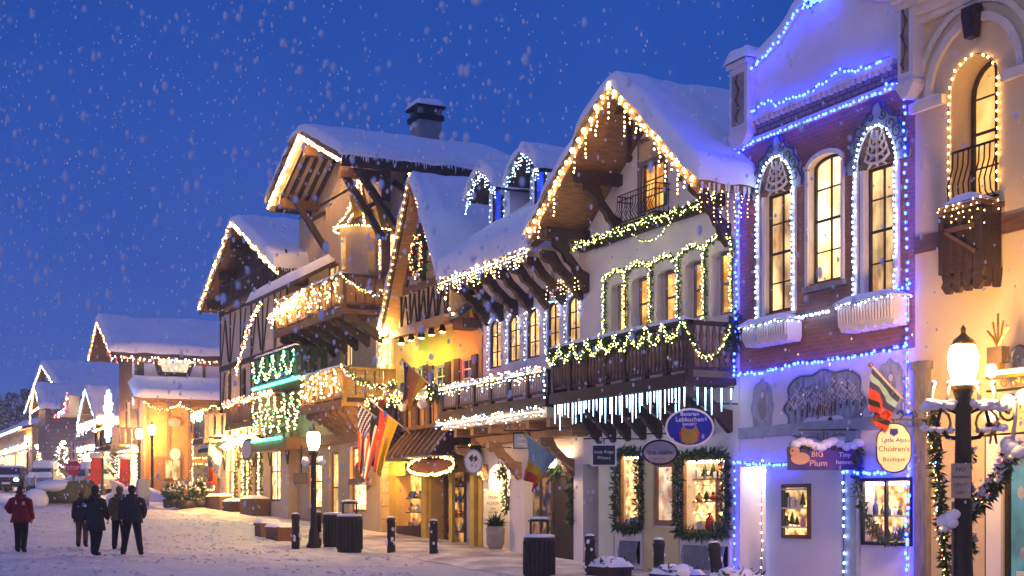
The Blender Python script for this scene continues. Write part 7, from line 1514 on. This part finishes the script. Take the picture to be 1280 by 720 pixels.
# ================================================================== parked cars and things far down the street
def car(px, t, label, body, snow, heading, lit=False):
    x, y = GP(px, t); g = ground(x, y); r = thing("parked_car", label, "car", (x, y, g)); r.rotation_euler.z = 0
    ca, sa = math.cos(heading), math.sin(heading)
    def tr(mb):
        mb.v = [(x+v[0]*ca-v[1]*sa, y+v[0]*sa+v[1]*ca, g+v[2]) for v in mb.v]; return mb
    b = MB(); pr = [(-2.15,.35),(-2.2,.7),(-2.05,.95),(-1.0,1.02),(1.6,1.05),(2.1,.95),(2.2,.6),(2.1,.32)]; b.prism(pr, 'y', -.88, .88, body)
    cab = [(-1.1,1.0),(-.55,1.58),(1.15,1.6),(1.85,1.0)]; b.add([(p[0],s*(.82 if p[1] < 1.2 else .66),p[1]) for s in (-1,1) for p in cab], [(0,1,2,3),(7,6,5,4),(0,4,5,1),(1,5,6,2),(2,6,7,3)], body); tr(b).build("body", r)
    w = MB(); w.add([(-1.09,-.68,1.08),(-1.09,.68,1.08),(-.66,.56,1.5),(-.66,-.56,1.5)], [(0,1,2,3)], GLASSD); w.add([(1.78,-.68,1.08),(1.78,.68,1.08),(1.3,.56,1.5),(1.3,-.56,1.5)], [(0,1,2,3)], GLASSD)
    w.v = [(p[0]*1.03,p[1],p[2]) for p in w.v]
    for s in (-1,1): w.add([(-.85,s*.81,1.1),(1.5,s*.81,1.1),(1.0,s*.71,1.5),(-.45,s*.71,1.5)], [(0,1,2,3)], GLASSD)
    tr(w).build("window", r)
    for sx in (-1.35,1.35):
        for s in (-1,1):
            k = MB(); k.prism([(sx+.34*math.cos(2*math.pi*i/18),.34+.34*math.sin(2*math.pi*i/18)) for i in range(18)], 'y', s*.92, s*.70, IRON); wh = tr(k).build("wheel", r); k = MB(); k.prism([(sx+.2*math.cos(2*math.pi*i/12),.34+.2*math.sin(2*math.pi*i/12)) for i in range(12)], 'y', s*.93, s*.921, GREYP); tr(k).build("rim", wh)
    for s in (-1,1):
        k = MB(); k.ball((2.17,s*.62,.75), .12, emit("headlight lit", (1,.8,.5), 14) if lit and s > 0 else GREYP, 8, 6, (.4,1.3,1)); tr(k).build("headlight", r)
    k = MB()
    for s in (-1,1): k.ball((-2.15,s*.66,.8), .11, REDM, 8, 6, (.4,1.2,1)); 
    tr(k).build("tail_light", r); k = MB(); k.box(2.2,2.215,-.26,.26,.48,.6,WHITE); tr(k).build("number_plate", r)
    if snow:
        k = MB(); snow_sheet(k, lambda u,v: (-.6+1.8*u, -.68+1.36*v, 1.59), 1.8, 1.3, snow, 12, 10); snow_sheet(k, lambda u,v: (1.72+.4*u, -.8+1.6*v, 1.04-.1*u), .5, 1.6, snow*.6, 6, 10); snow_sheet(k, lambda u,v: (-2.1+1.0*u, -.8+1.6*v, .95+.06*u), 1, 1.6, snow*.7, 8, 10)
        if snow > .3: k.add([(1.83,-.7,1.06),(1.83,.7,1.06),(1.32,.58,1.5),(1.32,-.58,1.5)], [(0,1,2,3)], SNOW)
        tr(k).build("snow_cap", r)
NAVYC, SILV, WHT = mat("midnight car paint", (.02,.025,.06), .25, .2, 3, 0, spec=.6), mat("silver car paint", (.35,.35,.38), .3, .1, 3, 0, spec=.6), mat("white car paint", (.22,.22,.25), .3, .1, 3, 0, spec=.6)
hd = R(-20)
car(18, 92, "dark blue parked car with a lit headlamp at the left edge", NAVYC, .1, hd, True)
car(58, 92, "snow buried parked car right of the dark blue one", WHT, .45, hd)
car(112, 88, "snow covered silver car behind the stop sign", SILV, .4, R(10))
car(-8, 96, "dark car cut by the left edge of the picture", IRON, .25, hd)
def log_roll(px, t):
    x, y = GP(px, t); g = ground(x, y); u = Vector((ST,CT,0)); r = thing("log_pile", "big rolled snowy log bundle lying by the stop sign", "log", (x, y, g)); m = MB(); c = Vector((x,y,g+.55)); m.tube([c-u*1.3+Vector((0,0,-.1)), c, c+u*1.4+Vector((.6,0,.05))], [.42,.5,.55], mat("mossy bark", (.12,.12,.05), .9, .4, 5, .4), 12); m.build("log", r)
    s = MB(); s.ball(c+Vector((0,0,.3)), .9, SNOW, 12, 8, (1,1.2,.35), .08); s.ball(c-u*.6+Vector((1.0,-.5,-.3)), .55, SNOW, 12, 8, (1,1,.9), .05); s.build("snow_cap", r); w = MB()
    for s_ in (-1,1): w.tube([c-u*1.2+Vector((.3*s_,-.3,-.5)), c-u*1.5+Vector((.3*s_,-.3,.1))], .12, DWOOD, 6)
    w.build("leg", r)
log_roll(72, 66)
def sleigh(px, t):
    x, y = GP(px, t); g = ground(x, y); u = Vector((ST,CT,0))*.62; r = thing("sleigh", "pale carved wooden sleigh behind the walking couple", "sleigh", (x, y, g)); o = Vector((x,y,g)); d = Vector((-CT,ST,0)); H_ = .55; m = MB()
    for s in (0,.9): m.tube([o+d*s-u*1.6+Vector((0,0,.12)), o+d*s+u*1.0+Vector((0,0,.1)), o+d*s+u*1.5+Vector((0,0,.5)), o+d*s+u*1.15+Vector((0,0,.75))], .08, CREAMT, 7)
    m.build("runner", r); b = MB(); P = [(-1.5,.4),(1.0,.4),(1.1,.8),(.4,.85),(-.2,1.0),(-.7,1.7),(-1.2,2.0),(-1.5,1.9),(-1.2,1.4)]
    f = [o+u*p[0]+Vector((0,0,p[1]*H_)) for p in P]; k = len(f); b.add(f+[p+d*.9 for p in f], [list(range(k)),list(range(2*k-1,k-1,-1))]+[(i,(i+1)%k,k+(i+1)%k,k+i) for i in range(k)], CREAMB); b.build("body", r)
    s = MB(); s.ball(o+u*-.2+d*.4+Vector((0,0,.55)), .4, SNOW, 10, 7, (1.3,1,.4), .1); s.build("snow_cap", r)
sleigh(160, 70)
def snowbank(px, t, w, h, lab):
    x, y = GP(px, t); g = ground(x, y); m = MB(); m.ball((x,y,g-.05), w, SNOW, 22, 12, (1.3,1,h/w), .05); solo(m, "snow_bank", lab, "snow bank")
snowbank(170, 74, 1.6, .8, "rounded snow bank left of the orange corner house"); snowbank(95, 70, 1.2, .45, "low snow heap at the foot of the stop sign"); snowbank(240, 68, 1.4, .35, "low snow heap behind the potted shrubs")
sp = GP(44, 78); b = MB(); b.tube([(sp[0],sp[1],ground(*sp)-.05),(sp[0],sp[1],ground(*sp)+1.2)], .05, GWOOD, 6); solo(b, "marker_post", "thin grey marker post in the snow behind the woman in red", "post")
mb_ = GP(178, 66); b = MB(); g = ground(*mb_); b.box(mb_[0]-.28, mb_[0]+.28, mb_[1]-.25, mb_[1]+.25, g-.03, g+1.05, GREYP); b.prism([(mb_[1]+.25*math.cos(math.pi*i/8), g+1.05+.22*math.sin(math.pi*i/8)) for i in range(9)], 'x', mb_[0]-.28, mb_[0]+.28, GREYP); solo(b, "mail_box", "blue grey round topped box right of the man in black", "mail box")

# ================================================================== people walking away up the street
SKIN = mat("skin", (.50,.30,.22), .6, .1, 8, 0)
def person(px, t, H, label, coat, legs, hair, hem, stride, turn, hood=True, coatw=1.0, bag=None, shoe=None, spread=.03, bend=0, bside=1):
    x, y = GP(px, t); g = ground(x, y)+.02; s = H/1.75; r = thing("person", label, "person", (x, y, g)); a = R(64)+turn; ca, sa = math.cos(a), math.sin(a)
    def tr(p): return (x+s*(p[0]*ca-p[1]*sa), y+s*(p[0]*sa+p[1]*ca), g+s*p[2])
    def T_(mb): mb.v = [tr(p) for p in mb.v]; return mb
    L, S = stride, stride
    J = {'pel':(0,0,.96),'sp':(0,.01,1.15),'ch':(0,0,1.34),'nk':(0,.01,1.49),'hd':(0,.03,1.58)}
    V = [J['pel'],J['sp'],J['ch'],J['nk'],J['hd'],(0,.03,1.68)]; E_ = [(0,1),(1,2),(2,3),(3,4),(4,5)]; Rr = [(.15,.11),(.14,.10),(.15,.11),(.055,.055),(.085,.095),(.07,.08)]
    hands = []
    for sx, ph in ((-1,1),(1,-1)):
        b = len(V); f = ph*L
        be = bend if sx == bside else 0; V += [(sx*.16,0,1.39),(sx*(.215+.3*be),-.03-.06*f,1.14+.06*be),(sx*(.24-.1*be),.05-.16*f+.55*be,.89+.55*be),(sx*(.24-.14*be),.07-.18*f+.6*be,.82+.6*be)]; E_ += [(2,b),(b,b+1),(b+1,b+2),(b+2,b+3)]; Rr += [(.07,.06),(.048,.048),(.034,.03),(.03,.042)]; hands.append((Vector(V[-1]), sx))
        b = len(V); V += [(sx*.09,0,.88),(sx*(.095+spread*.5),.05+.10*f,.50),(sx*(.10+spread),-.02+.24*f,.09+(.05 if f < 0 else 0)),(sx*(.11+spread*1.3),.13+.24*f,.03+(.0 if f < 0 else .02))]; E_ += [(0,b),(b,b+1),(b+1,b+2),(b+2,b+3)]; Rr += [(.09,.09),(.06,.06),(.045,.045),(.045,.035)]
    me = bpy.data.meshes.new("body"); me.from_pydata([Vector(tr(p))-Vector((x,y,g)) for p in V], E_, []); o = bpy.data.objects.new("body", me); COL.objects.link(o); o.parent = r
    sk = o.modifiers.new("skin", 'SKIN'); sk.use_smooth_shade = True
    for i, q in enumerate(me.skin_vertices[0].data): q.radius = (Rr[i][0]*s, Rr[i][1]*s); q.use_root = i == 0
    o.modifiers.new("sub", 'SUBSURF').levels = 1; o.modifiers["sub"].render_levels = 2; me.materials.append(SKIN)
    dg = bpy.context.evaluated_depsgraph_get(); ev = bpy.data.meshes.new_from_object(o.evaluated_get(dg)); 
    # fingers, thumb and face join the same surface
    fm = MB()
    for h, sx in hands:
        for k in range(4): q = h+Vector((sx*(-.005), -.03+.02*k, -.03)); fm.tube([q, q+Vector((-sx*.004,.004,-.035)), q+Vector((-sx*.014,.012,-.06+.006*abs(k-1.5)))], [.0095,.009,.006], SKIN, 5)
        q = h+Vector((0,.03,.02)); fm.tube([q, q+Vector((-sx*.012,.028,-.022)), q+Vector((-sx*.016,.03,-.05))], [.011,.010,.007], SKIN, 5)
    fm.tube([(0,.10,1.62),(0,.145,1.58),(0,.12,1.572)], [.012,.018,.012], SKIN, 6)
    for sx in (-1,1): fm.ball((sx*.035,.112,1.625), .012, INK, 6, 5); fm.ball((sx*.09,.02,1.60), .024, SKIN, 7, 5, (.5,1,1.4))
    fm.tube([(-.025,.125,1.545),(0,.132,1.543),(.025,.125,1.545)], .006, REDM, 5)
    T_(fm); bm = bmesh.new(); bm.from_mesh(ev); tm = bpy.data.meshes.new("t"); tm.from_pydata([Vector(v)-Vector((x,y,g)) for v in fm.v], [], fm.f); bm.from_mesh(tm); bm.to_mesh(ev); bm.free(); o.modifiers.clear(); o.data = ev
    for p in ev.polygons: p.use_smooth = True
    if not ev.materials: ev.materials.append(SKIN)
    def loft(mb, rings, m, n=18):
        vs = []; fs = []
        for k, (cx, cy, z, rx, ry) in enumerate(rings):
            for j in range(n): t_ = 2*math.pi*j/n; w = 1+.03*math.sin(3*t_+z*9)*(1 if k > 0 else 0); vs.append((cx+rx*w*math.cos(t_), cy+ry*w*math.sin(t_), z))
        for k in range(len(rings)-1):
            for j in range(n): fs.append((k*n+j, k*n+(j+1) % n, (k+1)*n+(j+1) % n, (k+1)*n+j))
        fs += [list(range(n-1,-1,-1)), list(range((len(rings)-1)*n, len(rings)*n))]; mb.add(vs, fs, m, True)
    c = MB(); w = coatw; fl = (hem < .8)
    rings = [(0,-.0,hem,.235*w+(.03 if fl else 0),.18*w),(0,0,(hem+1.05)/2,.225*w,.178*w),(0,0,1.04,.198*w,.158*w),(0,0,1.08,.212*w,.165*w),(0,0,1.22,.212*w,.162*w),(0,-.005,1.33,.208*w,.155*w),(0,0,1.40,.165*w,.13*w),(0,.003,1.45,.115*w,.105),(0,.005,1.485,.08,.08),(0,.01,1.52,.068,.07)]
    loft(c, rings, coat)
    for sx, ph in ((-1,1),(1,-1)):
        f = ph*L; be = bend if sx == bside else 0; c.tube([(sx*.12*w,0,1.405),(sx*.185*w,-.01,1.35),(sx*(.215*w+.3*be),-.03-.06*f,1.13+.06*be),(sx*(.228*w+.12*be),.0-.11*f+.35*be,1.0+.25*be),(sx*(.24*w-.1*be),.045-.155*f+.55*be,.89+.55*be)], [.06,.095*w,.084*w,.074*w,.06*w], coat, 12)
    c.tube([(.105*math.cos(i*.524),-.02+.1*math.sin(i*.524),1.475+.012*math.sin(i*.524)) for i in range(12)], .045, coat, 8, closed=True); c.ball((0,-.13,1.40), .10, coat, 10, 8, (1.1,.55,1))
    T_(c).build("coat", r)
    p = MB()
    for sx, ph in ((-1,1),(1,-1)):
        f = ph*L; p.tube([(sx*.085,0,.98),(sx*(.092+spread*.1),.01,.86),(sx*(.097+spread*.5),.05+.10*f,.50),(sx*(.10+spread*.85),.0+.2*f,.2),(sx*(.10+spread),-.02+.235*f,.10+(.05 if f < 0 else 0))], [.105,.115,.088,.074,.076], legs, 12)
    T_(p).build("trousers", r)
    for sx, ph in ((-1,1),(1,-1)):
        b = MB(); f = ph*L; lift = .05 if f < 0 else 0; q = sx*(.10+spread); b.tube([(q,-.02+.235*f,.16+lift),(q,-.03+.24*f,.07+lift),(q,.05+.24*f,.05),(sx*(.11+spread*1.3),.16+.24*f,.045)], [.062,.066,.056,.04], shoe or IRON, 10); T_(b).build("boot", r)
    h = MB()
    if hood: h.ball((0,.008,1.64), .112, hair, 14, 10, (.90,1.0,1.08)); h.ball((0,-.02,1.535), .085, hair, 12, 8, (1.0,1,.55))
    else: h.ball((0,.005,1.645), .112, hair, 14, 10, (.92,1.02,.95)); h.ball((0,-.045,1.58), .085, hair, 12, 8, (.95,.7,.9))
    T_(h).build("hat" if hood else "hair", r)
    if bag:
        k = MB(); k.box(.22,.36,-.1,.12,.78,1.05,bag); k.tube([(.27,0,1.05),(.2,0,1.3),(.12,.02,1.46)], .012, bag, 5); T_(k); solo(k, "handbag", "dark shoulder bag carried by the woman in the red coat", "bag")
REDC, BLKC, GRNC, BLK2 = mat("dark red wool", (.20,.016,.018), .9, .4, 12, .5), mat("black quilted cloth", (.022,.022,.026), .75, .5, 14, .6), mat("olive cloth", (.10,.09,.035), .9, .4, 12, .5), mat("charcoal cloth", (.030,.027,.036), .8, .5, 12, .5)
JEAN, KHAK, BROWNH, GREYH = mat("black denim", (.01,.01,.014), .85, .3, 9, .1), mat("brown trousers", (.10,.06,.03), .85, .3, 9, .1), mat("reddish brown hair", (.07,.03,.018), .7, .4, 20, .2), mat("dull grey knit", (.10,.09,.07), .9, .3, 15, .2)
person(26, 36.0, 1.68, "woman in a dark red coat walking away at the left", REDC, JEAN, BROWNH, .78, .75, R(4), False, 1.08, spread=.02, bend=.32, bside=-1)
person(119, 35.4, 1.74, "person in a long black coat and black hat walking away", BLKC, JEAN, BLKC, .62, .6, R(-14), True, 1.06, spread=.01, bend=.08)
person(102.5, 38.2, 1.52, "shorter person with grey hat walking beside the long black coat", BLK2, KHAK, GREYH, .78, .5, R(6), True, 1.02)
person(165, 35.8, 1.76, "man in a short charcoal jacket walking with legs apart", BLK2, JEAN, BLKC, .80, .8, R(14), False, 1.14, spread=.11, bend=.12)
person(149.5, 37.6, 1.68, "person in an olive parka half behind the charcoal jacket", GRNC, JEAN, GREYH, .80, .6, R(18), True, 1.0, bend=.1, bside=-1)

# ================================================================== loose snow kicked up on the street
def clods():
    m = MB(); rr = random.Random(21)
    for i in range(9000):
        t = 20+45*rr.random()**1.6; a = rr.uniform(-.38,.33); x, y = a*t*ST-t*CT, a*t*CT+t*ST
        if y > 14.2 or mnoise.noise((x*.5,y*.35,9)) < -.12+.25*rr.random(): continue
        q = rr.uniform(.015,.05); m.ball((x, y, ground(x)+.03*mnoise.noise((x*.55, y*.9, 0))+q*.1), q, SNOWG, 5, 4, (1.3,1.3,.75), .2)
    tag(m.build("snow_clods"), "loose lumps of trodden snow scattered over the street", "snow", kind="stuff")
clods()

# ================================================================== falling snow
def flake_mat():
    m = bpy.data.materials.new("falling snowflake"); m.use_nodes = True; n = m.node_tree.nodes; l = m.node_tree.links; b = n["Principled BSDF"]; b.inputs["Base Color"].default_value = (.92,.92,.94,1); b.inputs["Roughness"].default_value = .9
    b.inputs["Alpha"].default_value = .75; return m
def snowfall():
    fl = emit("x", (0,0,0), 0) if False else flake_mat()
    m = MB(); rr = random.Random(5)
    for i in range(11000):
        near = i < 1500; t = rr.uniform(6, 15) if near else 12+80*rr.random()**1.4; a = rr.uniform(-.40,.40); b = rr.uniform(.0,.40)
        X_, Y_ = a*t*ST-t*CT, a*t*CT+t*ST; z = CZ+b*t
        if z < ground(X_)+(2.4 if near else 1.0) or Y_ > FY-2.2: continue
        if Y_ > 8 and rr.random() < .5 or (near and a > .02 and rr.random() < .8): continue
        q = rr.uniform(.006,.016) if near else rr.uniform(.006,.014)*(1 if t < 30 else 1.5); m.ball((X_, Y_, z), q, fl, 6, 4, (1,1,rr.uniform(1.0,2.3)))
    o = m.build("falling_snow"); tag(o, "falling snowflakes drifting over the whole street", "snow", kind="stuff")
snowfall()

# ================================================================== snowy air
def haze():
    m = bpy.data.materials.new("snowy air"); m.use_nodes = True; n = m.node_tree.nodes; n.clear(); o = n.new("ShaderNodeOutputMaterial"); v = n.new("ShaderNodeVolumePrincipled")
    v.inputs["Color"].default_value = (.66, .83, 1, 1); v.inputs["Density"].default_value = .0015; v.inputs["Anisotropy"].default_value = .35; m.node_tree.links.new(v.outputs[0], o.inputs["Volume"])
    b = MB(); b.box(-330, 40, -215, 215, -1.5, 44, m); ob = b.build("haze"); ob["kind"] = "stuff"
haze()
